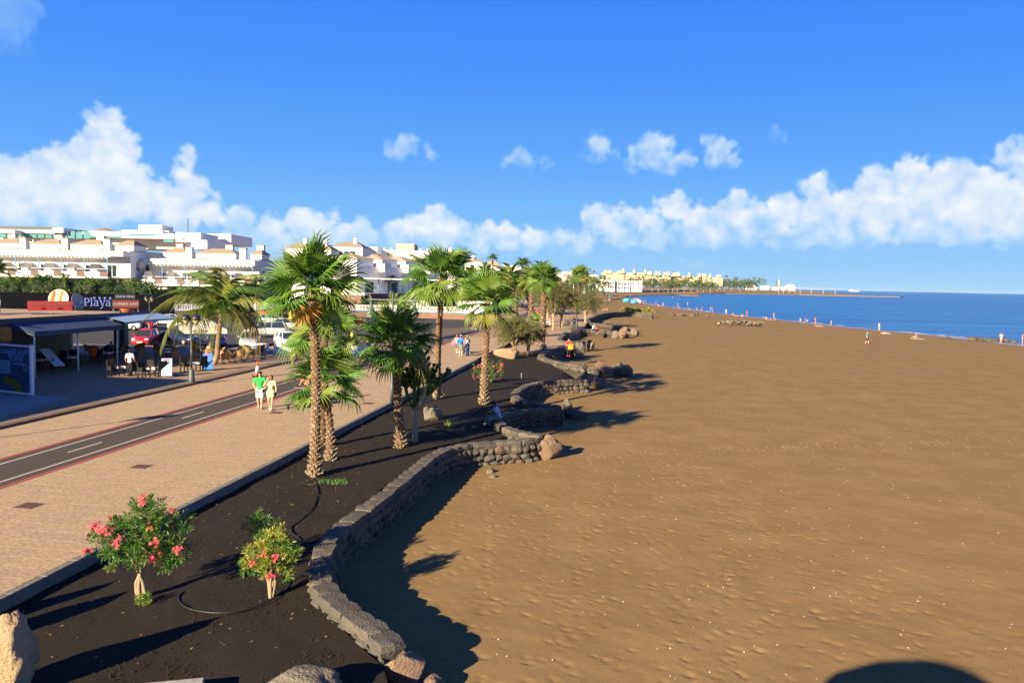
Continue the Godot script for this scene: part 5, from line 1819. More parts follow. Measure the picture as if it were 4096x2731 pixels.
	for m in mid:
		var t := thing("white_house", m[1].replace(" left of", " beside"), "house", Vector3((m[0][0] + m[0][1]) * 0.5, 0, m[0][4]), 0.0, "white houses behind the palms")
		pb(t, "wall", M.white_wall, [m[0][0], m[0][1], 0.0, m[0][3], m[0][4]], 12.0)
		hip_roof(t, M.roof_tile, m[0], 12.0, 1.5)
		pbox(t, "chimney", M.white_wall, Vector3(1.5, m[0][3] + 1.3, -4), Vector3(0.9, 2.2, 0.9))
		for k in 2:
			pbox(t, "window", M.glass_dark, Vector3(-2.0 + k * 3.5, m[0][3] - 2.0, 0.05), Vector3(1.4, 1.6, 0.15))
	# street wall with white railing
	railing()
	# hedge and garden below the rows
	var hl := []
	for i in 15:
		hl.append([Vector3(-17.0 + i * 2.05, rf(3.2, 4.0), rf(-1.0, 1.0)), Vector3(1.7, rf(1.4, 1.9), 1.5)])
	bush("tall dense green hedge above the wall with blue letters", Vector3(-72, 0, -133.08) + Vector3(0, 0.6, -2.0), hl, 900, [M.hedge_0, M.hedge_0, M.hedge_1, M.hedge_2], 1.5, 41, "hotel_hedge", "", "hedge")
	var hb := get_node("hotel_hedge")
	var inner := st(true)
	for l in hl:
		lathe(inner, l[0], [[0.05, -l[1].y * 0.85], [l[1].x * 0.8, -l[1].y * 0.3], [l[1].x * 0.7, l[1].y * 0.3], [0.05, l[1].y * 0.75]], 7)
	add(inner, "filler_core", pm("hedge_inner", lin(0.008, 0.016, 0.005), 0.95), hb)  # dark filler lumps added inside the hedge so that nothing shows through
	var sh := [[Vector3(-62.39, 2.2, -137), "bright green garden shrub beside the cafe sign"], [Vector3(-61.25, 2.33, -139), "leafy garden shrub with red flowers under the balconies"], [Vector3(-59.34, 2.35, -140), "yellow green garden shrub under the white awning"], [Vector3(-57.54, 2.21, -141), "round green garden shrub by the round road sign"], [Vector3(-56.3, 2.06, -142), "spiky green garden shrub next to the pink stone wall"]]
	for i in sh.size():
		bush(sh[i][1], sh[i][0] + Vector3(0, -0.8, 0), [[Vector3(0, 1.6, 0), Vector3(1.5, 1.4, 1.2)], [Vector3(0.6, 2.6, 0), Vector3(0.9, 1.0, 0.8)]], 60, [M.hedge_1, M.hedge_2, M.magenta if i == 1 else M.hedge_1], 0.8, 50 + i, "garden_shrub", "shrubs in the hotel garden")
	bush("small bright green round tree behind the railing", Vector3(-16.23, 0.59, -146), [[Vector3(0, 3.2, 0), Vector3(2.6, 1.8, 2.0)], [Vector3(-1.6, 2.4, 0), Vector3(1.4, 1.2, 1.2)], [Vector3(1.2, 2.0, 0), Vector3(1.4, 1.2, 1.2)]], 120, [M.hedge_1, M.frond_0], 0.9, 60, "round_tree", "", "tree")
	bush("grey green hedge behind the street lantern", Vector3(-29.39, 0.73, -148), [[Vector3(0, 1.6, 0), Vector3(2.6, 1.0, 1.2)], [Vector3(3.0, 1.4, 0), Vector3(2.4, 0.9, 1.2)]], 80, [M.hedge_0, M.hedge_1], 0.8, 61, "garden_shrub", "", "hedge")

func railing() -> void:
	var pts := [Vector3(-57.6, 0, -118.57), Vector3(-58.17, 0, -125.9), Vector3(-50.85, 0, -130.99), Vector3(-40.87, 0, -139.33), Vector3(-31.59, 0, -143.83), Vector3(-22.86, 0, -146.12), Vector3(-14.6, 0, -144.39), Vector3(-6.02, 0, -141.2)]
	var t := thing("street_wall", "pink stone street wall topped by a white slatted railing", "wall")
	var end := [Vector3(-6.02, 0, -141.2), Vector3(-3.62, 0, -184.38), Vector3(-0.91, 0, -228.64)]
	for run in [pts, end]:
		for i in run.size() - 1:
			var a: Vector3 = run[i]
			var b: Vector3 = run[i + 1]
			var l := a.distance_to(b)
			var turn := atan2(-(b.z - a.z), b.x - a.x)
			var c := (a + b) * 0.5
			pbox(t, "wall", M.stone_wall, c + Vector3(0, 0.5, 0), Vector3(l, 1.05, 0.4), turn)
			pbox(t, "coping", M.blue_post, c + Vector3(0, 1.06, 0), Vector3(l, 0.12, 0.46), turn)
			if run == end:
				continue
			var n := int(l / 2.2)
			for k in n:
				var p := a.lerp(b, (k + 0.5) / n) + Vector3(0, 1.12, 0)
				var w := l / n
				var s := st()
				bx(s, 0, 0.92, 0, w, 0.09, 0.07)
				bx(s, 0, 0.12, 0, w, 0.09, 0.07)
				bx(s, w * 0.5, 0.52, 0, 0.12, 1.08, 0.12)
				if k % 2:
					for q in 9:
						bx(s, -w * 0.5 + w * (q + 0.5) / 9.0, 0.52, 0, 0.07, 0.76, 0.04)
				else:
					for q in 4:
						bx(s, -w * 0.5 + w * (q + 0.5) / 4.0, 0.52, 0, 0.07, 0.76, 0.04)
					for q in 3:
						bx(s, 0, 0.3 + q * 0.22, 0, w, 0.06, 0.03)
				add(s, "railing_panel", M.white_paint, t, T(p, turn))

# ---------------------------------------------------------------- the town along the bay
func far_house(label: String, r: Array, hip: bool, depth: float, wins := 3, m: Material = null) -> Node3D:
	var t := thing("far_house", label, "house", Vector3((r[0] + r[1]) * 0.5, 0, r[4]), 0.0, "white houses along the bay")
	pb(t, "wall", m if m else M.white_wall, [r[0], r[1], -0.5, r[3], r[4]], depth)
	if hip:
		hip_roof(t, M.roof_tile, r, depth, (r[3] - r[2]) * 0.3 + 0.6)
	else:
		pb(t, "parapet", M.white_wall, [r[0] - 0.1, r[1] + 0.1, r[3], r[3] + 0.5, r[4] + 0.1], 0.4)
	var w: float = r[1] - r[0]
	var hh: float = r[3] + 0.3
	for k in wins:
		for j in maxi(1, int(hh / 5.0)):
			pbox(t, "window", M.glass_dark, Vector3(-w * 0.5 + w * (k + 0.5) / wins, hh - hh * 0.3 - j * 4.6, 0.1), Vector3(w / wins * 0.42, minf(hh * 0.22, 2.6), 0.3))
	return t

func build_far_town() -> void:
	rng.seed = 71
	var hs := [
		[[-22.33, -9.11, 6.52, 18.44, -600], true, "white house with a hipped roof under the tall thin palm"],
		[[-9.26, 5.46, 6.79, 19.23, -610], false, "flat white block above the date palms"],
		[[5.78, 19.21, 5.42, 16.47, -640], true, "white house behind the slim fan palm's crown"],
		[[32.48, 47.59, 2.73, 16.13, -800], true, "white house with a roof terrace behind the olive trees"],
		[[52.62, 81.34, 1.37, 14.94, -960], true, "broad white house with a wide tiled hip roof on the bay"],
		[[78.65, 103.09, 1.77, 13.45, -970], true, "white house with a low hip roof next to the broad one"],
		[[100.97, 116.43, 2.24, 13.18, -950], false, "pale shop building with a glazed upper floor on the bay"],
		[[117.06, 134.6, 2.53, 12.03, -955], false, "pale shop building with a turquoise front on the bay"],
		[[140.95, 155.65, 2.67, 12.1, -1000], false, "small white kiosk building behind the bushy trees"],
		[[77.12, 90.75, 15.84, 26.03, -1300], false, "small white house on the rise behind the bay"],
		[[94.24, 111.23, 15.09, 29.21, -1350], true, "small white house with a dome-like roof on the rise"],
		[[122.08, 141.9, 13.71, 23.22, -1400], false, "distant white house between two tree tops"],
	]
	for h in hs:
		far_house(h[2], h[0], h[1], 14.0, 5)
	# long sandstone hotel with pointed roof turrets
	var t := thing("bay_hotel", "long sandstone hotel with rows of windows and pointed roof turrets", "hotel", Vector3(0, 0, -1230))
	pm("hotel_pane", lin(0.20, 0.13, 0.07), 0.6)
	for b in [[[133.74, 205.36, 7.39, 26.05, -1230], 30.0], [[131.22, 205.34, 7.39, 21.41, -1218], 20.0], [[205.92, 234.37, 8.36, 23.19, -1233], 30.0], [[238.01, 291.2, 9.18, 22.93, -1252], 30.0], [[235.52, 313.7, 9.38, 19.13, -1242], 20.0], [[291.7, 316.69, 9.93, 21.74, -1254], 28.0], [[134.41, 145.35, 24.81, 28.97, -1227], 10.0], [[240.42, 248.93, 21.87, 27.42, -1249], 8.0], [[285.45, 290.69, 21.41, 26.97, -1251], 8.0], [[308.03, 313.28, 21.2, 25.78, -1252], 8.0], [[198.16, 204.6, 22.78, 28.55, -1227], 8.0], [[153.71, 161.43, 25.15, 28.99, -1227], 6.0], [[223.18, 231.57, 22.66, 27.8, -1230], 8.0]]:
		pb(t, "wing", M.cream_wall, b[0], b[1])
	for row in 3:
		for i in 30:
			pb(t, "window", M.hotel_pane, [134.76 + i * 2.43, 134.76 + i * 2.43 + 1.2, 14.6 - row * 4.6, 16.8 - row * 4.6, -1217.6], 0.3)
		for i in 28:
			pb(t, "window", M.hotel_pane, [238.34 + i * 2.67, 238.34 + i * 2.67 + 1.3, 11.8 - row * 4.2, 13.9 - row * 4.2, -1241.6], 0.3)
	for x in [Vector3(162.04, 28.44, -1227), Vector3(178.14, 28.1, -1227), Vector3(194.56, 27.78, -1227), Vector3(211.54, 26.22, -1230), Vector3(216.07, 25.66, -1230), Vector3(230.06, 25.93, -1230), Vector3(248.37, 25.85, -1248), Vector3(264.11, 24.84, -1248), Vector3(279.71, 24.49, -1248), Vector3(296.21, 24.18, -1251)]:
		var s := st()
		lathe(s, Vector3.ZERO, [[3.0, -3.0], [2.0, 1.2], [1.0, 2.1], [1.0, 3.9]], 4)
		add(s, "roof_turret", M.cream_wall, t, T(x - Vector3(0, 0, -1230) + Vector3(0, -0.3, 0), PI / 4))
	# dark sea wall
	var sw := thing("sea_wall", "dark lava stone sea wall below the bay's white houses", "wall")
	var path := [Vector3(60.55, -1, -662.64), Vector3(93.87, -1, -972.36), Vector3(133.9, -1, -1054.35), Vector3(180.1, -1, -1136.24), Vector3(254.8, -1, -1379.29), Vector3(360.62, -1, -1628.22)]
	for i in path.size() - 1:
		var a: Vector3 = path[i]
		var b: Vector3 = path[i + 1]
		pbox(sw, "wall_section", M.lava_2, (a + b) * 0.5 + Vector3(0, 0.4, 0), Vector3(a.distance_to(b), 2.6, 1.0), atan2(-(b.z - a.z), b.x - a.x))
	# far beaches and the long spit
	var sand: Material = M.sand
	var s1 := st()
	for poly in [[Vector3(61.7, -1.5, -703.53), Vector3(90.81, -1.5, -940.45), Vector3(128.5, -1.5, -1011.67), Vector3(174, -1.5, -1097.65), Vector3(259.13, -1.5, -1327.11), Vector3(356.2, -1.5, -1608.16), Vector3(177.93, -1.5, -793.3), Vector3(175.35, -1.5, -820.25), Vector3(163.23, -1.5, -822.2), Vector3(129.9, -1.5, -768.06), Vector3(101.64, -1.5, -689.8), Vector3(84.2, -1.5, -611.63), Vector3(50.95, -1.5, -436.26)], [Vector3(213.55, -1.2, -1108.42), Vector3(239.21, -1.2, -1079.65), Vector3(299.77, -1.2, -1172.37), Vector3(421.78, -1.2, -1220.71), Vector3(478.14, -1.2, -1179.35), Vector3(530.81, -1.2, -1136.86), Vector3(563.14, -1.2, -1188.77), Vector3(546.49, -1.2, -1281.6), Vector3(620.66, -1.2, -1519.32), Vector3(834.17, -1.2, -2138.57), Vector3(1569.15, -1.2, -4383.89), Vector3(1677.18, -1.2, -5344.61), Vector3(904.07, -1.2, -3300.43), Vector3(476.17, -1.2, -2150.29)]]:
		var pv := PackedVector2Array()
		for p in poly:
			pv.append(v2(p))
		prism(s1, pv, -6.0, poly[0].y)
	struct(add(s1, "far_beach", sand))
	var s2 := st()
	for i in 40:
		var k := i / 39.0
		var p: Vector3 = Vector3(156.76, -2, -824.45).lerp(Vector3(186.01, -2, -827.35), k) if i < 12 else Vector3(450.41, -2, -1315.54).lerp(Vector3(593.64, -2, -1253.11), (i - 12) / 27.0)
		s2.append_from(rocks[i % 6], 0, T(p + Vector3(rf(-3, 3), -0.2, rf(-3, 3)), i, Vector3(rf(4, 12), rf(0.6, 1.4), rf(2, 5))))
	tag(add_done(s2, "rocky_reef", M.lava_2), "dark low reef rocks along the edge of the far beach", "reef", "", "stuff")
	# trees along the bay front: palms and bushy trees, each its own
	var x := 1462.0
	var n := 0
	var spots := [Vector3(164.28, 0, -1102.4), Vector3(174.93, 0, -1126.2), Vector3(207.81, 0, -1237.59), Vector3(223.08, 0, -1272.82), Vector3(264.84, 0, -1413.75), Vector3(278.56, 0, -1446.41), Vector3(294.39, 0, -1484.12), Vector3(327.34, 0, -1583.25), Vector3(355, 0, -1649.99), Vector3(392.36, 0, -1763.44), Vector3(421.96, 0, -1835.81), Vector3(466.37, 0, -1957.51), Vector3(508.22, 0, -2060.56), Vector3(564.94, 0, -2215.12), Vector3(618.55, 0, -2347.99), Vector3(710.32, 0, -2593.04), Vector3(802.55, 0, -2842.62), Vector3(891.13, 0, -3065.19)]
	for i in spots.size():
		spots[i] = spots[i].normalized() * minf(spots[i].length(), 1020.0 if i < 12 else 1500.0) * Vector3(1, 0, 1)
		var d: float = spots[i].length()
		var k := d / 800.0
		var o := thing("bay_tree", "bushy green tree in the row along the far bay", "tree", spots[i], 0.0, "trees along the far bay")
		var ts := st(true)
		tube(ts, [Vector3(0, -0.5, 0), Vector3(0, 3.5 * k, 0)], [0.4 * k, 0.25 * k], 5)
		add(ts, "trunk", M.pale_bark, o)
		var big := rf(1.4, 2.2) * k
		crown_mass(o, "crown", [[Vector3(0, 5.0 * big, 0), Vector3(4.2, 2.6, 3.5) * big], [Vector3(2.6 * big, 4.0 * big, 0), Vector3(2.8, 1.8, 2.5) * big], [Vector3(-2.6 * big, 4.2 * big, 0), Vector3(2.8, 1.8, 2.5) * big]], 110, tufts_broad(), [leaf_mat("bay_0", lin(0.05, 0.085, 0.02), lin(0.03, 0.05, 0.01)), leaf_mat("bay_1", lin(0.09, 0.12, 0.026), lin(0.05, 0.07, 0.01))], 3.2 * k, 400 + i)
	# tower block, white city and bridge pier beyond the spit
	var tw := thing("tower_block", "pale green high-rise tower far along the coast", "tower", Vector3(1348.68, 4.96, -4200))
	pb(tw, "tower", M.teal_pale if M.has("teal_pale") else pm("teal_pale", lin(0.10, 0.17, 0.15), 0.5), [1338.28, 1357.01, 4.95, 49.57, -4200], 18.0)
	pb(tw, "corner_pier", M.white_wall, [1343.04, 1347, 4.94, 51.04, -4195], 4.0)
	for i in 16:
		var a := Vector3(1169.01, 2.81, -4000)
		var w := rf(14, 34)
		far_house("white block in the far town beyond the spit", [a.x + i * 13.0, a.x + i * 13.0 + w, 0.0, rf(9.0, 20.0), a.z - rf(0, 200)], false, 20.0, 2).set_meta("group", "white blocks of the far town")
	var big := thing("silo_building", "white wedge-shaped building at the end of the far town", "building", Vector3(1303.51, 6.03, -3900))
	pb(big, "wall", M.white_wall, [1288.82, 1325.65, 5.09, 24.49, -3900], 30.0)
	pb(big, "roof_block", M.white_wall, [1296.52, 1319.02, 24.1, 28.18, -3900], 20.0)
	var pier := thing("jetty_bridge", "long pale concrete jetty on tall pillars behind the spit", "jetty", Vector3(528.9, 6.73, -1500))
	var deck := [Vector3(469.76, 8.26, -1500), Vector3(585.91, 8.84, -1500)]
	pbox(pier, "deck", pm("jetty_concrete", lin(0.20, 0.24, 0.28), 0.8), (deck[0] + deck[1]) * 0.5 - pier.position, Vector3(deck[0].distance_to(deck[1]), 1.0, 4.0))
	for p in [Vector3(480.88, 5.81, -1500), Vector3(489.54, 5.97, -1500), Vector3(500.17, 6.17, -1500), Vector3(510.79, 6.38, -1500), Vector3(519.92, 6.55, -1500), Vector3(540.39, 6.95, -1500), Vector3(561.64, 7.35, -1500), Vector3(583.43, 7.77, -1500)]:
		pbox(pier, "pillar", M.jetty_concrete, Vector3(p.x, 2.0, p.z) - pier.position, Vector3(1.0, 9.0, 1.4))
	var ship := thing("white_ship", "low white ship on the far horizon", "ship", Vector3(2468.15, -2, -6000))
	pbox(ship, "hull", M.white_wall, Vector3(0, 4, 0), Vector3(70, 7, 12))
	pbox(ship, "cabin", M.white_wall, Vector3(-14, 10, 0), Vector3(26, 5, 10))
	for p in [Vector3(3138.78, -2, -7275.19), Vector3(4627.89, -2, -9764.29), Vector3(4637.8, -2, -8603.02)]:
		var b := thing("sea_buoy", "small yellow buoy floating out on the open sea", "buoy", p, 0.0, "yellow buoys on the sea")
		var bs := st(true)
		lathe(bs, Vector3.ZERO, [[1.5, -0.6], [1.9, 0.3], [0.8, 1.2], [0.4, 3.0]], 10)
		add(bs, "float", pm("buoy_yellow", lin(0.5, 0.36, 0.05), 0.6), b)
	# palms of the middle distance
	tall_palms()
	# inland ridge
	var hill := st(true)
	for h in [[Vector3(-442.85, 54.49, -900), 26.0, 12.0], [Vector3(67.63, 1.67, -2600), 160.0, 14.0]]:
		lathe(hill, Vector3(h[0].x, 0, h[0].z), [[h[1] * 2.6, -2.0], [h[1] * 1.5, h[0].y * 0.6], [h[1] * 0.5, h[0].y], [1.0, h[0].y * 1.06]], 14)
	struct(add(hill, "hills", nm("hill_earth", lin(0.20, 0.14, 0.11), lin(0.26, 0.19, 0.15), 0.02, 0.95, 140)))

func add_done(s: SurfaceTool, called: String, m: Material) -> MeshInstance3D:
	return inst(s.commit(), called, m)

func tufts_broad() -> Array:
	if not tufts.has("broad"):
		tufts.broad = [tuft_mesh(6, 14, 0.34, 0.06, 1.6, false), tuft_mesh(7, 14, 0.4, 0.05, 1.8, false)]
	return tufts.broad

func tall_palms() -> void:
	var g := "palms and trees of the middle distance"
	feather_palm("very tall thin palm standing above the other trees", Vector3(-6.7, 2.85, -260), [Vector3(0, -4.0, 0), Vector3(0, 5.0, 0), Vector3(0.2, 11.4, 0)], 0.35, 0.95, 26, 1, 201, "date_palm", g)
	var list := [[1098,690,210,5.0,0.95,"shaggy palm at the back of the light green fan palm"], [1112,688,215,7.6,1.0,"brownish palm with a thick skirt under the tall thin palm"], [1146,690,190,4.6,1.25,"broad date palm at the street bend"], [1168,694,170,5.0,1.5,"largest date palm with a wide feathery crown"], [1185,700,165,3.6,1.2,"lower date palm beside the white bench"], [1212,686,230,7.0,1.2,"date palm behind the shaggy-skirted fan palm"], [1060,680,230,5.6,1.1,"date palm behind the shaggy-footed palm's trunk"], [1078,684,220,6.4,1.1,"date palm between the two fan palms of the bed"], [1240,668,330,9.0,1.5,"palm rising over the white houses by the olive trees"], [1200,664,340,11.0,1.3,"small far palm against the sky over the houses"]]
	var pos := [Vector3(-8.81, 1.91, -210), Vector3(-7.44, 2.06, -215), Vector3(-3.18, 2.42, -190), Vector3(-0.87, 2.51, -170), Vector3(0.64, 2.13, -165), Vector3(4.12, 2.23, -230), Vector3(-14.26, 2.61, -230), Vector3(-11.55, 2.35, -220), Vector3(10.71, 3.68, -330), Vector3(3.87, 4.17, -340)]
	for i in list.size():
		var l: Array = list[i]
		var p: Vector3 = pos[i]
		var top: float = p.y + l[3] * 0.9
		p.y = 0.0
		feather_palm(l[5], p, [Vector3(0, -0.5, 0), Vector3(0, top * 0.5, 0), Vector3(0.1, top, 0)], 0.4, l[4] * 1.5, 34, 1, 210 + i, "date_palm", g)
	var bx_ := [Vector3(-9.74, 0, -180.91), Vector3(-8.21, 0, -215.3), Vector3(-5.86, 0, -234.15), Vector3(-3.57, 0, -245.58), Vector3(8.82, 0, -321.54), Vector3(13.06, 0, -294.79), Vector3(20.49, 0, -332.67), Vector3(0.36, 0, -313.48), Vector3(9.86, 0, -508.22), Vector3(37.73, 0, -472.39), Vector3(55.02, 0, -627.61), Vector3(26.22, 0, -377.55)]
	var nm_ := ["dense dark garden bush behind the railing's end", "dense green bush under the brownish palm", "dense green bush at the tall palm's foot", "round bush beside the broad date palm", "low tree behind the shaggy-skirted palm", "round green tree behind the two-trunk tree", "green tree in front of the broad white house", "bush at the foot of the largest date palm", "green tree below the far houses", "tree beside the bay's fan palm", "tree at the end of the dark sea wall", "green bush behind the small grey green tree"]
	for i in bx_.size():
		var k: float = bx_[i].length() / 160.0
		bush(nm_[i], bx_[i], [[Vector3(0, 2.4 * k, 0), Vector3(3.4, 2.0, 2.6) * k], [Vector3(2.6 * k, 1.8 * k, 0), Vector3(2.2, 1.5, 2.0) * k], [Vector3(-2.4 * k, 1.9 * k, 0), Vector3(2.2, 1.6, 2.0) * k]], 90, [M.hedge_0, M.hedge_1, M.olive_0], 1.5 * k, 230 + i, "leafy_tree", g, "tree")
	var fp := [[1398,1], [1420,0], [1434,2], [1448,1], [1525,1], [1550,2], [1610,1], [1640,0], [1668,2], [1690,1], [1724,0]]
	var fq := [Vector3(105.66, 0, -915.29), Vector3(120.09, 0, -945.72), Vector3(129.79, 0, -966.15), Vector3(139.92, 0, -987.49), Vector3(225.8, 0, -1239.95), Vector3(269.28, 0, -1379.37), Vector3(385.84, 0, -1701.94), Vector3(463.55, 0, -1911.95), Vector3(556.96, 0, -2165.97), Vector3(629.9, 0, -2344.33), Vector3(805.66, 0, -2811.79)]
	for i in fq.size():
		fq[i] = fq[i].normalized() * minf(fq[i].length(), 930.0 if i < 7 else 1450.0) * Vector3(1, 0, 1)
		var k: float = fq[i].length() / 700.0
		feather_palm("small palm in the row along the far bay front", fq[i], [Vector3(0, -0.5, 0), Vector3(0, 4.5 * k, 0), Vector3(0, (8.0 + 2.0 * fp[i][1]) * k, 0)], 0.35 * k, 1.15 * k, 12, 1, 250 + i, "date_palm", "palms along the far bay")
	for i in 2:
		var o := thing("pine_tree", "tall dark pine above the far end of the bay", "tree", [Vector3(654.93, 0, -2506.13), Vector3(704.54, 0, -2632.54)][i], 0.0, "pines at the far end of the bay")
		var ps := st(true)
		tube(ps, [Vector3(0, -0.5, 0), Vector3(0, 20, 0)], [0.6, 0.2], 5)
		add(ps, "trunk", M.palm_trunk, o)
		var lm := []
		for k in 6:
			lm.append([Vector3(0, 7.0 + k * 3.2, 0), Vector3(6.0 - 0.9 * k, 1.6, 6.0 - 0.9 * k)])
		crown_mass(o, "crown", lm, 110, tufts_broad(), [M.hedge_0, M.bay_0], 4.5, 270 + i)

# ---------------------------------------------------------------- cafe, terrace, signs
const TY := 0.085

func chair_wicker(label: String) -> Node3D:
	var t := thing("wicker_chair", label, "chair", Vector3.ZERO, 0.0, "wicker chairs on the cafe terrace")
	var m := nm("wicker", lin(0.23, 0.12, 0.045), lin(0.38, 0.22, 0.10), 6.0, 0.8, 151, 0.5)
	for sx in [-1, 1]:
		for sz in [-1, 1]:
			var s := st(true)
			tube(s, [Vector3(sx * 0.24, 0, sz * 0.24), Vector3(sx * 0.22, 0.42, sz * 0.21)], [0.022, 0.024], 5)
			add(s, "leg", m, t)
	var s2 := st(true)
	lathe(s2, Vector3(0, 0.40, 0), [[0.20, 0], [0.27, 0.01], [0.275, 0.06], [0.2, 0.085]], 12)
	add(s2, "seat", m, t)
	var b := st(true)
	var rows := []
	for k in 6:
		var row := []
		for j in 11:
			var a := PI * (j / 10.0) + PI
			var lean := 0.02 * k * k * 0.3
			var hh := 0.44 + k * 0.09 * (0.35 + 0.65 * pow(sin((a - PI)), 0.7))
			row.append(Vector3(cos(a) * (0.285 + 0.012 * k), hh, sin(a) * (0.27 + lean)))
		rows.append(row)
	for k in 5:
		for j in 10:
			quad(b, rows[k][j], rows[k + 1][j], rows[k + 1][j + 1], rows[k][j + 1])
	add(b, "backrest", m, t)
	var arm := st(true)
	tube(arm, [rows[1][0], Vector3(-0.3, 0.66, 0.1), Vector3(-0.28, 0.42, 0.25)], [0.02], 5)
	tube(arm, [rows[1][10], Vector3(0.3, 0.66, 0.1), Vector3(0.28, 0.42, 0.25)], [0.02], 5)
	tube(arm, [rows[5][0], rows[5][2], rows[5][4], rows[5][5], rows[5][6], rows[5][8], rows[5][10]], [0.024], 5)
	add(arm, "armrest", m, t)
	return t

func chair_dark(label: String) -> Node3D:
	var t := thing("rattan_armchair", label, "chair", Vector3.ZERO, 0.0, "dark rattan armchairs on the terrace")
	var m := nm("dark_rattan", lin(0.012, 0.010, 0.009), lin(0.028, 0.023, 0.02), 8.0, 0.6, 152)
	for sx in [-1, 1]:
		for sz in [-1, 1]:
			pbox(t, "leg", m, Vector3(sx * 0.25, 0.2, sz * 0.24), Vector3(0.05, 0.4, 0.05))
		pbox(t, "armrest", m, Vector3(sx * 0.27, 0.52, 0.02), Vector3(0.06, 0.26, 0.5), 0.0, 0.015)
	pbox(t, "seat", m, Vector3(0, 0.42, 0), Vector3(0.5, 0.1, 0.5), 0.0, 0.02)
	var s := st()
	box(s, Transform3D(Basis(Vector3.RIGHT, -0.14), Vector3(0, 0.72, -0.27)), Vector3(0.56, 0.6, 0.06), 0.02)
	add(s, "backrest", m, t)
	return t

func round_table(label: String) -> Node3D:
	var t := thing("round_table", label, "table", Vector3.ZERO, 0.0, "round tables on the cafe terrace")
	var s := st(true)
	lathe(s, Vector3(0, 0.72, 0), [[0.0, 0.0], [0.37, 0.0], [0.38, 0.012], [0.37, 0.025], [0.0, 0.026]], 18, false)
	add(s, "tabletop", pm("table_white", lin(0.62, 0.60, 0.58), 0.25, 0.5), t)
	s = st(true)
	lathe(s, Vector3.ZERO, [[0.03, 0.02], [0.028, 0.72]], 8)
	add(s, "pedestal", M.black_metal, t)
	s = st()
	for k in 4:
		box(s, Transform3D(Basis(Vector3.UP, k * PI / 2 + 0.4), Vector3.ZERO) * Transform3D(Basis(), Vector3(0.14, 0.015, 0)), Vector3(0.28, 0.03, 0.05))
	add(s, "foot", M.black_metal, t)
	return t

func cloth_table(label: String) -> Node3D:
	var t := thing("dining_table", label, "table", Vector3.ZERO, 0.0, "laid tables under the awning")
	pbox(t, "tabletop", M.wood_dark, Vector3(0, 0.71, 0), Vector3(0.8, 0.04, 0.8))
	for sx in [-1, 1]:
		for sz in [-1, 1]:
			pbox(t, "leg", M.wood_dark, Vector3(sx * 0.34, 0.345, sz * 0.34), Vector3(0.06, 0.69, 0.06))
	pbox(t, "under_cloth", pm("burgundy_cloth", lin(0.11, 0.012, 0.022), 0.9), Vector3(0, 0.56, 0), Vector3(0.87, 0.36, 0.87), 0.0, 0.03)
	pbox(t, "top_cloth", pm("white_cloth", lin(0.55, 0.54, 0.55), 0.9), Vector3(0, 0.70, 0), Vector3(0.89, 0.12, 0.89), PI / 4 * 0.0, 0.03)
	return t

func menu_board(label: String, p: Vector3, turn: float, face: Color) -> void:
	var t := thing("menu_board", label, "menu board", p, turn, "slanted menu boards on the terrace")
	var tilt := Basis(Vector3.RIGHT, -0.42)
	var s := st()
	box(s, Transform3D(tilt, Vector3(0, 0.62, 0)), Vector3(0.62, 1.15, 0.04), 0.006)
	add(s, "panel", pm("menu_%d" % int(face.b * 900), face, 0.35), t)
	s = st()
	for k in 7:
		box(s, Transform3D(tilt, Vector3(0, 0.62, 0)) * Transform3D(Basis(), Vector3(0.02 * (k % 3), -0.36 + k * 0.11, 0.023)), Vector3(0.42 - 0.08 * (k % 2), 0.026, 0.004))
	add(s, "printed_lines", pm("print_blue", lin(0.16, 0.26, 0.55), 0.5), t)
	s = st()
	box(s, Transform3D(tilt, Vector3(0, 0.62, 0)) * Transform3D(Basis(), Vector3(0, 0.47, 0.023)), Vector3(0.34, 0.09, 0.004))
	add(s, "heading", pm("print_red", lin(0.5, 0.05, 0.05), 0.5), t)
	s = st()
	for sx in [-1.0, 1.0]:
		tube(s, [Vector3(sx * 0.27, 0, -0.55), Vector3(sx * 0.27, 0.95, -0.2)], [0.015], 4)
	add(s, "stand", M.black_metal, t)

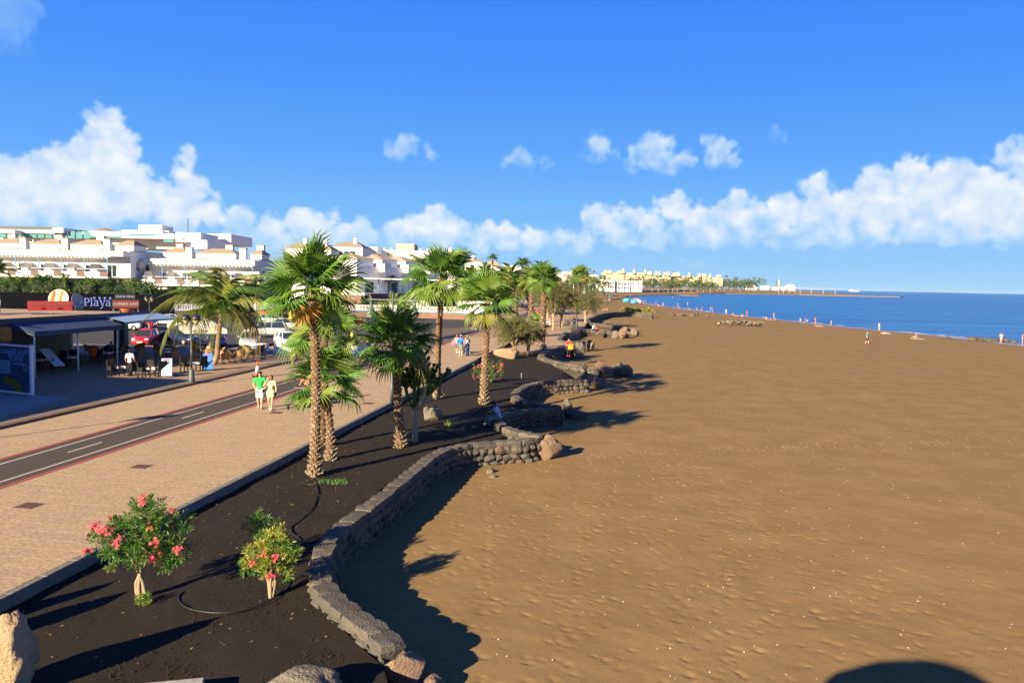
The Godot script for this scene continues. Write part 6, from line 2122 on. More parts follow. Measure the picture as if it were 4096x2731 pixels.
func dish(label: String, at: Vector3, turn: float, tilt: float, r: float, m: Material, streaks := false) -> void:
	var t := thing("satellite_dish", label, "satellite dish", at, turn, "satellite dishes on the cafe roof")
	var s := st(true)
	lathe(s, Vector3.ZERO, [[0.02, 0.0], [r * 0.3, 0.02 * r], [r * 0.6, 0.09 * r], [r * 0.85, 0.19 * r], [r, 0.28 * r], [r * 1.01, 0.26 * r], [r * 0.6, 0.05 * r], [0.02, -0.05 * r]], 24, false)
	var d := add(s, "reflector", m, t, Transform3D(Basis(Vector3.RIGHT, tilt), Vector3(0, r * 1.0, 0)))
	if streaks:
		for k in 2:
			var q := st(true)
			for j in 8:
				var y0 := -0.85 * r + 1.7 * r * j / 8.0
				var y1 := y0 + 1.7 * r / 8.0
				var xa: float = [-0.62, 0.12][k] * r + y0 * 0.18
				var xb: float = [-0.62, 0.12][k] * r + y1 * 0.18
				var f := func(x: float, z: float) -> float: return 0.28 * (x * x + z * z) / r + 0.02
				var w := r * 0.13 * (1.0 - 0.5 * absf(y0) / r)
				quad_o(q, Vector3(xa - w, f.call(xa - w, -y0), -y0), Vector3(xa + w, f.call(xa + w, -y0), -y0), Vector3(xb + w, f.call(xb + w, -y1), -y1), Vector3(xb - w, f.call(xb - w, -y1), -y1), Vector3(0, -5, 0))
			add(q, "rust_streak", pm("rust", lin(0.42, 0.15, 0.04), 0.9), d)
	s = st(true)
	tube(s, [Vector3(0, -0.3, -0.1), Vector3(0, r * 0.9, -0.15)], [0.05], 6)
	tube(s, [Vector3(0, 0.2 * r, 0.2 * r), Vector3(0, r * 1.1, r * 0.75)], [0.018], 5)
	add(s, "mount", M.grey_metal, t)

func roof_sign(label: String, at: Vector3, turn: float, w: float, h: float, m: Material) -> Node3D:
	var t := thing("roof_sign", label, "sign", at, turn)
	var s := st()
	box(s, Transform3D(Basis(), Vector3(0, h * 0.5 + 0.45, 0)), Vector3(w, h, 0.12), 0.01)
	add(s, "panel", m, t)
	s = st()
	for k in 3:
		bx(s, -w * 0.45 + w * 0.45 * k, 0.2, 0, 0.05, 0.6, 0.05)
		tube(s, [Vector3(-w * 0.45 + w * 0.45 * k, 0.6, -0.05), Vector3(-w * 0.45 + w * 0.45 * k, -0.05, -0.9)], [0.02], 4)
	add(s, "support", M.grey_metal, t)
	return t

func build_cafe() -> void:
	rng.seed = 81
	pm("black_metal", lin(0.015, 0.015, 0.016), 0.45)
	pm("grey_metal", lin(0.30, 0.30, 0.29), 0.5, 0.5, 0.4)
	nm("wood_dark", lin(0.05, 0.028, 0.016), lin(0.09, 0.05, 0.028), 4.0, 0.6, 153)
	var navy := nm("navy_awning", lin(0.035, 0.055, 0.11), lin(0.05, 0.075, 0.14), 1.0, 0.85, 154)
	var blue := nm("blue_white_awning", lin(0.16, 0.26, 0.44), lin(0.30, 0.40, 0.56), 1.2, 0.8, 155)
	var bt := Basis(Vector3.UP, -PA)
	var c := thing("cafe_building", "low flat-roofed cafe with navy awnings on white posts", "cafe", pr(-45.5, 45, 0), -PA)
	# in the cafe's own axes: x across the promenade, -z along it; origin at s = -45.5, q = 45
	var roofm := nm("roof_render", lin(0.30, 0.20, 0.12), lin(0.42, 0.30, 0.19), 0.5, 0.9, 156)
	pbox(c, "floor", M.terrace_paving, Vector3(0, 0.02, 2.0), Vector3(13.0, 0.15, 36.0))
	pbox(c, "back_wall", M.white_wall, Vector3(-6.4, 1.8, 2.0), Vector3(0.2, 3.4, 34.0))
	pbox(c, "end_wall", M.white_wall, Vector3(-2.0, 1.8, -14.9), Vector3(9.0, 3.4, 0.2))
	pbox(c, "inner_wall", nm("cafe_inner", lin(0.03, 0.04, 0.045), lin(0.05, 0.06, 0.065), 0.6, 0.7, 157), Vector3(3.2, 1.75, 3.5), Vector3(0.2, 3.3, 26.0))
	pbox(c, "roof_slab", roofm, Vector3(1.4, 3.42, 1.5), Vector3(15.6, 0.24, 33.4))
	pbox(c, "fascia", pm("navy_paint", lin(0.012, 0.022, 0.06), 0.5), Vector3(9.25, 3.45, 1.5), Vector3(0.1, 0.42, 33.4))
	pbox(c, "parapet", M.white_wall, Vector3(-3.5, 3.9, -8.0), Vector3(6.0, 0.8, 0.25))
	pbox(c, "roof_wall", M.white_wall, Vector3(-5.0, 4.0, 4.0), Vector3(0.3, 0.9, 26.0))
	for k in 5:
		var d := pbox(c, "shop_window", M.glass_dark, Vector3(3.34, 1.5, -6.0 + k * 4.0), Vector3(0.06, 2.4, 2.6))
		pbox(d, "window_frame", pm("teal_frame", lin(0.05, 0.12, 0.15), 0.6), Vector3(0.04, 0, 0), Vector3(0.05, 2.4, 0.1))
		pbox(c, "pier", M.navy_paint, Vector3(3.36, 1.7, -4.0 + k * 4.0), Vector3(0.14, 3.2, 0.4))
	# first awning
	var s := st()
	var a0 := Vector3(9.3, 3.4, 0.2)
	var a1 := Vector3(9.3, 3.4, -8.6)
	var f0 := Vector3(10.9, 2.92, 0.2)
	var f1 := Vector3(10.9, 2.92, -8.6)
	quad_o(s, a0, a1, f1, f0, Vector3(10, 0, -4))
	quad_o(s, f0, f1, f1 - Vector3(0, 0.3, 0), f0 - Vector3(0, 0.3, 0), Vector3(5, 2.8, -4))
	tri_o(s, a0, f0, f0 - Vector3(0, 0.3, 0), Vector3(10, 3, -4))
	quad_o(s, a0, a0 - Vector3(0, 0.3, 0), f0 - Vector3(0, 0.3, 0), f0, Vector3(10, 3, -4))
	tri_o(s, a1, f1, f1 - Vector3(0, 0.3, 0), Vector3(10, 3, 4))
	add(s, "awning", navy, c)
	for z in [-0.2, -4.2, -8.4]:
		s = st(true)
		tube(s, [Vector3(10.55, 0.05, z), Vector3(10.55, 2.85, z)], [0.055], 8)
		add(s, "awning_post", M.white_paint, c)
	# second awning, blue and white
	s = st()
	var b0 := Vector3(9.3, 3.45, -8.8)
	var b1 := Vector3(9.3, 3.55, -15.2)
	var g0 := Vector3(10.9, 3.1, -8.8)
	var g1 := Vector3(11.1, 3.15, -15.4)
	var gm := (g0 + g1) * 0.5 + Vector3(0.1, 0.05, 0)
	var bm := (b0 + b1) * 0.5
	quad_o(s, b0, bm, gm, g0, Vector3(10, 0, -12))
	quad_o(s, bm, b1, g1, gm, Vector3(10, 0, -12))
	quad_o(s, g0, gm, gm - Vector3(0, 0.16, 0), g0 - Vector3(0, 0.16, 0), Vector3(5, 3, -12))
	quad_o(s, gm, g1, g1 - Vector3(0, 0.16, 0), gm - Vector3(0, 0.16, 0), Vector3(5, 3, -12))
	add(s, "awning", blue, c)
	s = st(true)
	tube(s, [Vector3(10.9, 0.05, -15.2), Vector3(10.9, 3.0, -15.2)], [0.05], 8)
	add(s, "awning_post", M.white_paint, c)
	pbox(c, "pillar", M.black_metal, Vector3(4.2, 1.6, -19.0 + 0.0), Vector3(0.55, 3.2, 0.55))
	pbox(c, "pillar_roof", M.navy_paint, Vector3(4.2, 3.3, -17.0), Vector3(5.0, 0.15, 5.0))
	pbox(c, "pillar", M.black_metal, Vector3(6.2, 1.6, -15.0), Vector3(0.3, 3.2, 0.3))
	# shops that stand out of view and shade the terrace
	var sh := thing("shop_building", "two-storey shop building beyond the cafe terrace", "building", pr(-43.0, 17, 0), -PA)
	pbox(sh, "wall", M.white_wall, Vector3(0, 3.8, 0), Vector3(14.0, 7.6, 21.0))
	pbox(sh, "cornice", M.roof_tile, Vector3(0, 7.7, 0), Vector3(14.4, 0.25, 21.4))
	pbox(sh, "stair_house", M.white_wall, Vector3(3.0, 8.4, -6.0), Vector3(3.0, 1.6, 3.0))
	pbox(sh, "door", M.glass_dark, Vector3(7.03, 1.2, 3.0), Vector3(0.06, 2.3, 3.0))
	for k in 3:
		pbox(sh, "window", M.glass_dark, Vector3(7.03, 5.5, -6.0 + k * 6.0), Vector3(0.06, 1.6, 2.2))
	# glass screen of the shop, seen from behind
	glass_screen()
	# roof furniture
	dish("large round dish with orange rust streaks on the cafe roof", pr(-43.4, 59.0, 3.7), 0.15, 1.35, 0.74, pm("dish_cream", lin(0.62, 0.46, 0.30), 0.8), true)
	dish("grey dish seen edge-on beside the rusty one", pr(-42.4, 59.6, 3.6), 1.35, 1.3, 0.66, M.grey_metal)
	dish("small grey dish behind the red roof sign", pr(-43.4, 52.6, 3.6), -0.5, 1.25, 0.5, M.grey_metal)
	var rs := roof_sign("faded red roof sign with cream script lettering", pr(-39.4, 52.6, 3.52), 0.52, 4.0, 0.98, nm("sign_red", lin(0.22, 0.02, 0.03), lin(0.30, 0.035, 0.045), 1.0, 0.7, 158))
	var tan := pm("sign_tan", lin(0.30, 0.12, 0.07), 0.7)
	words_on(rs, "Sunset Restaurant", 0.30, tan, T(Vector3(0, 1.1, 0.08)), "Droid Serif")
	words_on(rs, "BAR", 0.15, M.black_metal, T(Vector3(-0.6, 0.68, 0.08)))
	rs.scale = Vector3.ONE * 0.68
	words_on(rs, "GRILL", 0.15, M.black_metal, T(Vector3(0.9, 0.68, 0.08)))
	var cs := roof_sign("dark roof sign reading SNACK-TAPAS and CORNER-CAFE over a wooden barrel end", pr(-37.6, 58.6, 3.5), 0.55, 2.5, 0.95, pm("sign_black", lin(0.018, 0.014, 0.013), 0.6))
	cs.scale = Vector3.ONE * 0.76
	pbox(cs, "upper_board", M.sign_black, Vector3(-0.05, 1.66, 0), Vector3(1.9, 0.5, 0.12))
	pbox(cs, "red_band", pm("sign_rust", lin(0.20, 0.04, 0.02), 0.7), Vector3(0, 0.92, 0.05), Vector3(2.3, 0.72, 0.06))
	var pale := pm("sign_pale", lin(0.42, 0.46, 0.56), 0.6)
	words_on(cs, "SNACK-TAPAS", 0.2, pale, T(Vector3(-0.05, 1.66, 0.08)))
	words_on(cs, "CORNER-CAFÉ", 0.27, pale, T(Vector3(0, 0.92, 0.1)))
	var bar := st(true)
	lathe(bar, Vector3.ZERO, [[0.0, -0.05], [0.62, -0.05], [0.62, 0.05], [0.0, 0.05]], 20, false)
	var bo := add(bar, "barrel_end", pm("barrel_wood", lin(0.26, 0.075, 0.025), 0.7), cs, Transform3D(Basis(Vector3.RIGHT, PI / 2), Vector3(0.05, 0.42, 0.0)))
	var hoop := st(true)
	tube(hoop, [Vector3(-0.62, 0.42, 0.06), Vector3(-0.45, 0.0, 0.06), Vector3(0.05, -0.22, 0.06), Vector3(0.55, 0.0, 0.06), Vector3(0.72, 0.42, 0.06)], [0.05], 5)
	add(hoop, "barrel_hoop", M.sign_black, cs)
	# rooftop lantern turret and aerial
	var lt := thing("roof_turret", "small white turret with a pointed cap on the cafe roof", "turret", pr(-43.8, 48.4, 3.5))
	pbox(lt, "shaft", M.white_wall, Vector3(0, 0.7, 0), Vector3(1.2, 1.5, 1.2))
	for k in 4:
		pbox(lt, "column", M.blue_post, Vector3([-0.5, 0.5, 0.5, -0.5][k], 1.85, [-0.5, -0.5, 0.5, 0.5][k]), Vector3(0.12, 0.8, 0.12))
	var cap := st(true)
	lathe(cap, Vector3(0, 2.25, 0), [[0.95, 0.0], [0.6, 0.3], [0.22, 0.65], [0.05, 1.1]], 8)
	add(cap, "cap", M.white_wall, lt)
	var ant := thing("roof_aerial", "orange and grey television aerial on a mast", "aerial", pr(-43.4, 52.0, 3.5))
	var asn := st()
	bx(asn, 0, 1.7, 0, 0.05, 3.4, 0.05)
	for k in 5:
		bx(asn, 0, 2.3 + k * 0.13, 0.0, 0.9, 0.03, 0.03)
	for k in 2:
		bx(asn, -0.45 + k * 0.9, 2.55, 0, 0.05, 0.7, 0.05)
	add(asn, "mast", pm("aerial_orange", lin(0.32, 0.16, 0.05), 0.6), ant)
	# yellow and blue round sign on the corner of the roof
	var ys := thing("corner_sign", "yellow box sign with a blue disc on the cafe corner", "sign", pr(-36.6, 43.4, 3.2), 0.5)
	pbox(ys, "box", pm("sign_yellow", lin(0.42, 0.23, 0.02), 0.5), Vector3(0, 0.3, 0), Vector3(0.7, 0.5, 0.25), 0.0, 0.02)
	var ds := st(true)
	lathe(ds, Vector3.ZERO, [[0.0, -0.06], [0.3, -0.06], [0.3, 0.06], [0.0, 0.06]], 18, false)
	add(ds, "disc", pm("sign_blue", lin(0.012, 0.03, 0.17), 0.4), ys, Transform3D(Basis(Vector3.RIGHT, PI / 2), Vector3(0, 0.68, 0)))
	words_on(ys, "AGIPA", 0.17, M.sign_black, T(Vector3(0, 0.28, 0.14)))
	# wall with the hotel's blue letters, its shade painted in as near-black colour
	var hw := thing("letter_wall", "wall with large blue hotel letters under the hedge, shade painted into its black", "wall", Vector3(-61.35, 0.76, -118))
	pbox(hw, "wall", nm("shade_dark_wall", lin(0.003, 0.003, 0.005), lin(0.006, 0.006, 0.009), 0.5, 0.6, 159), Vector3(0, 1.4, 0), Vector3(26.0, 3.2, 0.4))
	M.shade_dark_wall.metallic_specular = 0.1
	M.shade_dark_wall.roughness = 1.0
	var bl := pm("letter_blue", lin(0.02, 0.05, 0.30), 0.4)
	words_on(hw, "Los I", 1.0, bl, Transform3D(Basis(), Vector3(-64.02, 2.08, -117.7) - hw.position + Vector3(-1.0, 0, 0)), "Droid Serif")
	words_on(hw, "s Playa", 1.1, bl, Transform3D(Basis(), Vector3(-59.68, 2.54, -117.7) - hw.position), "Droid Serif")
	for k in 4:
		pbox(hw, "star", bl, Vector3(-59.54, 3.16, -117.7) - hw.position + Vector3(0.75 * k, 0, 0), Vector3(0.28, 0.28, 0.1), 0.0)
	# terrace furniture
	var spots := [[-36.4, 57.3], [-38.7, 61.5], [-36.8, 62.5], [-40.4, 59.0], [-34.4, 58.8], [-33.4, 61.8], [-38.0, 65.0], [-35.0, 65.2], [-31.2, 59.6], [-33.0, 56.6]]
	var names := ["round white-topped table beside the waiter", "round white-topped table by the red car's bonnet", "round table amid the wicker chairs before the car park", "round table under the edge of the blue and white awning", "round table behind the pair of dark armchairs", "round table beside the white umbrella's pole", "round table against the car park kerb", "round table before the parked silver saloon", "round table under the white umbrella", "round table between waiter and white umbrella"]
	var rt := round_table(names[0])
	rt.position = pr(spots[0][0], spots[0][1], TY)
	var wc := chair_wicker("wicker chair at the round table beside the waiter")
	wc.position = pr(spots[0][0] + 0.6, spots[0][1], TY)
	wc.rotation.y = -PI / 2
	for i in spots.size():
		if i > 0:
			copy_of(rt, names[i], pr(spots[i][0], spots[i][1], TY), i)
		for k in 3:
			if i == 0 and k == 0:
				continue
			var a := k * TAU / 3.0 + i * 0.8
			copy_of(wc, "wicker chair drawn up to the " + names[i].trim_prefix("round "), pr(spots[i][0], spots[i][1], TY) + Vector3(sin(a), 0, cos(a)) * 0.62, a + PI)
	for w in [[-29.0, 57.0, 0.6, 0], [-28.8, 59.6, 1.9, 1], [-29.1, 62.6, -0.6, 2]]:
		var lab: String = ["table beside the coconut palm with wicker chairs", "table in the sun with two dark wicker chairs", "table next to the white barrier with a tan chair"][w[3]]
		copy_of(rt, lab, pr(w[0], w[1], TY), 0.3)
		for k in 4:
			var a: float = k * PI / 2 + w[2]
			var ch := copy_of(wc, "wicker chair at the " + lab.replace("with wicker chairs", "trunk").replace("with two dark wicker chairs", "").replace("with a tan chair", "").strip_edges(), pr(w[0], w[1], TY) + Vector3(sin(a), 0, cos(a)) * 0.66, a + PI)
			if (k + w[3]) % 2 == 1:
				for part in ch.get_children():
					part.material_override = nm("wicker_dark", lin(0.06, 0.035, 0.02), lin(0.11, 0.065, 0.035), 6.0, 0.8, 161)
	var dk := chair_dark("dark rattan armchair beside the waiter")
	dk.position = pr(-31.3, 47.4, TY)
	dk.rotation.y = 0.9
	var st2 := [[-30.7, 48.2, -2.2, "dark rattan armchair facing the one beside the waiter"], [-29.2, 47.3, 1.0, "dark rattan armchair with white cushion by the paler menu board"], [-28.5, 48.0, -2.3, "dark rattan armchair turned to the paler menu board"], [-29.3, 48.6, 2.8, "dark rattan armchair behind the paler menu board"], [-28.5, 51.0, 0.9, "brown rattan armchair next to the lamp post"], [-27.9, 51.9, -2.2, "dark rattan armchair behind the blue menu board"]]
	for d in st2:
		copy_of(dk, d[3], pr(d[0], d[1], TY), d[2])
	for p in [[-31.0, 47.8], [-28.9, 47.6], [-28.9, 48.1], [-28.1, 51.5]]:
		var o := inst(cushion(), "menu_tray", M.white_cloth if M.has("white_cloth") else pm("white_cloth", lin(0.55, 0.54, 0.55), 0.9), null, T(pr(p[0], p[1], 0.62), 0.4))
		tag(o, "white tray of menus standing between the dark armchairs", "tray", "white trays between the armchairs")
	for p in [[-37.6, 49.0, "laid table behind the slanted white board"], [-37.0, 51.2, "laid table with white and burgundy cloths by the second post"], [-36.9, 54.9, "laid table where the diner in orange sits"], [-38.3, 53.0, "laid table close to the cafe's dark window"]]:
		var ct := cloth_table(p[2])
		ct.position = pr(p[0], p[1], TY)
		for k in 2:
			copy_of(dk, "dark armchair pushed up to the " + p[2].replace("laid ", ""), pr(p[0] - 0.1, p[1] + (0.75 if k else -0.75), TY), PI * k)
	# slanted white board leaning under the awning
	var wb := thing("slanted_board", "long white slanted menu stand with wooden legs under the awning", "menu stand", pr(-35.9, 48.0, TY), -0.5)
	var ws := st()
	box(ws, Transform3D(Basis(Vector3.BACK, -0.55), Vector3(0, 1.0, 0)), Vector3(1.9, 0.05, 0.7), 0.01)
	add(ws, "board", M.table_white, wb)
	for k in 2:
		pbox(wb, "leg", M.wood_dark, Vector3(-0.5 + k * 0.9, 0.5, 0.2), Vector3(0.06, 1.0, 0.06))
	menu_board("pale blue slanted menu board beside the dark armchairs", pr(-28.1, 48.0, TY), 0.35, lin(0.34, 0.48, 0.72))
	menu_board("bright blue slanted menu board near the lamp post", pr(-27.6, 52.2, TY), 0.35, lin(0.04, 0.20, 0.62))
	# big white umbrella
	var um := thing("terrace_umbrella", "large square off-white umbrella printed VEXTER over the wicker chairs", "umbrella", pr(-33.0, 61.2, TY))
	s = st(true)
	tube(s, [Vector3(0, 0, 0), Vector3(0, 3.3, 0)], [0.045], 8)
	add(s, "pole", M.white_paint, um)
	var canvas := pm("off_white_canvas", lin(0.66, 0.60, 0.52), 0.9)
	canvas.backlight_enabled = true
	canvas.backlight = Color(0.5, 0.45, 0.35)
	s = st()
	var tip := Vector3(0, 3.35, 0)
	for k in 4:
		var a := Basis(Vector3.UP, k * PI / 2 + 0.35) * Vector3(2.0, 2.25, 2.0)
		var b := Basis(Vector3.UP, (k + 1) * PI / 2 + 0.35) * Vector3(2.0, 2.25, 2.0)
		var mm := (a + b) * 0.5 + Vector3(0, 0.02, 0)
		tri_o(s, tip, a, mm, Vector3(0, 0, 0))
		tri_o(s, tip, mm, b, Vector3(0, 0, 0))
		quad_o(s, a, b, b - Vector3(0, 0.3, 0), a - Vector3(0, 0.3, 0), Vector3(0, 2, 0))
	add(s, "canopy", canvas, um)
	var e0 := Basis(Vector3.UP, 0.35) * Vector3(0, 2.1, 2.02)
	words_on(um, "VEXTER", 0.24, pm("print_grey", lin(0.25, 0.2, 0.18), 0.8), Transform3D(Basis(Vector3.UP, 0.35), e0))
	s = st(true)
	lathe(s, Vector3.ZERO, [[0.34, 0], [0.36, 0.1], [0.1, 0.16], [0.06, 0.3]], 12)
	add(s, "base", M.grey_metal, um)

func cushion() -> Mesh:
	if not tex_cache.has("cushion"):
		var s := st()
		box(s, Transform3D(), Vector3(0.5, 0.14, 0.3), 0.03)
		tex_cache["cushion"] = mesh_of(s)
	return tex_cache["cushion"]

func glass_screen() -> void:
	var p := Vector3(-24.7, 0.09, -42.32)
	var q := Vector3(-30.2, 0.09, -44.9)
	var d := (q - p).normalized()
	var l := p.distance_to(q)
	# local x runs from the free edge inwards, the printed side faces away (-z)
	var t := thing("glass_screen", "blue printed glass screen in a white frame, lettering seen from behind", "screen", p, atan2(-d.z, d.x))
	var g := pm("printed_glass", lin(0.03, 0.075, 0.12), 0.2, 0.5)
	pbox(t, "pane", g, Vector3(l * 0.5, 1.28, 0), Vector3(l - 0.2, 2.4, 0.03))
	pbox(t, "frame_post", M.white_paint, Vector3(0.0, 1.3, 0), Vector3(0.18, 2.6, 0.14), 0.0, 0.01)
	pbox(t, "frame_rail", M.white_paint, Vector3(l * 0.5, 2.52, 0), Vector3(l, 0.08, 0.1))
	pbox(t, "frame_rail", M.white_paint, Vector3(l * 0.5, 0.06, 0), Vector3(l, 0.1, 0.1))
	var ink := pm("print_sky", lin(0.12, 0.25, 0.45), 0.5)
	# local +z faces the viewer's side when the screen runs away; lettering mirrored
	var face := -0.03
	var back := Transform3D(Basis(Vector3.UP, PI) , Vector3.ZERO)
	var flip := func(w: String, h: float, x: float, y: float, font: String) -> void:
		var o := words_on(t, w, h, ink, Transform3D(Basis(Vector3(1, 0, 0), Vector3.UP, Vector3(0, 0, -1)), Vector3(x, y, face)), font)
	var sgn := 1.0
	flip.call("Playa Blanca", 0.26, 1.25, 2.2, "Droid Serif")
	flip.call("SHOP", 0.36, 1.2, 1.88, "Droid Sans")
	flip.call("playablancashop", 0.1, 0.95, 1.58, "Droid Sans")
	var cam := st()
	for e in [[0, 0.11, 0.3, 0.04], [0, -0.11, 0.3, 0.04], [-0.13, 0, 0.04, 0.22], [0.13, 0, 0.04, 0.22]]:
		bx(cam, e[0], e[1], 0, e[2], e[3], 0.02)
	add(cam, "camera_emblem", ink, t, T(Vector3(0.45, 1.38, face)))
	pbox(t, "light_panel", pm("print_pale", lin(0.10, 0.24, 0.32), 0.4), Vector3(2.1, 1.35, face), Vector3(0.9, 0.7, 0.01))
	var arc := st()
	for k in 10:
		var a := k * PI * 0.5 / 10.0
		var b := (k + 1) * PI * 0.5 / 10.0
		var o := Vector3(2.2, 0.12, face - 0.003)
		quad_o(arc, o + Vector3(-cos(a) * 1.5, sin(a) * 0.75, 0), o + Vector3(-cos(b) * 1.5, sin(b) * 0.75, 0), o + Vector3(-cos(b) * 0.95, sin(b) * 0.4, 0), o + Vector3(-cos(a) * 0.95, sin(a) * 0.4, 0), o + Vector3(0, 0, 5))
	add(arc, "yellow_arc", pm("print_yellow", lin(0.24, 0.13, 0.01), 0.5), t)
	var s := st()
	prism(s, PackedVector2Array([v2(Vector3(-22.06, 0.1, -33.67)), v2(Vector3(-22.55, 0.1, -41.86)), v2(Vector3(-25, 0.1, -42.34)), v2(Vector3(-30.12, 0.1, -44.6)), v2(Vector3(-27.11, 0.1, -37.17))]), 0.0, 0.10)
	tag(add(s, "floor_plate", nm("pale_plate", lin(0.26, 0.23, 0.20), lin(0.33, 0.295, 0.26), 0.5, 0.8, 163)), "pale floor plate in front of the glass screen", "floor plate")

# ---------------------------------------------------------------- vehicles
func section(x: float, hw: float, y0: float, yb: float) -> PackedVector3Array:
	return PackedVector3Array([Vector3(x, y0, hw * 0.86), Vector3(x, y0, -hw * 0.86), Vector3(x, y0 + 0.12, -hw * 0.97), Vector3(x, lerpf(y0, yb, 0.55), -hw), Vector3(x, yb - 0.06, -hw * 0.96), Vector3(x, yb, -hw * 0.84), Vector3(x, yb, hw * 0.84), Vector3(x, yb - 0.06, hw * 0.96), Vector3(x, lerpf(y0, yb, 0.55), hw), Vector3(x, y0 + 0.12, hw * 0.97)])

# kind: 0 hatchback, 1 saloon, 2 sport utility; front towards -x
func car(label: String, at: Vector3, turn: float, kind: int, paint: Color, group := "cars parked behind the cafe") -> Node3D:
	var t := thing("parked_car", label, "car", at, turn, group)
	var m := pm("paint_%s" % paint.to_html(), paint, 0.28, 0.5)
	m.clearcoat_enabled = true
	m.clearcoat = 0.8
	m.clearcoat_roughness = 0.05
	var L: float = [3.95, 4.5, 4.5][kind]
	var w: float = [0.85, 0.87, 0.92][kind]
	var lift: float = [0.0, 0.0, 0.14][kind]
	var hood: float = [0.90, 0.86, 1.02][kind]
	var belt: float = [0.97, 0.93, 1.10][kind]
	var roof: float = [1.46, 1.42, 1.72][kind]
	var prof := [[-0.5, 0.78, 0.34, 0.56], [-0.485, 0.9, 0.24, 0.66], [-0.43, 0.97, 0.2, hood - 0.14], [-0.36, 1.0, 0.2, hood - 0.06], [-0.22, 1.0, 0.2, hood], [0.0, 1.0, 0.2, belt], [0.25, 1.0, 0.2, belt + 0.01], [0.40, 0.99, 0.2, belt], [0.47, 0.95, 0.24, belt - (0.02 if kind != 1 else 0.04)], [0.5, 0.84, 0.34, belt - 0.2]]
	var s := st(true)
	var rings := []
	for p in prof:
		rings.append(section(p[0] * L, w * p[1], p[2] + lift, p[3]))
	loft(s, rings)
	add(s, "body", m, t)
	# glasshouse
	var g0: float = [-0.25, -0.24, -0.25][kind]
	var g1: float = [-0.10, -0.08, -0.12][kind]
	var g2: float = [0.36, 0.20, 0.40][kind]
	var g3: float = [0.475, 0.38, 0.475][kind]
	var gl := []
	for p in [[g0, belt - 0.06, 0.82, 0.80], [g1, roof - 0.05, 0.86, 0.66], [(g1 + g2) * 0.5, roof, 0.87, 0.67], [g2, roof - 0.04, 0.86, 0.66], [g3, belt - 0.03, 0.80, 0.78]]:
		gl.append(PackedVector3Array([Vector3(p[0] * L, belt - 0.08, w * p[2]), Vector3(p[0] * L, belt - 0.08, -w * p[2]), Vector3(p[0] * L, p[1], -w * p[3]), Vector3(p[0] * L, p[1], w * p[3])]))
	s = st()
	loft(s, gl)
	add(s, "windows", M.glass_dark, t)
	# roof skin and pillars
	s = st(true)
	var rr := []
	for p in [[g1 + 0.005, roof - 0.045], [(g1 + g2) * 0.5, roof + 0.012], [g2 - 0.005, roof - 0.03]]:
		rr.append(PackedVector3Array([Vector3(p[0] * L, p[1] - 0.03, w * 0.70), Vector3(p[0] * L, p[1] - 0.03, -w * 0.70), Vector3(p[0] * L, p[1] + 0.02, -w * 0.60), Vector3(p[0] * L, p[1] + 0.03, 0), Vector3(p[0] * L, p[1] + 0.02, w * 0.60)]))
	loft(s, rr)
	add(s, "roof", m, t)
	s = st()
	for sz in [-1.0, 1.0]:
		for pl in [[g0, g1], [g3, g2]]:
			tube(s, [Vector3(pl[0] * L, belt - 0.05, sz * w * 0.84), Vector3(pl[1] * L, roof - 0.04, sz * w * 0.68)], [0.04], 4)
		tube(s, [Vector3((g1 + g2) * 0.5 * L, belt - 0.05, sz * w * 0.885), Vector3((g1 + g2) * 0.5 * L, roof - 0.02, sz * w * 0.685)], [0.035], 4)
	add(s, "pillars", m, t)
	if not tex_cache.has("tyre"):
		var ts := st(true)
		lathe(ts, Vector3.ZERO, [[0.17, -0.1], [0.29, -0.1], [0.315, -0.06], [0.315, 0.06], [0.29, 0.1], [0.17, 0.1]], 18, false)
		tex_cache["tyre"] = mesh_of(ts)
		ts = st()
		lathe(ts, Vector3.ZERO, [[0.0, -0.07], [0.19, -0.085], [0.2, 0.0], [0.19, 0.085], [0.0, 0.07]], 10, false)
		tex_cache["rim"] = mesh_of(ts)
	for sx in [-0.31, 0.30]:
		for sz in [-1.0, 1.0]:
			var wh := node("wheel", t, Vector3(sx * L, 0.315, sz * (w - 0.09)))
			wh.rotation.x = PI / 2
			inst(tex_cache["tyre"], "tyre", pm("rubber", lin(0.014, 0.014, 0.014), 0.85), wh)
			inst(tex_cache["rim"], "rim", pm("alloy", lin(0.42, 0.42, 0.43), 0.35, 0.5, 0.6), wh)
	for sz in [-1.0, 1.0]:
		pbox(t, "headlight", pm("lamp_glass", lin(0.62, 0.62, 0.60), 0.1, 0.6), Vector3(-0.472 * L, 0.66 + lift, sz * w * 0.66), Vector3(0.14, 0.14, 0.34), 0.0, 0.03)
		pbox(t, "tail_light", pm("tail_red", lin(0.34, 0.012, 0.012), 0.2), Vector3(0.478 * L, 0.82 + lift, sz * w * 0.76), Vector3(0.08, 0.22, 0.2), 0.0, 0.02)
		pbox(t, "door_mirror", m, Vector3((g0 + 0.04) * L, belt + 0.03, sz * (w + 0.06)), Vector3(0.1, 0.12, 0.18), 0.0, 0.03)
		for k in 2:
			var d := pbox(t, "door_handle", pm("trim_grey", lin(0.2, 0.2, 0.2), 0.4), Vector3((0.06 + 0.2 * k) * L, belt - 0.16, sz * w * 0.985), Vector3(0.16, 0.03, 0.03))
	pbox(t, "grille", M.black_metal, Vector3(-0.488 * L, 0.5 + lift, 0), Vector3(0.06, 0.2, w * 1.1), 0.0, 0.01)
	pbox(t, "number_plate", pm("plate_white", lin(0.6, 0.6, 0.58), 0.5), Vector3(-0.503 * L, 0.40 + lift, 0), Vector3(0.02, 0.11, 0.5))
	pbox(t, "number_plate", M.plate_white, Vector3(0.503 * L, 0.62 + lift, 0), Vector3(0.02, 0.11, 0.5))
	return t

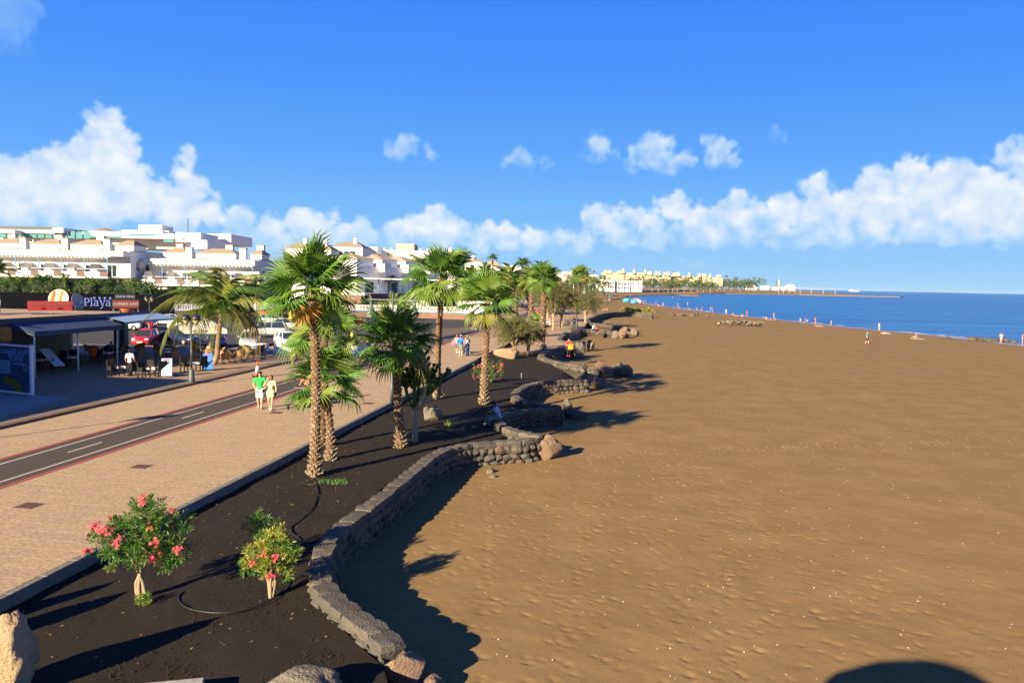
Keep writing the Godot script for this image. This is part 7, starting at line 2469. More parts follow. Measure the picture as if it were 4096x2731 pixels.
func build_cars() -> void:
	rng.seed = 91
	var red := lin(0.42, 0.012, 0.012)
	var white := lin(0.62, 0.62, 0.60)
	var silver := lin(0.34, 0.36, 0.38)
	car("red hatchback facing the cafe terrace", Vector3(-33.88, 0, -76.42), -PI / 2 + PI + 0.12, 0, red)
	car("red hatchback parked side-on behind the awning", Vector3(-44.58, 0, -98.24), 0.1, 0, lin(0.40, 0.02, 0.015))
	car("white hatchback partly hidden behind the awning's end", Vector3(-45.63, 0, -96.95), 0.25, 0, white)
	car("white saloon parked side-on past the blue awning", Vector3(-45.48, 0, -109.4), 0.05, 1, lin(0.58, 0.59, 0.60))
	car("red sport utility car with its tail to the street wall", Vector3(-58.83, 0, -136.04), PI + 0.6, 2, lin(0.45, 0.014, 0.014))
	car("dark blue car in the shade beside the red sport utility car", Vector3(-62.58, 0, -137.98), 0.15, 1, lin(0.012, 0.016, 0.05))
	car("brown sport utility car parked along the street wall", Vector3(-55.01, 0, -137.97), 0.05, 2, lin(0.10, 0.065, 0.05))
	car("dark blue saloon behind the white umbrella", Vector3(-31.52, 0, -78.15), 2.7, 1, lin(0.01, 0.015, 0.06))
	car("bright blue car behind the seated woman in the wicker chair", Vector3(-27.26, 0, -75.97), -1.2, 0, lin(0.02, 0.06, 0.30))
	car("old silver saloon facing the terrace tables", Vector3(-24.56, 0, -77.19), PI / 2 + 0.25, 1, lin(0.40, 0.43, 0.46))
	car("silver sport utility car parked beside the old saloon", Vector3(-26.54, 0, -89.19), 0.12, 2, silver)
	car("white saloon with blue-tinted windscreen past the coconut fronds", Vector3(-28.59, 0, -103.79), 0.2 + PI, 1, lin(0.60, 0.56, 0.48))
	car("silver hatchback behind the white saloon", Vector3(-33.35, 0, -115.32), 0.1 + PI, 0, silver)
	car("white hatchback nose-on behind the white barrier", Vector3(-20.84, 0, -76.53), PI / 2 + 0.55, 0, white)
	car("white estate car under the white umbrella's peak", Vector3(-38.32, 0, -97.62), 0.1, 2, lin(0.6, 0.6, 0.58))
	car("dark sport utility car near the red cafe chairs", Vector3(-17.72, 0, -104.57), PI / 2 + 0.3, 2, lin(0.02, 0.022, 0.024))
	car("red car behind the row parked at the street wall", Vector3(-41.29, 0, -137.3), 0.1, 0, lin(0.40, 0.03, 0.02))
	car("dark car in the shade of the motorhome", Vector3(-45.28, 0, -146.97), 0.1, 1, lin(0.012, 0.014, 0.03))
	# motorhome
	var t := thing("motorhome", "white motorhome with a cab-over bunk parked behind the coconut palm", "motorhome", Vector3(-48.26, 0, -139.46), 0.12, "")
	var wm := pm("motorhome_white", lin(0.64, 0.63, 0.60), 0.4)
	pbox(t, "living_box", wm, Vector3(1.0, 1.75, 0), Vector3(5.2, 2.4, 2.2), 0.0, 0.08)
	var s := st(true)
	var rings := []
	for p in [[-3.9, 0.5, 0.9], [-3.7, 0.4, 1.15], [-2.8, 0.4, 1.25], [-2.2, 0.4, 1.95], [-1.5, 0.4, 2.1]]:
		rings.append(section(p[0], 0.98, p[1], p[2]))
	loft(s, rings)
	add(s, "cab", wm, t)
	s = st(true)
	rings = []
	for p in [[-3.0, 2.15, 2.5], [-2.7, 2.0, 2.85], [-1.8, 2.0, 3.0], [-1.2, 2.0, 2.95]]:
		rings.append(section(p[0], 1.05, p[1], p[2]))
	loft(s, rings)
	add(s, "overcab_bunk", wm, t)
	pbox(t, "windscreen", M.glass_dark, Vector3(-2.55, 1.62, 0), Vector3(0.06, 0.7, 1.7))
	for k in 3:
		var w := pbox(t, "window", M.glass_dark, Vector3(-0.3 + k * 1.5, 2.0, 1.11), Vector3(0.9, 0.6, 0.04), 0.0, 0.01)
	pbox(t, "window", M.glass_dark, Vector3(-2.1, 1.6, 0.99), Vector3(0.8, 0.5, 0.04))
	pbox(t, "door", pm("door_cream", lin(0.5, 0.48, 0.44), 0.5), Vector3(2.9, 1.5, 1.11), Vector3(0.7, 1.8, 0.03))
	pbox(t, "side_stripe", M.blue_post, Vector3(1.0, 1.2, 1.105), Vector3(5.0, 0.12, 0.02))
	for sx in [-2.6, 2.2]:
		for sz in [-1.0, 1.0]:
			var wh := node("wheel", t, Vector3(sx, 0.33, sz * 0.9))
			wh.rotation.x = PI / 2
			inst(tex_cache["tyre"], "tyre", M.rubber, wh)
			inst(tex_cache["rim"], "rim", M.alloy, wh)

# ---------------------------------------------------------------- street furniture, beach things
func build_street() -> void:
	rng.seed = 95
	var grey := pm("lamp_grey", lin(0.055, 0.062, 0.06), 0.5)
	# double globe lamp on the terrace kerb
	var t := thing("street_lamp", "grey street lamp with two half-globe heads on the terrace kerb", "street lamp", pr(-25.3, 45.9, 0.06))
	var s := st(true)
	lathe(s, Vector3.ZERO, [[0.2, 0], [0.19, 0.1], [0.16, 0.75], [0.12, 0.82], [0.07, 0.9]], 8)
	add(s, "base", grey, t)
	s = st(true)
	lathe(s, Vector3(0, 0.85, 0), [[0.06, 0], [0.055, 0.9], [0.075, 0.95], [0.05, 1.0], [0.045, 2.9]], 8)
	add(s, "pole", grey, t)
	for sx in [-1, 1]:
		var h := node("lamp_head", t, Vector3(sx * 0.30, 3.75, 0))
		s = st(true)
		lathe(s, Vector3.ZERO, [[0.03, -0.35], [0.1, -0.22], [0.26, 0.0]], 12)
		add(s, "bowl", pm("lamp_amber", lin(0.24, 0.20, 0.09), 0.3), h)
		s = st(true)
		lathe(s, Vector3.ZERO, [[0.28, 0.0], [0.27, 0.12], [0.2, 0.26], [0.06, 0.33]], 12)
		add(s, "hood", pm("lamp_black", lin(0.02, 0.02, 0.022), 0.4), h)
	pbox(t, "cross_arm", grey, Vector3(0, 3.42, 0), Vector3(0.6, 0.05, 0.05))
	var t2 := copy_of(t, "grey street lamp with two half-globe heads in the car park", Vector3(-42.31, 0, -96.27), 0.2)
	copy_of(t, "grey street lamp with two half-globe heads by the shops", Vector3(-15.75, 0, -37.31) - Vector3(sin(deg_to_rad(SUN_AZ)), 0, -cos(deg_to_rad(SUN_AZ))) * 11.2, 0.5)
	# tall lamp with hanging bell lanterns on the bed kerb
	var b := thing("lantern_post", "tall dark lamp post with bell-shaped hanging lanterns at the kerb", "street lamp", Vector3(-6.22, 0, -42.88), -0.1)
	s = st(true)
	lathe(s, Vector3.ZERO, [[0.13, -0.1], [0.12, 0.9], [0.07, 1.0], [0.05, 5.5], [0.03, 5.8]], 8)
	add(s, "pole", grey, b)
	pbox(b, "arm", grey, Vector3(0, 5.35, 0), Vector3(2.7, 0.06, 0.06))
	for sx in [-1, 1]:
		var h := node("lantern", b, Vector3(sx * 1.15, 4.9, 0))
		s = st(true)
		lathe(s, Vector3.ZERO, [[0.27, -0.3], [0.24, -0.2], [0.13, 0.02], [0.09, 0.2], [0.04, 0.25], [0.03, 0.62]], 12)
		add(s, "shade", pm("lantern_green", lin(0.10, 0.13, 0.12), 0.3), h)
		s = st(true)
		lathe(s, Vector3.ZERO, [[0.05, -0.52], [0.17, -0.44], [0.22, -0.3]], 12)
		add(s, "globe", pm("lantern_glass", lin(0.3, 0.28, 0.22), 0.15), h)
	copy_of(b, "tall lamp post with bell lanterns by the olive trees", Vector3(9.08, 0, -116.86), 0.6).scale = Vector3.ONE * 1.15
	var bl := thing("beach_lamp", "thin dark lamp pole rising behind the tall beach wall", "street lamp", Vector3(33.47, -1, -235.05))
	s = st(true)
	tube(s, [Vector3(0, -0.3, 0), Vector3(0, 8.2, 0)], [0.13, 0.08], 6)
	add(s, "pole", grey, bl)
	pbox(bl, "lamp_head", grey, Vector3(0, 8.2, 0), Vector3(1.0, 0.15, 0.3))
	for wp in [[Vector3(-5.09, 0, -195.74), 10.5, "white lamp pole among the tall palms"], [Vector3(16.29, 0, -223.54), 7.5, "white lamp pole beside the bay's palm"]]:
		var p := thing("white_pole", wp[2], "lamp pole", wp[0])
		s = st(true)
		tube(s, [Vector3(0, -0.3, 0), Vector3(0, wp[1], 0)], [0.1, 0.07], 6)
		add(s, "pole", M.white_paint, p)
		pbox(p, "lamp_head", M.white_paint, Vector3(0, wp[1], 0), Vector3(0.5, 0.12, 0.2))
	# cone
	var c := thing("traffic_cone", "orange and white traffic cone on a black base", "traffic cone", pr(-23.2, 50.3, 0.0))
	pbox(c, "base", M.black_metal, Vector3(0, 0.05, 0), Vector3(0.62, 0.1, 0.62), 0.5, 0.02)
	for k in 3:
		s = st(true)
		var y0: float = [0.1, 0.3, 0.72][k]
		var y1: float = [0.3, 0.72, 1.02][k]
		lathe(s, Vector3.ZERO, [[0.2 - y0 * 0.155, y0], [0.2 - y1 * 0.155, y1]], 14)
		add(s, "band", pm("cone_white", lin(0.6, 0.6, 0.6), 0.5) if k == 1 else pm("cone_orange", lin(0.62, 0.07, 0.025), 0.5), c)
	# white barriers
	for bb in [[Vector3(-19.11, 0, -69.76), 0.06, "white plastic barrier in front of the white hatchback"], [Vector3(-13.5, 0, -71.48), 0.12, "white plastic barrier beside the cycle lane"], [Vector3(-22.06, 0, -71.32), -0.05, "white plastic barrier behind the terrace chairs"]]:
		var w := thing("road_barrier", bb[2], "barrier", bb[0], bb[1], "white barriers at the car park edge")
		s = st()
		var prof := [[0.3, 0.0], [0.3, 0.12], [0.2, 0.3], [0.14, 0.75]]
		var sh := []
		for x in [-1.0, 1.0]:
			sh.append(PackedVector3Array([Vector3(x, 0, -0.3), Vector3(x, 0.12, -0.3), Vector3(x, 0.3, -0.2), Vector3(x, 0.75, -0.14), Vector3(x, 0.75, 0.14), Vector3(x, 0.3, 0.2), Vector3(x, 0.12, 0.3), Vector3(x, 0, 0.3)]))
		loft(s, sh)
		add(s, "body", M.white_paint, w)
		for k in 2:
			pbox(w, "foot_notch", M.black_metal, Vector3(-0.5 + k, 0.05, 0.29), Vector3(0.2, 0.1, 0.04))
	# covers in the paving
	for q in [[-15.95, 20.3, "square brown manhole cover beside the large oleander"], [-15.75, 25.3, "square brown manhole cover in the middle of the paving"], [-16.15, 37.0, "square brown manhole cover at the walking couple's feet"], [-12.9, 41.0, "square brown manhole cover near the kerb lamp post"]]:
		var m := thing("manhole_cover", q[2], "manhole cover", pr(q[0], q[1], 0.002), -PA, "square manhole covers in the paving")
		pbox(m, "plate", nm("rusty_iron", lin(0.085, 0.04, 0.026), lin(0.13, 0.066, 0.042), 3.0, 0.7, 171), Vector3(0, 0, 0), Vector3(0.5, 0.012, 0.5), 0.0, 0.003)
		pbox(m, "rim", M.rusty_iron, Vector3(0, -0.003, 0), Vector3(0.56, 0.01, 0.56))
	# yellow standpipe, road sign, bins
	var y := thing("yellow_bollard", "yellow domed cylinder standing among the parked cars", "bollard", Vector3(-31.91, 0, -119.75))
	s = st(true)
	lathe(s, Vector3.ZERO, [[0.55, 0], [0.55, 1.55], [0.5, 1.6], [0.42, 1.85], [0.1, 1.95]], 14)
	add(s, "shell", pm("bollard_yellow", lin(0.55, 0.30, 0.01), 0.5), y)
	s = st(true)
	lathe(s, Vector3(0, 1.5, 0), [[0.58, 0], [0.58, 0.08]], 14)
	add(s, "collar", M.bollard_yellow, y)
	var rs := thing("road_sign", "round grey road sign seen from behind by the garden shrubs", "road sign", Vector3(-54.44, 0.88, -138))
	s = st(true)
	tube(s, [Vector3(0, -1, 0), Vector3(0, 2.8, 0)], [0.05], 6)
	add(s, "post", M.grey_metal, rs)
	s = st(true)
	lathe(s, Vector3.ZERO, [[0.0, -0.02], [0.42, -0.02], [0.42, 0.02], [0.0, 0.02]], 16, false)
	add(s, "disc", M.grey_metal, rs, Transform3D(Basis(Vector3.RIGHT, PI / 2), Vector3(0, 2.6, 0.06)))
	for bn in [[Vector3(19.6, -0.2, -197.35), "dark green litter bin beside the beach sunbathers"], [Vector3(17.75, 0, -206.15), "dark green litter bin behind the small grey green tree"], [Vector3(8.98, 0, -117.95), "dark green litter bin at the lantern post's foot"]]:
		var o := thing("litter_bin", bn[1], "litter bin", bn[0], 0.0, "dark litter bins along the beach path")
		s = st(true)
		lathe(s, Vector3.ZERO, [[0.32, 0], [0.35, 0.5], [0.36, 1.5], [0.32, 1.6]], 12)
		add(s, "drum", pm("bin_green", lin(0.02, 0.03, 0.028), 0.5), o)
		s = st(true)
		lathe(s, Vector3(0, 1.3, 0), [[0.38, 0], [0.38, 0.1]], 12)
		add(s, "band", M.black_metal, o)
	# white bench at the bend, red chairs of a far cafe
	var be := thing("white_bench", "white slatted bench beside the cycle lane bend", "bench", Vector3(2.68, 0, -250.31))
	for k in 3:
		pbox(be, "back_slat", M.white_paint, Vector3(0, 0.7 + k * 0.28, -0.3), Vector3(3.2, 0.14, 0.08))
		pbox(be, "seat_slat", M.white_paint, Vector3(0, 0.5, -0.15 + k * 0.2), Vector3(3.2, 0.06, 0.14))
	for k in 2:
		pbox(be, "leg", M.white_paint, Vector3(-1.4 + 2.8 * k, 0.4, 0), Vector3(0.12, 0.8, 0.5))
	var rc := pm("red_plastic", lin(0.50, 0.05, 0.03), 0.5)
	for i in 9:
		var p := Vector3(-22.19, 0, -113.59).lerp(Vector3(-18.82, 0, -117.23), i / 8.0) + Vector3(0, 0, -rf(0, 2.0))
		var o := thing("red_chair", "red plastic chair in the row by the street wall", "chair", p, rf(-1.5, 1.5), "red chairs by the street wall")
		pbox(o, "seat", rc, Vector3(0, 0.45, 0), Vector3(0.5, 0.05, 0.5))
		pbox(o, "backrest", rc, Vector3(0, 0.75, -0.24), Vector3(0.5, 0.55, 0.05))
		for k in 4:
			pbox(o, "leg", rc, Vector3([-0.2, 0.2, 0.2, -0.2][k], 0.22, [-0.2, -0.2, 0.2, 0.2][k]), Vector3(0.05, 0.45, 0.05))
	# traffic island with pale kerb
	s = st()
	var isl := PackedVector2Array()
	for p in [Vector3(-8.57, 0, -92.26), Vector3(-7.05, 0, -98.16), Vector3(-5.2, 0, -106.82), Vector3(-4.87, 0, -112.02), Vector3(-5.97, 0, -114.92), Vector3(-8.06, 0, -111.98), Vector3(-10.81, 0, -109.96)]:
		isl.append(v2(p))
	prism(s, isl, -0.1, 0.16)
	struct(add(s, "traffic_island", nm("island_soil", lin(0.10, 0.07, 0.045), lin(0.16, 0.115, 0.075), 0.4, 0.95, 172)))
	s = st(true)
	tube(s, spline([Vector3(-8.43, 0.1, -90.79), Vector3(-6.94, 0.1, -96.6), Vector3(-5.12, 0.1, -105.12), Vector3(-4.71, 0.1, -109.75), Vector3(-5.87, 0.1, -113.1)], 4), [0.12], 5)
	struct(add(s, "island_kerb", M.concrete))
	boulder("black boulder standing at the street corner in the sun", Vector3(-6.42, 0, -128.63), Vector3(2.0, 2.4, 1.6), M.lava_2, 0.4, 2)
	boulder("pale rock ledge at the roots of the olive trees", Vector3(-0.39, -0.2, -72.3), Vector3(2.6, 1.1, 1.4), M.rock_tan, 0.2, 3)
	boulder("pale rock at the foot of the slim fan palm", Vector3(3.08, -0.2, -80.66), Vector3(1.3, 0.9, 1.0), M.rock_tan, 1.2, 4)
	boulder("grey rock under the two-trunk tree", Vector3(8.01, 0, -127.41), Vector3(1.8, 1.2, 1.4), M.rock_grey, 0.2, 1)
	boulder("flat pale block used as a seat under the olive trees", Vector3(7.03, 0, -107.92), Vector3(2.4, 0.9, 1.3), M.rock_grey, 0.5, 0)
	# small sprinkler stake in the bed
	var sp := thing("sprinkler_stake", "thin grey sprinkler stake in the black gravel bed", "sprinkler", Vector3(0.66, -0.24, -54.32))
	s = st(true)
	tube(s, [Vector3(0, 0, 0), Vector3(0, 0.62, 0)], [0.025], 5)
	add(s, "stake", M.grey_metal, sp)
	pbox(sp, "head", M.grey_metal, Vector3(0, 0.64, 0), Vector3(0.1, 0.06, 0.06))
	# beach tents and parasols
	for tn in [[Vector3(58.36, -1.8, -424.95), lin(0.02, 0.34, 0.42), "turquoise dome tent on the sand by the water"], [Vector3(57.91, -1.8, -395.8), lin(0.05, 0.30, 0.60), "sky blue dome tent next to the white one"], [Vector3(60.29, -1.8, -397.76), lin(0.60, 0.58, 0.50), "white dome tent next to the sky blue one"]]:
		var o := thing("beach_tent", tn[2], "beach tent", tn[0], 0.0, "dome tents on the beach")
		s = st(true)
		lathe(s, Vector3.ZERO, [[1.9, 0.0], [1.75, 0.8], [1.2, 1.5], [0.4, 1.85], [0.05, 1.9]], 12)
		add(s, "canopy", pm("tent_%s" % tn[1].to_html(), tn[1], 0.7), o)
		s = st(true)
		tube(s, spline([Vector3(-1.9, 0, 0.2), Vector3(-1.2, 1.5, 0.2), Vector3(0, 1.93, 0.2), Vector3(1.2, 1.5, 0.2), Vector3(1.9, 0, 0.2)], 3), [0.05], 4)
		add(s, "tent_pole", M.grey_metal, o)
	for ps in [[Vector3(50.55, -1.5, -459.9), lin(0.10, 0.03, 0.30), "purple parasol among the far sunbathers"], [Vector3(55.85, -1.5, -478.4), lin(0.03, 0.36, 0.45), "turquoise parasol among the far sunbathers"], [Vector3(62.29, -1.8, -418.3), lin(0.60, 0.16, 0.05), "orange parasol behind the dome tents"], [Vector3(60.36, -1.6, -488.46), lin(0.08, 0.03, 0.22), "violet parasol held beside a standing bather"]]:
		var o := thing("beach_parasol", ps[2], "parasol", ps[0], 0.0, "parasols on the beach")
		s = st(true)
		tube(s, [Vector3(0, 0, 0), Vector3(0, 2.1, 0)], [0.04], 5)
		add(s, "pole", M.white_paint, o)
		s = st(true)
		lathe(s, Vector3(0, 1.55, 0), [[1.5, 0.0], [1.0, 0.35], [0.05, 0.6]], 10)
		add(s, "canopy", pm("parasol_%s" % ps[1].to_html(), ps[1], 0.8), o)
	var fp := thing("flag_pole", "white flag pole with a blue and a green flag by the far beach", "flag pole", Vector3(235.54, -1, -1298.93))
	s = st(true)
	tube(s, [Vector3(0, 0, 0), Vector3(0, 11.0, 0)], [0.35, 0.22], 6)
	add(s, "pole", M.white_paint, fp)
	pbox(fp, "flag", pm("flag_blue", lin(0.05, 0.25, 0.6), 0.8), Vector3(1.5, 9.8, 0), Vector3(2.8, 2.0, 0.08))
	pbox(fp, "flag", pm("flag_green", lin(0.03, 0.30, 0.08), 0.8), Vector3(1.5, 7.4, 0), Vector3(2.8, 2.0, 0.08))
	# round parasol added out of view beside the camera, to cast the sand's rounded shadow
	var sd := Vector3(sin(deg_to_rad(SUN_AZ)) * cos(deg_to_rad(SUN_EL)), -sin(deg_to_rad(SUN_EL)), -cos(deg_to_rad(SUN_AZ)) * cos(deg_to_rad(SUN_EL)))
	var spot := Vector3(8.1, -1.15, -14.92)
	var up := spot - sd * 17.5
	var lp := thing("added_shadow_parasol", "unseen round parasol added for its shadow on the sand", "parasol", up)
	s = st(true)
	lathe(s, Vector3.ZERO, [[1.75, -0.25], [1.4, 0.0], [0.8, 0.28], [0.05, 0.45]], 20)
	add(s, "canopy", M.off_white_canvas, lp)
	s = st(true)
	tube(s, [Vector3(0, -2.3, 0), Vector3(0, 0.4, 0)], [0.03], 6)
	add(s, "pole", M.white_paint, lp)

# ---------------------------------------------------------------- people
var forms := {}

# one closed surface round tapered bones [a, b, ra, rb], smoothly joined
func flesh(bones: Array, cell: float, blend: float) -> ArrayMesh:
	var lo := Vector3.ONE * 1e9
	var hi := -lo
	for b in bones:
		var r := maxf(b[2], b[3]) + cell * 2.0
		lo = lo.min(b[0] - Vector3.ONE * r).min(b[1] - Vector3.ONE * r)
		hi = hi.max(b[0] + Vector3.ONE * r).max(b[1] + Vector3.ONE * r)
	var nx := int((hi.x - lo.x) / cell) + 2
	var ny := int((hi.y - lo.y) / cell) + 2
	var nz := int((hi.z - lo.z) / cell) + 2
	var f := PackedFloat32Array()
	f.resize(nx * ny * nz)
	f.fill(1.0)
	for b in bones:
		var a: Vector3 = b[0]
		var ab: Vector3 = b[1] - a
		var ra: float = b[2]
		var dr: float = b[3] - ra
		var l2 := maxf(ab.length_squared(), 1e-8)
		var m := maxf(ra, b[3]) + blend + cell * 1.5
		var p0: Vector3 = (a.min(b[1]) - Vector3.ONE * m - lo) / cell
		var p1: Vector3 = (a.max(b[1]) + Vector3.ONE * m - lo) / cell
		for k in range(maxi(0, int(p0.z)), mini(nz - 1, int(p1.z)) + 1):
			for j in range(maxi(0, int(p0.y)), mini(ny - 1, int(p1.y)) + 1):
				var at := (k * ny + j) * nx
				for i in range(maxi(0, int(p0.x)), mini(nx - 1, int(p1.x)) + 1):
					var v := lo + Vector3(i, j, k) * cell - a
					var t := clampf(v.dot(ab) / l2, 0.0, 1.0)
					var d := (v - ab * t).length() - ra - dr * t
					var o := f[at + i]
					var h := maxf(blend - absf(o - d), 0.0) / blend
					f[at + i] = minf(o, d) - h * h * blend * 0.25
	var idx := PackedInt32Array()
	idx.resize(f.size())
	idx.fill(-1)
	var vs := PackedVector3Array()
	var off := [0, 1, nx, nx + 1, nx * ny, nx * ny + 1, nx * ny + nx, nx * ny + nx + 1]
	var cor := [Vector3(0, 0, 0), Vector3(1, 0, 0), Vector3(0, 1, 0), Vector3(1, 1, 0), Vector3(0, 0, 1), Vector3(1, 0, 1), Vector3(0, 1, 1), Vector3(1, 1, 1)]
	var edges := [[0, 1], [2, 3], [4, 5], [6, 7], [0, 2], [1, 3], [4, 6], [5, 7], [0, 4], [1, 5], [2, 6], [3, 7]]
	for k in nz - 1:
		for j in ny - 1:
			for i in nx - 1:
				var at := (k * ny + j) * nx + i
				var n := 0
				for o in off:
					if f[at + o] < 0.0:
						n += 1
				if n == 0 or n == 8:
					continue
				var s := Vector3.ZERO
				var c := 0
				for e in edges:
					var u := f[at + off[e[0]]]
					var w := f[at + off[e[1]]]
					if (u < 0.0) != (w < 0.0):
						s += cor[e[0]].lerp(cor[e[1]], u / (u - w))
						c += 1
				idx[at] = vs.size()
				vs.append(lo + (Vector3(i, j, k) + s / c) * cell)
	var s := st(true)
	for k in range(1, nz - 1):
		for j in range(1, ny - 1):
			for i in range(1, nx - 1):
				var at := (k * ny + j) * nx + i
				var inside := f[at] < 0.0
				for ax in 3:
					var st_: int = [1, nx, nx * ny][ax]
					if (f[at + st_] < 0.0) == inside:
						continue
					var u: int = [nx, nx * ny, 1][ax]
					var w: int = [nx * ny, 1, nx][ax]
					var q := [idx[at - u - w], idx[at - w], idx[at], idx[at - u]]
					if q.min() < 0:
						continue
					if inside:
						quad(s, vs[q[3]], vs[q[2]], vs[q[1]], vs[q[0]])
					else:
						quad(s, vs[q[0]], vs[q[1]], vs[q[2]], vs[q[3]])
	return mesh_of(s)

# joints of a pose; the figure faces +z, feet at y = 0 (or seat height given)
func pose(kind: String) -> Dictionary:
	var p := {"hip": Vector3(0, 0.94, 0), "chest": Vector3(0, 1.28, -0.01), "neck": Vector3(0, 1.46, -0.01), "head": Vector3(0, 1.53, 0.01), "tilt": 0.0,
		"sl": Vector3(0.185, 1.40, -0.01), "sr": Vector3(-0.185, 1.40, -0.01), "el": Vector3(0.24, 1.13, -0.03), "er": Vector3(-0.24, 1.13, -0.03), "wl": Vector3(0.25, 0.89, 0.04), "wr": Vector3(-0.25, 0.89, 0.04),
		"hl": Vector3(0.09, 0.90, 0), "hr": Vector3(-0.09, 0.90, 0), "kl": Vector3(0.10, 0.49, 0.02), "kr": Vector3(-0.10, 0.49, 0.02), "al": Vector3(0.10, 0.08, 0), "ar": Vector3(-0.10, 0.08, 0)}
	match kind:
		"walk":
			p.merge({"kl": Vector3(0.09, 0.50, 0.13), "al": Vector3(0.08, 0.09, 0.22), "kr": Vector3(-0.09, 0.50, 0.02), "ar": Vector3(-0.08, 0.13, -0.26), "el": Vector3(0.25, 1.14, -0.08), "wl": Vector3(0.25, 0.92, -0.02), "er": Vector3(-0.25, 1.14, 0.05), "wr": Vector3(-0.24, 0.92, 0.18)}, true)
		"pockets":
			p.merge({"kl": Vector3(0.09, 0.50, 0.08), "al": Vector3(0.08, 0.09, 0.12), "ar": Vector3(-0.09, 0.10, -0.16), "el": Vector3(0.31, 1.15, -0.05), "er": Vector3(-0.31, 1.15, -0.05), "wl": Vector3(0.2, 0.92, 0.07), "wr": Vector3(-0.2, 0.92, 0.07), "tilt": 0.1}, true)
		"phone":
			p.merge({"kl": Vector3(0.09, 0.50, 0.09), "al": Vector3(0.08, 0.09, 0.14), "ar": Vector3(-0.08, 0.10, -0.15), "er": Vector3(-0.33, 1.22, 0.10), "wr": Vector3(-0.15, 1.48, 0.13), "el": Vector3(0.25, 1.14, -0.03), "wl": Vector3(0.26, 0.90, 0.05)}, true)
		"push":
			p.merge({"chest": Vector3(0, 1.26, 0.05), "neck": Vector3(0, 1.43, 0.08), "head": Vector3(0, 1.49, 0.12), "tilt": 0.35, "sl": Vector3(0.18, 1.37, 0.06), "sr": Vector3(-0.18, 1.37, 0.06), "el": Vector3(0.22, 1.12, 0.18), "er": Vector3(-0.22, 1.12, 0.18), "wl": Vector3(0.17, 1.03, 0.42), "wr": Vector3(-0.17, 1.03, 0.42), "kl": Vector3(0.09, 0.50, 0.12), "al": Vector3(0.08, 0.09, 0.18), "ar": Vector3(-0.08, 0.12, -0.22)}, true)
		"akimbo":
			p.merge({"el": Vector3(0.38, 1.15, -0.08), "er": Vector3(-0.38, 1.15, -0.08), "wl": Vector3(0.19, 1.0, 0.07), "wr": Vector3(-0.19, 1.0, 0.07)}, true)
		"face":
			p.merge({"el": Vector3(0.27, 1.17, 0.12), "er": Vector3(-0.27, 1.17, 0.12), "wl": Vector3(0.09, 1.42, 0.17), "wr": Vector3(-0.09, 1.42, 0.17)}, true)
		"sit":
			p.merge({"hip": Vector3(0, 0.55, 0), "chest": Vector3(0, 0.86, 0.10), "neck": Vector3(0, 1.02, 0.16), "head": Vector3(0, 1.07, 0.21), "tilt": 0.5, "sl": Vector3(0.18, 0.97, 0.12), "sr": Vector3(-0.18, 0.97, 0.12), "el": Vector3(0.24, 0.74, 0.22), "er": Vector3(-0.24, 0.74, 0.22), "wl": Vector3(0.08, 0.72, 0.42), "wr": Vector3(-0.08, 0.72, 0.42), "hl": Vector3(0.09, 0.52, 0.04), "hr": Vector3(-0.09, 0.52, 0.04), "kl": Vector3(0.11, 0.53, 0.46), "kr": Vector3(-0.11, 0.58, 0.46), "al": Vector3(0.11, 0.09, 0.40), "ar": Vector3(-0.08, 0.22, 0.62)}, true)
		"lean":
			p.merge({"hip": Vector3(0, 0.80, -0.12), "chest": Vector3(0, 1.12, 0.0), "neck": Vector3(0, 1.28, 0.07), "head": Vector3(0, 1.33, 0.12), "tilt": 0.5, "sl": Vector3(0.18, 1.23, 0.03), "sr": Vector3(-0.18, 1.23, 0.03), "el": Vector3(0.24, 1.0, 0.12), "er": Vector3(-0.24, 1.0, 0.12), "wl": Vector3(0.07, 0.98, 0.32), "wr": Vector3(-0.07, 0.98, 0.32), "hl": Vector3(0.09, 0.77, -0.10), "hr": Vector3(-0.09, 0.77, -0.10), "kl": Vector3(0.10, 0.46, 0.20), "kr": Vector3(-0.10, 0.46, 0.20), "al": Vector3(0.10, 0.08, 0.12), "ar": Vector3(-0.10, 0.08, 0.12)}, true)
		"ground":
			p.merge({"hip": Vector3(0, 0.13, 0), "chest": Vector3(0, 0.46, -0.10), "neck": Vector3(0, 0.62, -0.10), "head": Vector3(0, 0.69, -0.07), "sl": Vector3(0.18, 0.56, -0.11), "sr": Vector3(-0.18, 0.56, -0.11), "el": Vector3(0.26, 0.30, -0.2), "er": Vector3(-0.26, 0.30, -0.2), "wl": Vector3(0.28, 0.06, -0.28), "wr": Vector3(-0.28, 0.06, -0.28), "hl": Vector3(0.09, 0.13, 0.05), "hr": Vector3(-0.09, 0.13, 0.05), "kl": Vector3(0.12, 0.36, 0.36), "kr": Vector3(-0.12, 0.30, 0.40), "al": Vector3(0.12, 0.07, 0.62), "ar": Vector3(-0.12, 0.07, 0.72)}, true)
		"lie":
			p.merge({"hip": Vector3(0, 0.11, 0), "chest": Vector3(0, 0.13, -0.34), "neck": Vector3(0, 0.14, -0.52), "head": Vector3(0, 0.14, -0.60), "tilt": -1.4, "sl": Vector3(0.18, 0.11, -0.46), "sr": Vector3(-0.18, 0.11, -0.46), "el": Vector3(0.30, 0.06, -0.24), "er": Vector3(-0.30, 0.06, -0.24), "wl": Vector3(0.30, 0.05, 0.02), "wr": Vector3(-0.30, 0.05, 0.02), "hl": Vector3(0.09, 0.10, 0.04), "hr": Vector3(-0.09, 0.10, 0.04), "kl": Vector3(0.11, 0.12, 0.46), "kr": Vector3(-0.11, 0.14, 0.46), "al": Vector3(0.12, 0.06, 0.86), "ar": Vector3(-0.12, 0.06, 0.86)}, true)
	return p

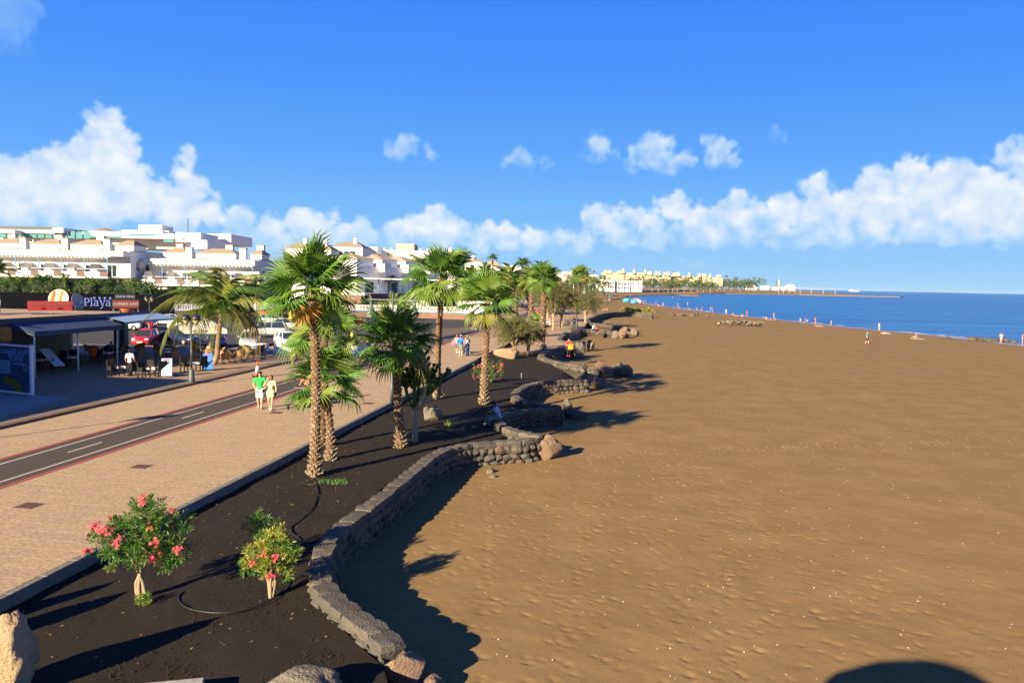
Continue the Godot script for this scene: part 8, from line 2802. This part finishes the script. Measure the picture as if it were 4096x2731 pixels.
func hand_mesh() -> ArrayMesh:
	# palm along -y, thumb towards +x; relaxed, slightly curled fingers (towards +z)
	if not forms.has("hand"):
		var b := []
		b.append([Vector3(0, 0.02, 0), Vector3(0, -0.03, 0.0), 0.025, 0.028])
		for k in 4:
			var x := 0.028 - k * 0.0185
			b.append([Vector3(x * 0.5, -0.02, 0), Vector3(x, -0.085, 0.004), 0.017, 0.012])
			var l: float = [0.040, 0.046, 0.043, 0.034][k]
			var q := Vector3(x * 1.1, -0.085 - l, 0.012)
			b.append([Vector3(x, -0.085, 0.004), q, 0.0098, 0.0088])
			b.append([q, q + Vector3(0, -l * 0.72, 0.018), 0.0088, 0.0074])
		b.append([Vector3(0.02, -0.02, 0.005), Vector3(0.047, -0.06, 0.022), 0.015, 0.0108])
		b.append([Vector3(0.047, -0.06, 0.022), Vector3(0.052, -0.098, 0.032), 0.0105, 0.0085])
		forms.hand = flesh(b, 0.0062, 0.006)
	return forms.hand

func head_mesh() -> ArrayMesh:
	# origin at the base of the skull, face +z
	if not forms.has("head"):
		var b := [[Vector3(0, 0.125, -0.015), Vector3(0, 0.115, 0.018), 0.088, 0.082], [Vector3(0, 0.06, 0.03), Vector3(0, 0.02, 0.062), 0.06, 0.032], [Vector3(0.03, 0.06, 0.05), Vector3(-0.03, 0.06, 0.05), 0.04, 0.04], [Vector3(0, 0.105, 0.10), Vector3(0, 0.072, 0.117), 0.009, 0.014], [Vector3(0, 0.043, 0.094), Vector3(0, 0.035, 0.092), 0.014, 0.012]]
		for sx in [-1.0, 1.0]:
			b.append([Vector3(sx * 0.086, 0.11, 0.0), Vector3(sx * 0.09, 0.075, 0.005), 0.013, 0.009])
			b.append([Vector3(sx * 0.02, 0.122, 0.092), Vector3(sx * 0.045, 0.122, 0.082), 0.009, 0.008])
		forms.head = flesh(b, 0.0125, 0.02)
	return forms.head

func limb_bones(p: Dictionary, grow := 0.0) -> Array:
	var b := []
	for s in ["l", "r"]:
		b.append([p["s" + s], p["e" + s], 0.056 + grow, 0.043 + grow])
		b.append([p["e" + s], p["w" + s], 0.043 + grow, 0.028 + grow])
		b.append([p["h" + s], p["k" + s], 0.09 + grow, 0.06 + grow])
		b.append([p["k" + s], p["k" + s].lerp(p["a" + s], 0.3), 0.057 + grow, 0.06 + grow])
		b.append([p["k" + s].lerp(p["a" + s], 0.3), p["a" + s], 0.06 + grow, 0.036 + grow])
	return b

func torso_bones(p: Dictionary, grow := 0.0) -> Array:
	var side: Vector3 = (p.sl - p.sr).normalized()
	return [[p.hip + side * 0.06, p.hip - side * 0.06, 0.105 + grow, 0.105 + grow], [p.hip, p.hip.lerp(p.chest, 0.55), 0.11 + grow, 0.105 + grow], [p.chest + side * 0.065, p.chest - side * 0.065, 0.108 + grow, 0.108 + grow], [p.hip.lerp(p.chest, 0.55), p.chest, 0.108 + grow, 0.11 + grow], [p.sl, p.sr, 0.06 + grow, 0.06 + grow], [p.chest, p.neck, 0.09 + grow, 0.05 + grow * 0.4]]

func foot_bones(p: Dictionary, grow := 0.0) -> Array:
	var b := []
	for s in ["l", "r"]:
		var f: Vector3 = p["a" + s] - p["k" + s]
		var d := Vector3(0, 0, 1)
		if absf(f.y) < 0.25:
			d = Vector3(0, 1, 0.2).normalized()
		var a: Vector3 = p["a" + s] - Vector3(0, 0.035, 0) * (1.0 if d.z > 0.5 else 0.0)
		b.append([a - d * 0.04, a + d * 0.13, 0.038 + grow, 0.028 + grow])
		b.append([p["a" + s], a, 0.036 + grow, 0.038 + grow])
	return b

func body_mesh(kind: String, cell: float) -> ArrayMesh:
	var key := "body_%s_%d" % [kind, int(cell * 1000)]
	if forms.has(key):
		return forms[key]
	var p := pose(kind)
	var b := torso_bones(p) + limb_bones(p) + foot_bones(p)
	b.append([p.neck, p.head + Vector3(0, 0.03, 0), 0.052, 0.055])
	var s := SurfaceTool.new()
	s.begin(Mesh.PRIMITIVE_TRIANGLES)
	s.append_from(flesh(b, cell, 0.035), 0, Transform3D())
	s.append_from(head_mesh(), 0, Transform3D(Basis(Vector3.RIGHT, p.tilt), p.head))
	for sd in ["l", "r"]:
		var d: Vector3 = (p["w" + sd] - p["e" + sd]).normalized()
		var y := -d
		var z := Vector3(0, 0, 1) if absf(d.z) < 0.8 else Vector3(0, 1, 0)
		var x := y.cross(z).normalized()
		z = x.cross(y).normalized()
		var m := Basis(x * (1.0 if sd == "r" else -1.0), y, z)
		s.append_from(hand_mesh(), 0, Transform3D(m, p["w" + sd] + d * 0.02))
	forms[key] = s.commit()
	return forms[key]

func garment(kind: String, what: String, cell: float) -> ArrayMesh:
	var key := "%s_%s_%d" % [what, kind, int(cell * 1000)]
	if forms.has(key):
		return forms[key]
	var p := pose(kind)
	var b := []
	match what:
		"shirt":
			b = torso_bones(p, 0.016)
			b.remove_at(0)
			b.append([p.hip + Vector3(0.05, -0.0, 0), p.hip - Vector3(0.05, 0.0, 0), 0.122, 0.122])
			for s in ["l", "r"]:
				b.append([p["s" + s], p["s" + s].lerp(p["e" + s], 0.62), 0.072, 0.07])
		"top":
			b = torso_bones(p, 0.013)
			b.remove_at(5)
			b.remove_at(4)
			b.remove_at(0)
		"shorts", "trousers", "trunks":
			var g := 0.02
			b.append([p.hl, p.hr, 0.118, 0.118])
			b.append([p.hip, p.hip.lerp(p.chest, 0.25), 0.12, 0.116])
			for s in ["l", "r"]:
				if what == "trousers":
					b.append([p["h" + s], p["k" + s], 0.108, 0.078])
					b.append([p["k" + s], p["a" + s], 0.076, 0.062])
				else:
					b.append([p["h" + s], p["h" + s].lerp(p["k" + s], 0.85 if what == "shorts" else 0.5), 0.112, 0.096])
		"romper":
			b = torso_bones(p, 0.018)
			b.append([p.hl, p.hr, 0.125, 0.125])
			for s in ["l", "r"]:
				b.append([p["h" + s], p["h" + s].lerp(p["k" + s], 0.45), 0.118, 0.115])
				b.append([p["s" + s], p["s" + s].lerp(p["e" + s], 0.45), 0.078, 0.085])
		"bikini":
			b.append([p.hl, p.hr, 0.108, 0.108])
			b.append([p.chest + Vector3(0.06, 0, 0.03), p.chest + Vector3(-0.06, 0, 0.03), 0.1, 0.1])
		"shoes":
			b = foot_bones(p, 0.012)
		"hair", "long_hair":
			var h := Basis(Vector3.RIGHT, p.tilt)
			b.append([p.head + h * Vector3(0, 0.14, -0.03), p.head + h * Vector3(0, 0.15, 0.02), 0.092, 0.082])
			b.append([p.head + h * Vector3(0, 0.10, -0.05), p.head + h * Vector3(0, 0.04, -0.04), 0.078, 0.06])
			if what == "long_hair":
				for sx in [-1.0, 1.0]:
					b.append([p.head + h * Vector3(sx * 0.06, 0.10, -0.03), p.head + h * Vector3(sx * 0.085, -0.12, -0.01), 0.045, 0.03])
				b.append([p.head + h * Vector3(0, 0.08, -0.07), p.head + h * Vector3(0, -0.16, -0.07), 0.06, 0.05])
	forms[key] = flesh(b, cell if what != "hair" else minf(cell, 0.02), 0.03)
	return forms[key]

func cloth(c: Color) -> StandardMaterial3D:
	return pm("cloth_" + c.to_html(), c, 0.9, 0.3)

# wear: garment -> colour
func person(label: String, at: Vector3, turn: float, kind: String, wear: Dictionary, skin := 0, hair := "", hair_col := Color(0.1, 0.06, 0.04), size := 1.0, cell := 0.026, group := "", extra := "") -> Node3D:
	var t := thing("person", label, "person", at, turn, group)
	var sk: Color = [lin(0.46, 0.25, 0.16), lin(0.36, 0.18, 0.10), lin(0.14, 0.07, 0.04), lin(0.52, 0.30, 0.21)][skin]
	var m := pm("skin_%d" % skin, sk, 0.6, 0.4)
	inst(body_mesh(kind, cell), "body", m, t)
	for g in wear:
		inst(garment(kind, g, cell), g, cloth(wear[g]), t)
	if hair:
		inst(garment(kind, hair, cell), "hair", cloth(hair_col), t)
	var p := pose(kind)
	var h := Transform3D(Basis(Vector3.RIGHT, p.tilt), p.head)
	if cell < 0.026 or extra:
		for sx in [-1.0, 1.0]:
			pbox(t, "eye", pm("eye_dark", lin(0.02, 0.015, 0.012), 0.2), h * Vector3(sx * 0.033, 0.108, 0.092), Vector3(0.02, 0.009, 0.012))
		var mo := pbox(t, "mouth", pm("lip", lin(0.30, 0.08, 0.07), 0.6), h * Vector3(0, 0.045, 0.107), Vector3(0.036, 0.008, 0.006))
	if "glasses" in extra:
		var s := st()
		for sx in [-1.0, 1.0]:
			box(s, Transform3D(Basis(), Vector3(sx * 0.034, 0.108, 0.104)), Vector3(0.054, 0.036, 0.012), 0.004)
			box(s, Transform3D(Basis(), Vector3(sx * 0.08, 0.112, 0.05)), Vector3(0.006, 0.008, 0.1))
		add(s, "sunglasses", M.black_metal, t, h)
	if "mask" in extra:
		var s := st(true)
		lathe(s, Vector3(0, 0.0, 0), [[0.03, -0.035], [0.055, 0.0], [0.05, 0.04]], 10, true, 1.0, 0.6)
		add(s, "face_mask", pm("mask_white", lin(0.6, 0.62, 0.64), 0.9), t, h * Transform3D(Basis(), Vector3(0, 0.05, 0.085)))
	if "cap" in extra:
		var s := st(true)
		lathe(s, Vector3(0, 0.135, -0.01), [[0.103, 0.0], [0.1, 0.05], [0.06, 0.09], [0.01, 0.1]], 12)
		box(s, Transform3D(Basis(Vector3.RIGHT, 0.15), Vector3(0, 0.138, 0.12)), Vector3(0.15, 0.012, 0.09), 0.004)
		add(s, "cap", pm("cap_%s" % extra, lin(0.6, 0.6, 0.62) if "white" in extra else lin(0.35, 0.40, 0.36), 0.9), t, h)
	t.scale = Vector3.ONE * size
	return t

func stroller(label: String, at: Vector3, turn: float, hood: Color) -> void:
	var t := thing("baby_stroller", label, "stroller", at, turn, "strollers on the promenade")
	var fr: Material = M.black_metal
	var s := st(true)
	for sx in [-0.25, 0.25]:
		tube(s, [Vector3(sx, 0.12, 0.42), Vector3(sx, 0.45, 0.1), Vector3(sx, 1.05, -0.55)], [0.016], 5)
		tube(s, [Vector3(sx, 0.16, -0.4), Vector3(sx, 0.5, 0.0)], [0.016], 5)
	tube(s, [Vector3(-0.25, 1.05, -0.55), Vector3(0.25, 1.05, -0.55)], [0.018], 5)
	add(s, "frame", fr, t)
	var seat := st()
	box(seat, Transform3D(Basis(Vector3.RIGHT, -0.3), Vector3(0, 0.55, -0.05)), Vector3(0.44, 0.12, 0.6), 0.04)
	box(seat, Transform3D(Basis(Vector3.RIGHT, 0.5), Vector3(0, 0.78, -0.28)), Vector3(0.42, 0.5, 0.08), 0.03)
	add(seat, "seat", pm("stroller_cloth", lin(0.03, 0.03, 0.035), 0.9), t)
	pbox(t, "blanket", pm("stroller_blanket", lin(0.45, 0.48, 0.48), 0.9), Vector3(0, 0.63, 0.05), Vector3(0.36, 0.06, 0.34), 0.0, 0.02)
	s = st(true)
	for k in 5:
		var a := k * 0.32
		var b := (k + 1) * 0.32
		quad_o(s, Vector3(-0.23, 0.78 + sin(a) * 0.3, -0.25 - cos(a) * 0.28 + 0.3), Vector3(0.23, 0.78 + sin(a) * 0.3, -0.25 - cos(a) * 0.28 + 0.3), Vector3(0.23, 0.78 + sin(b) * 0.3, -0.25 - cos(b) * 0.28 + 0.3), Vector3(-0.23, 0.78 + sin(b) * 0.3, -0.25 - cos(b) * 0.28 + 0.3), Vector3(0, 0.7, 0.05))
	add(s, "hood", cloth(hood), t)
	pbox(t, "basket", M.stroller_cloth, Vector3(0, 0.28, 0.0), Vector3(0.4, 0.16, 0.5), 0.0, 0.03)
	for w in [[-0.25, 0.42, 0.1], [0.25, 0.42, 0.1], [-0.28, -0.4, 0.15], [0.28, -0.4, 0.15]]:
		var wh := node("wheel", t, Vector3(w[0], w[2], w[1]))
		wh.rotation.z = PI / 2
		s = st(true)
		lathe(s, Vector3.ZERO, [[w[2] * 0.6, -0.02], [w[2], -0.02], [w[2], 0.02], [w[2] * 0.6, 0.02]], 14, false)
		add(s, "tyre", M.rubber, wh)
		s = st(true)
		lathe(s, Vector3.ZERO, [[0.0, -0.015], [w[2] * 0.62, -0.015], [w[2] * 0.62, 0.015], [0.0, 0.015]], 10, false)
		add(s, "hub", M.alloy, wh)

func bag(par: Node, called: String, at: Vector3, sz: Vector3, c: Color) -> void:
	var s := st()
	box(s, Transform3D(), sz, minf(sz.x, sz.z) * 0.3)
	var b := add(s, called, cloth(c), null, Transform3D(Basis(), par.transform * at))
	tag(b, {"orange_bag": "orange bag held by the person in red", "pink_bag": "round pink shoulder bag carried by the woman in a white top", "red_bag": "red bag beside the person sitting on the wall"}[called], "bag")
	s = st(true)
	tube(s, spline([Vector3(-sz.x * 0.35, sz.y * 0.45, 0), Vector3(0, sz.y * 1.1, 0), Vector3(sz.x * 0.35, sz.y * 0.45, 0)], 4), [0.012], 4)
	add(s, "strap", cloth(c), b)

func build_people() -> void:
	rng.seed = 101
	var white := lin(0.62, 0.60, 0.60)
	var dark := lin(0.02, 0.02, 0.024)
	var walk := "people on the promenade"
	# walking couple
	person("man in a bright green polo shirt, white shorts and sunglasses, hands in pockets", Vector3(-12.23, 0, -40), 0.15, "pockets", {"shirt": lin(0.03, 0.46, 0.07), "shorts": lin(0.60, 0.52, 0.52), "shoes": lin(0.40, 0.38, 0.30)}, 0, "hair", lin(0.03, 0.018, 0.012), 1.04, 0.021, walk, "glasses")
	person("woman in a pale green romper with long brown hair, hand at her face", Vector3(-11.56, 0, -39.52), -0.05, "phone", {"romper": lin(0.36, 0.43, 0.24), "shoes": lin(0.62, 0.58, 0.55)}, 0, "long_hair", lin(0.14, 0.06, 0.03), 0.98, 0.021, walk, "glasses")
	# stroller pusher behind the tallest palm
	person("person in a coral top and white face mask pushing a stroller", Vector3(-10.45, 0, -42), -0.25, "push", {"shirt": lin(0.66, 0.17, 0.13), "shorts": lin(0.06, 0.07, 0.10), "shoes": dark}, 0, "hair", lin(0.22, 0.13, 0.08), 0.97, 0.021, walk, "mask")
	stroller("black stroller with a pink hood in front of the person in coral", Vector3(-10.48, 0, -40.22), -0.25, lin(0.62, 0.36, 0.38))
	# group of three with a stroller
	var w1 := person("woman in a white top with a pink shoulder bag, back turned", Vector3(-4.9, 0, -73.44), PI - 0.2, "walk", {"top": lin(0.62, 0.56, 0.58), "shorts": lin(0.10, 0.10, 0.13), "shoes": white}, 0, "long_hair", lin(0.22, 0.10, 0.05), 0.98, 0.024, walk)
	bag(w1, "pink_bag", Vector3(0.3, 0.95, 0.0), Vector3(0.42, 0.32, 0.2), lin(0.66, 0.16, 0.22))
	person("man in a blue shirt, khaki shorts and white cap with arms akimbo", Vector3(-4.37, 0, -70.47), PI - 0.5, "akimbo", {"shirt": lin(0.02, 0.13, 0.60), "shorts": lin(0.16, 0.15, 0.09), "shoes": lin(0.42, 0.28, 0.18)}, 3, "hair", lin(0.1, 0.06, 0.04), 1.07, 0.024, walk, "cap_white")
	person("woman in a grey vest and jeans with a pale cap, hands at her face", Vector3(-3.87, 0, -71.65), -0.4, "face", {"top": lin(0.45, 0.45, 0.48), "trousers": lin(0.03, 0.07, 0.20), "shoes": dark}, 1, "hair", lin(0.16, 0.09, 0.05), 1.0, 0.024, walk, "cap_pale")
	stroller("black stroller standing between the man in blue and the woman in jeans", Vector3(-4.25, 0, -73.13), 0.9, lin(0.03, 0.03, 0.035))
	# on the walls
	var sm := person("man in a pale blue shirt and grey trousers sitting on the wall", Vector3(-0.54, 0.02, -38) + Vector3(0, -0.44, 0), -1.35, "sit", {"shirt": lin(0.34, 0.42, 0.66), "trousers": lin(0.22, 0.20, 0.17), "shoes": dark}, 2, "hair", dark, 1.02, 0.021, "people sitting by the beach walls", "plain")
	var rp := person("person in a red shirt and black trousers leaning on the low wall", Vector3(4.99, -0.1, -74.09), 0.7, "lean", {"shirt": lin(0.60, 0.05, 0.06), "trousers": dark, "shoes": lin(0.4, 0.03, 0.03)}, 0, "hair", lin(0.04, 0.025, 0.018), 1.05, 0.024, "people sitting by the beach walls", "plain")
	bag(rp, "orange_bag", Vector3(0.1, 0.82, 0.30), Vector3(0.5, 0.5, 0.22), lin(0.66, 0.26, 0.02))
	var wp := person("person in a white shirt sitting on the low wall above the cove", Vector3(11, 0.1, -112.51) + Vector3(0, -0.44, 0), 0.9, "sit", {"shirt": lin(0.48, 0.52, 0.66), "trousers": dark}, 0, "hair", dark, 1.15, 0.026, "people sitting by the beach walls")
	bag(wp, "red_bag", Vector3(0.55, 0.55, 0.25), Vector3(0.5, 0.4, 0.3), lin(0.6, 0.03, 0.03))
	person("person in pink sitting on the pale block under the trees", Vector3(5.42, 0, -126.43), 0.6, "sit", {"shirt": lin(0.65, 0.30, 0.36), "trousers": white}, 0, "hair", dark, 1.1, 0.026, "people sitting by the beach walls")
	person("pedestrian in red on the cycle lane bend", Vector3(4.6, 0, -153.23), PI, "walk", {"shirt": lin(0.60, 0.05, 0.05), "shorts": lin(0.5, 0.10, 0.08)}, 0, "hair", dark, 1.1, 0.026, walk)
	person("small figure in white walking where the lane bends", Vector3(1.93, 0, -222.12), 0.0, "walk", {"shirt": white, "shorts": lin(0.5, 0.06, 0.05)}, 0, "hair", dark, 1.0, 0.026, walk)
	# cafe
	person("waiter in a white T-shirt and black trousers, back turned", pr(-30.3, 47.6, TY), PI - 0.1, "walk", {"shirt": lin(0.58, 0.55, 0.66), "trousers": dark, "shoes": dark}, 1, "hair", dark, 0.98, 0.024, "people at the cafe", "plain")
	person("diner in an orange red top sitting at a laid table", pr(-37.2, 54.0, TY), PI + 0.5, "sit", {"shirt": lin(0.66, 0.09, 0.02), "trousers": lin(0.5, 0.06, 0.02)}, 0, "hair", lin(0.2, 0.1, 0.05), 1.0, 0.026, "people at the cafe")
	person("diner in dark clothes facing the one in orange red", pr(-36.6, 56.0, TY), 0.2, "sit", {"shirt": dark, "trousers": dark}, 0, "hair", lin(0.3, 0.2, 0.15), 1.0, 0.026, "people at the cafe")
	person("woman in a white skirt sitting in a sunlit wicker chair", pr(-31.4, 59.3, TY), 2.3, "sit", {"top": lin(0.60, 0.35, 0.28), "shorts": lin(0.60, 0.60, 0.66)}, 0, "hair", lin(0.15, 0.07, 0.04), 1.0, 0.024, "people at the cafe")
	person("man in a dark shirt sitting under the blue and white awning", pr(-38.6, 58.2, TY), 0.5, "sit", {"shirt": lin(0.10, 0.12, 0.2), "trousers": dark}, 0, "hair", dark, 1.0, 0.026, "people at the cafe")
	for k in 2:
		person(["worker in a yellow vest at the far end of the barrier", "worker in a yellow vest standing near the dark car"][k], [Vector3(-12.79, 0, -73.49), Vector3(-14.94, 0, -76.94)][k], 1.0 + k, ["lean", "stand"][k], {"shirt": lin(0.36, 0.55, 0.04), "trousers": lin(0.05, 0.06, 0.12)}, 1, "hair", dark, 1.0, 0.026, "road workers")
	# bathers
	var grp := "bathers along the shore"
	person("child in a teal shirt and black shorts walking across the open sand", Vector3(50.99, -1.35, -118.49) , 0.5, "walk", {"shirt": lin(0.05, 0.17, 0.17), "shorts": dark}, 3, "hair", lin(0.2, 0.12, 0.06), 0.98, 0.026, grp)
	var red := lin(0.55, 0.05, 0.04)
	var blue := lin(0.03, 0.10, 0.40)
	var teal := lin(0.04, 0.34, 0.36)
	var list := [
		[Vector3(68.17, -1.8, -264.05), "walk", "trunks", white, 0, "bather in white trunks at the water's edge"],
		[Vector3(69.36, -1.8, -244.8), "stand", "trunks", red, 1, "bather in red shorts beside a sitting group"],
		[Vector3(64.26, -1.75, -240.96), "ground", "bikini", dark, 1, "sunbather in a dark suit sitting on the sand"],
		[Vector3(64.93, -1.75, -239.66), "lie", "bikini", red, 0, "sunbather in a red suit lying on the sand"],
		[Vector3(66.31, -1.75, -238.72), "ground", "trunks", white, 1, "sunbather in white shorts sitting on the sand"],
		[Vector3(66.69, -1.75, -216.97), "ground", "bikini", red, 0, "sunbather in a red suit sitting in the group of three"],
		[Vector3(66.47, -1.75, -212.96), "ground", "trunks", blue, 1, "sunbather in blue shorts sitting in the group of three"],
		[Vector3(66.85, -1.75, -210.59), "ground", "bikini", dark, 1, "sunbather in a dark suit sitting in the group of three"],
		[Vector3(74.46, -1.9, -235.46), "stand", "bikini", lin(0.5, 0.2, 0.2), 3, "pale bather standing behind the group of three"],
		[Vector3(73.43, -1.85, -210.69), "stand", "trunks", white, 1, "bather in white trunks next to two children"],
		[Vector3(73.86, -1.85, -208.45), "stand", "trunks", red, 0, "small child in red at the water's edge"],
		[Vector3(73.52, -1.85, -205.94), "stand", "trunks", white, 2, "tanned bather in white trunks beside a small child"],
		[Vector3(72.91, -1.85, -198.91), "akimbo", "trunks", red, 1, "bather in bright red shorts with hands on hips"],
		[Vector3(67.94, -1.7, -183.72), "lie", "bikini", red, 1, "sunbather in a red suit lying near the man in red shorts"],
		[Vector3(75.95, -1.9, -196.85), "stand", "bikini", red, 0, "small child wading alone"],
		[Vector3(76.87, -1.9, -173.04), "stand", "bikini", teal, 3, "woman in a teal bikini standing at the water"],
		[Vector3(71.21, -1.75, -157.97), "lie", "bikini", white, 3, "sunbather in a white suit lying near the teal bikini"],
		[Vector3(69.51, -1.75, -142.3), "ground", "bikini", lin(0.4, 0.2, 0.15), 0, "sunbather sitting alone on a pale towel"],
		[Vector3(81.18, -1.9, -137), "face", "bikini", white, 0, "woman in a pale bikini by the wet rocks"],
		[Vector3(82.51, -1.9, -133.4), "stand", "bikini", dark, 0, "bather in a dark suit past the wet rocks"],
		[Vector3(67.56, -1.7, -547.84), "stand", "trunks", blue, 0, "bather standing by the violet parasol"],
		[Vector3(70.11, -1.8, -539.9), "stand", "shirt", red, 0, "person in a red shirt near the turquoise tent"],
		[Vector3(61.96, -1.85, -392.43), "stand", "trunks", red, 1, "bather in red trunks right of the white tent"],
		[Vector3(61.59, -1.85, -383.65), "stand", "bikini", red, 1, "bather in a red suit beside the one in trunks"],
		[Vector3(62.91, -1.85, -406.67), "stand", "trunks", dark, 2, "tanned bather in black trunks behind the white tent"],
		[Vector3(65.96, -1.9, -380.93), "stand", "trunks", dark, 1, "bather in black trunks stepping into the water"],
		[Vector3(60.62, -1.8, -343.7), "ground", "bikini", white, 0, "sunbather in white sitting by the water"],
		[Vector3(63.08, -1.85, -347.31), "walk", "shirt", lin(0.6, 0.2, 0.15), 1, "person in an orange shirt walking the waterline"],
		[Vector3(67.83, -1.9, -339.31), "stand", "trunks", red, 1, "bather in red trunks wading"],
		[Vector3(79.4, -2.3, -375.62), "stand", "trunks", dark, 0, "bather standing deep in the water"],
		[Vector3(63.84, -1.8, -299.28), "ground", "bikini", red, 1, "sunbather in red sitting before the low mound"],
		[Vector3(66.89, -1.85, -300.23), "walk", "shirt", dark, 0, "person in a black shirt at the waterline"],
		[Vector3(65.3, -1.85, -284.94), "walk", "bikini", red, 1, "bather in a red suit walking the waterline"],
		[Vector3(70.5, -1.9, -294.18), "stand", "trunks", blue, 1, "bather in blue trunks of the standing pair"],
		[Vector3(66.5, -1.85, -274.7), "stand", "bikini", teal, 1, "bather in a turquoise suit of the standing pair"],
		[Vector3(119.91, -2.6, -621.58), "stand", "trunks", red, 1, "swimmer whose head and shoulders show offshore"],
		[Vector3(27.25, -1.1, -245.97), "ground", "trunks", blue, 0, "sunbather in blue shorts beside the dark litter bin"],
		[Vector3(28.09, -1.1, -246.47), "ground", "bikini", red, 0, "sunbather in red beside the dark litter bin"],
		[Vector3(25.98, -1.1, -241.27), "ground", "shirt", dark, 0, "person in black sitting by the dark litter bin"],
		[Vector3(45.1, -1.2, -492.98), "ground", "bikini", red, 0, "sunbather in red near the end of the sea wall"],
		[Vector3(52.85, -1.2, -534.84), "lie", "bikini", red, 0, "sunbather lying near the end of the sea wall"],
		[Vector3(50.95, -1.5, -436.26), "ground", "shirt", white, 0, "person in white under the turquoise parasol"],
		[Vector3(48.89, -1.5, -434.3), "ground", "trunks", dark, 1, "person in black shorts under the purple parasol"],
	]
	for i in list.size():
		var l: Array = list[i]
		var p: Vector3 = l[0]
		if not "deep" in l[5] and not "swimmer" in l[5] and i < 36:
			p.y = sand_h(p.x, p.z)
		person(l[5].replace(" right of", " beside"), p, i * 1.7 if l[1] != "lie" else 1.6, l[1], {l[2]: l[3]}, l[4], "long_hair" if l[2] == "bikini" else "hair", [dark, lin(0.2, 0.1, 0.05), lin(0.3, 0.2, 0.1)][i % 3], 0.62 if "child" in l[5] else rf(0.95, 1.04), 0.03, grp)
	# towels
	for tw in [[Vector3(68.84, -1.75, -139.87), lin(0.5, 0.55, 0.58), "pale towel under the lone sunbather"], [Vector3(69.72, -1.7, -153.93), lin(0.6, 0.5, 0.5), "pale pink towel under the lying sunbather"], [Vector3(67.39, -1.7, -180.69), lin(0.55, 0.3, 0.25), "red towel under the sunbather near the man in red shorts"], [Vector3(58.45, -1.6, -195.43), lin(0.5, 0.5, 0.2), "yellow towel spread alone on the sand"]]:
		var p: Vector3 = tw[0]
		var o := pbox_top("beach_towel", cloth(tw[1]), Vector3(p.x, sand_h(p.x, p.z) + 0.05, p.z), Vector3(1.9, 0.03, 0.9), 0.15)
		tag(o, tw[2], "towel", "towels on the beach")

func pbox_top(called: String, m: Material, at: Vector3, sz: Vector3, turn: float) -> MeshInstance3D:
	var s := st()
	box(s, Transform3D(), sz, 0.01)
	return add(s, called, m, null, T(at, turn))
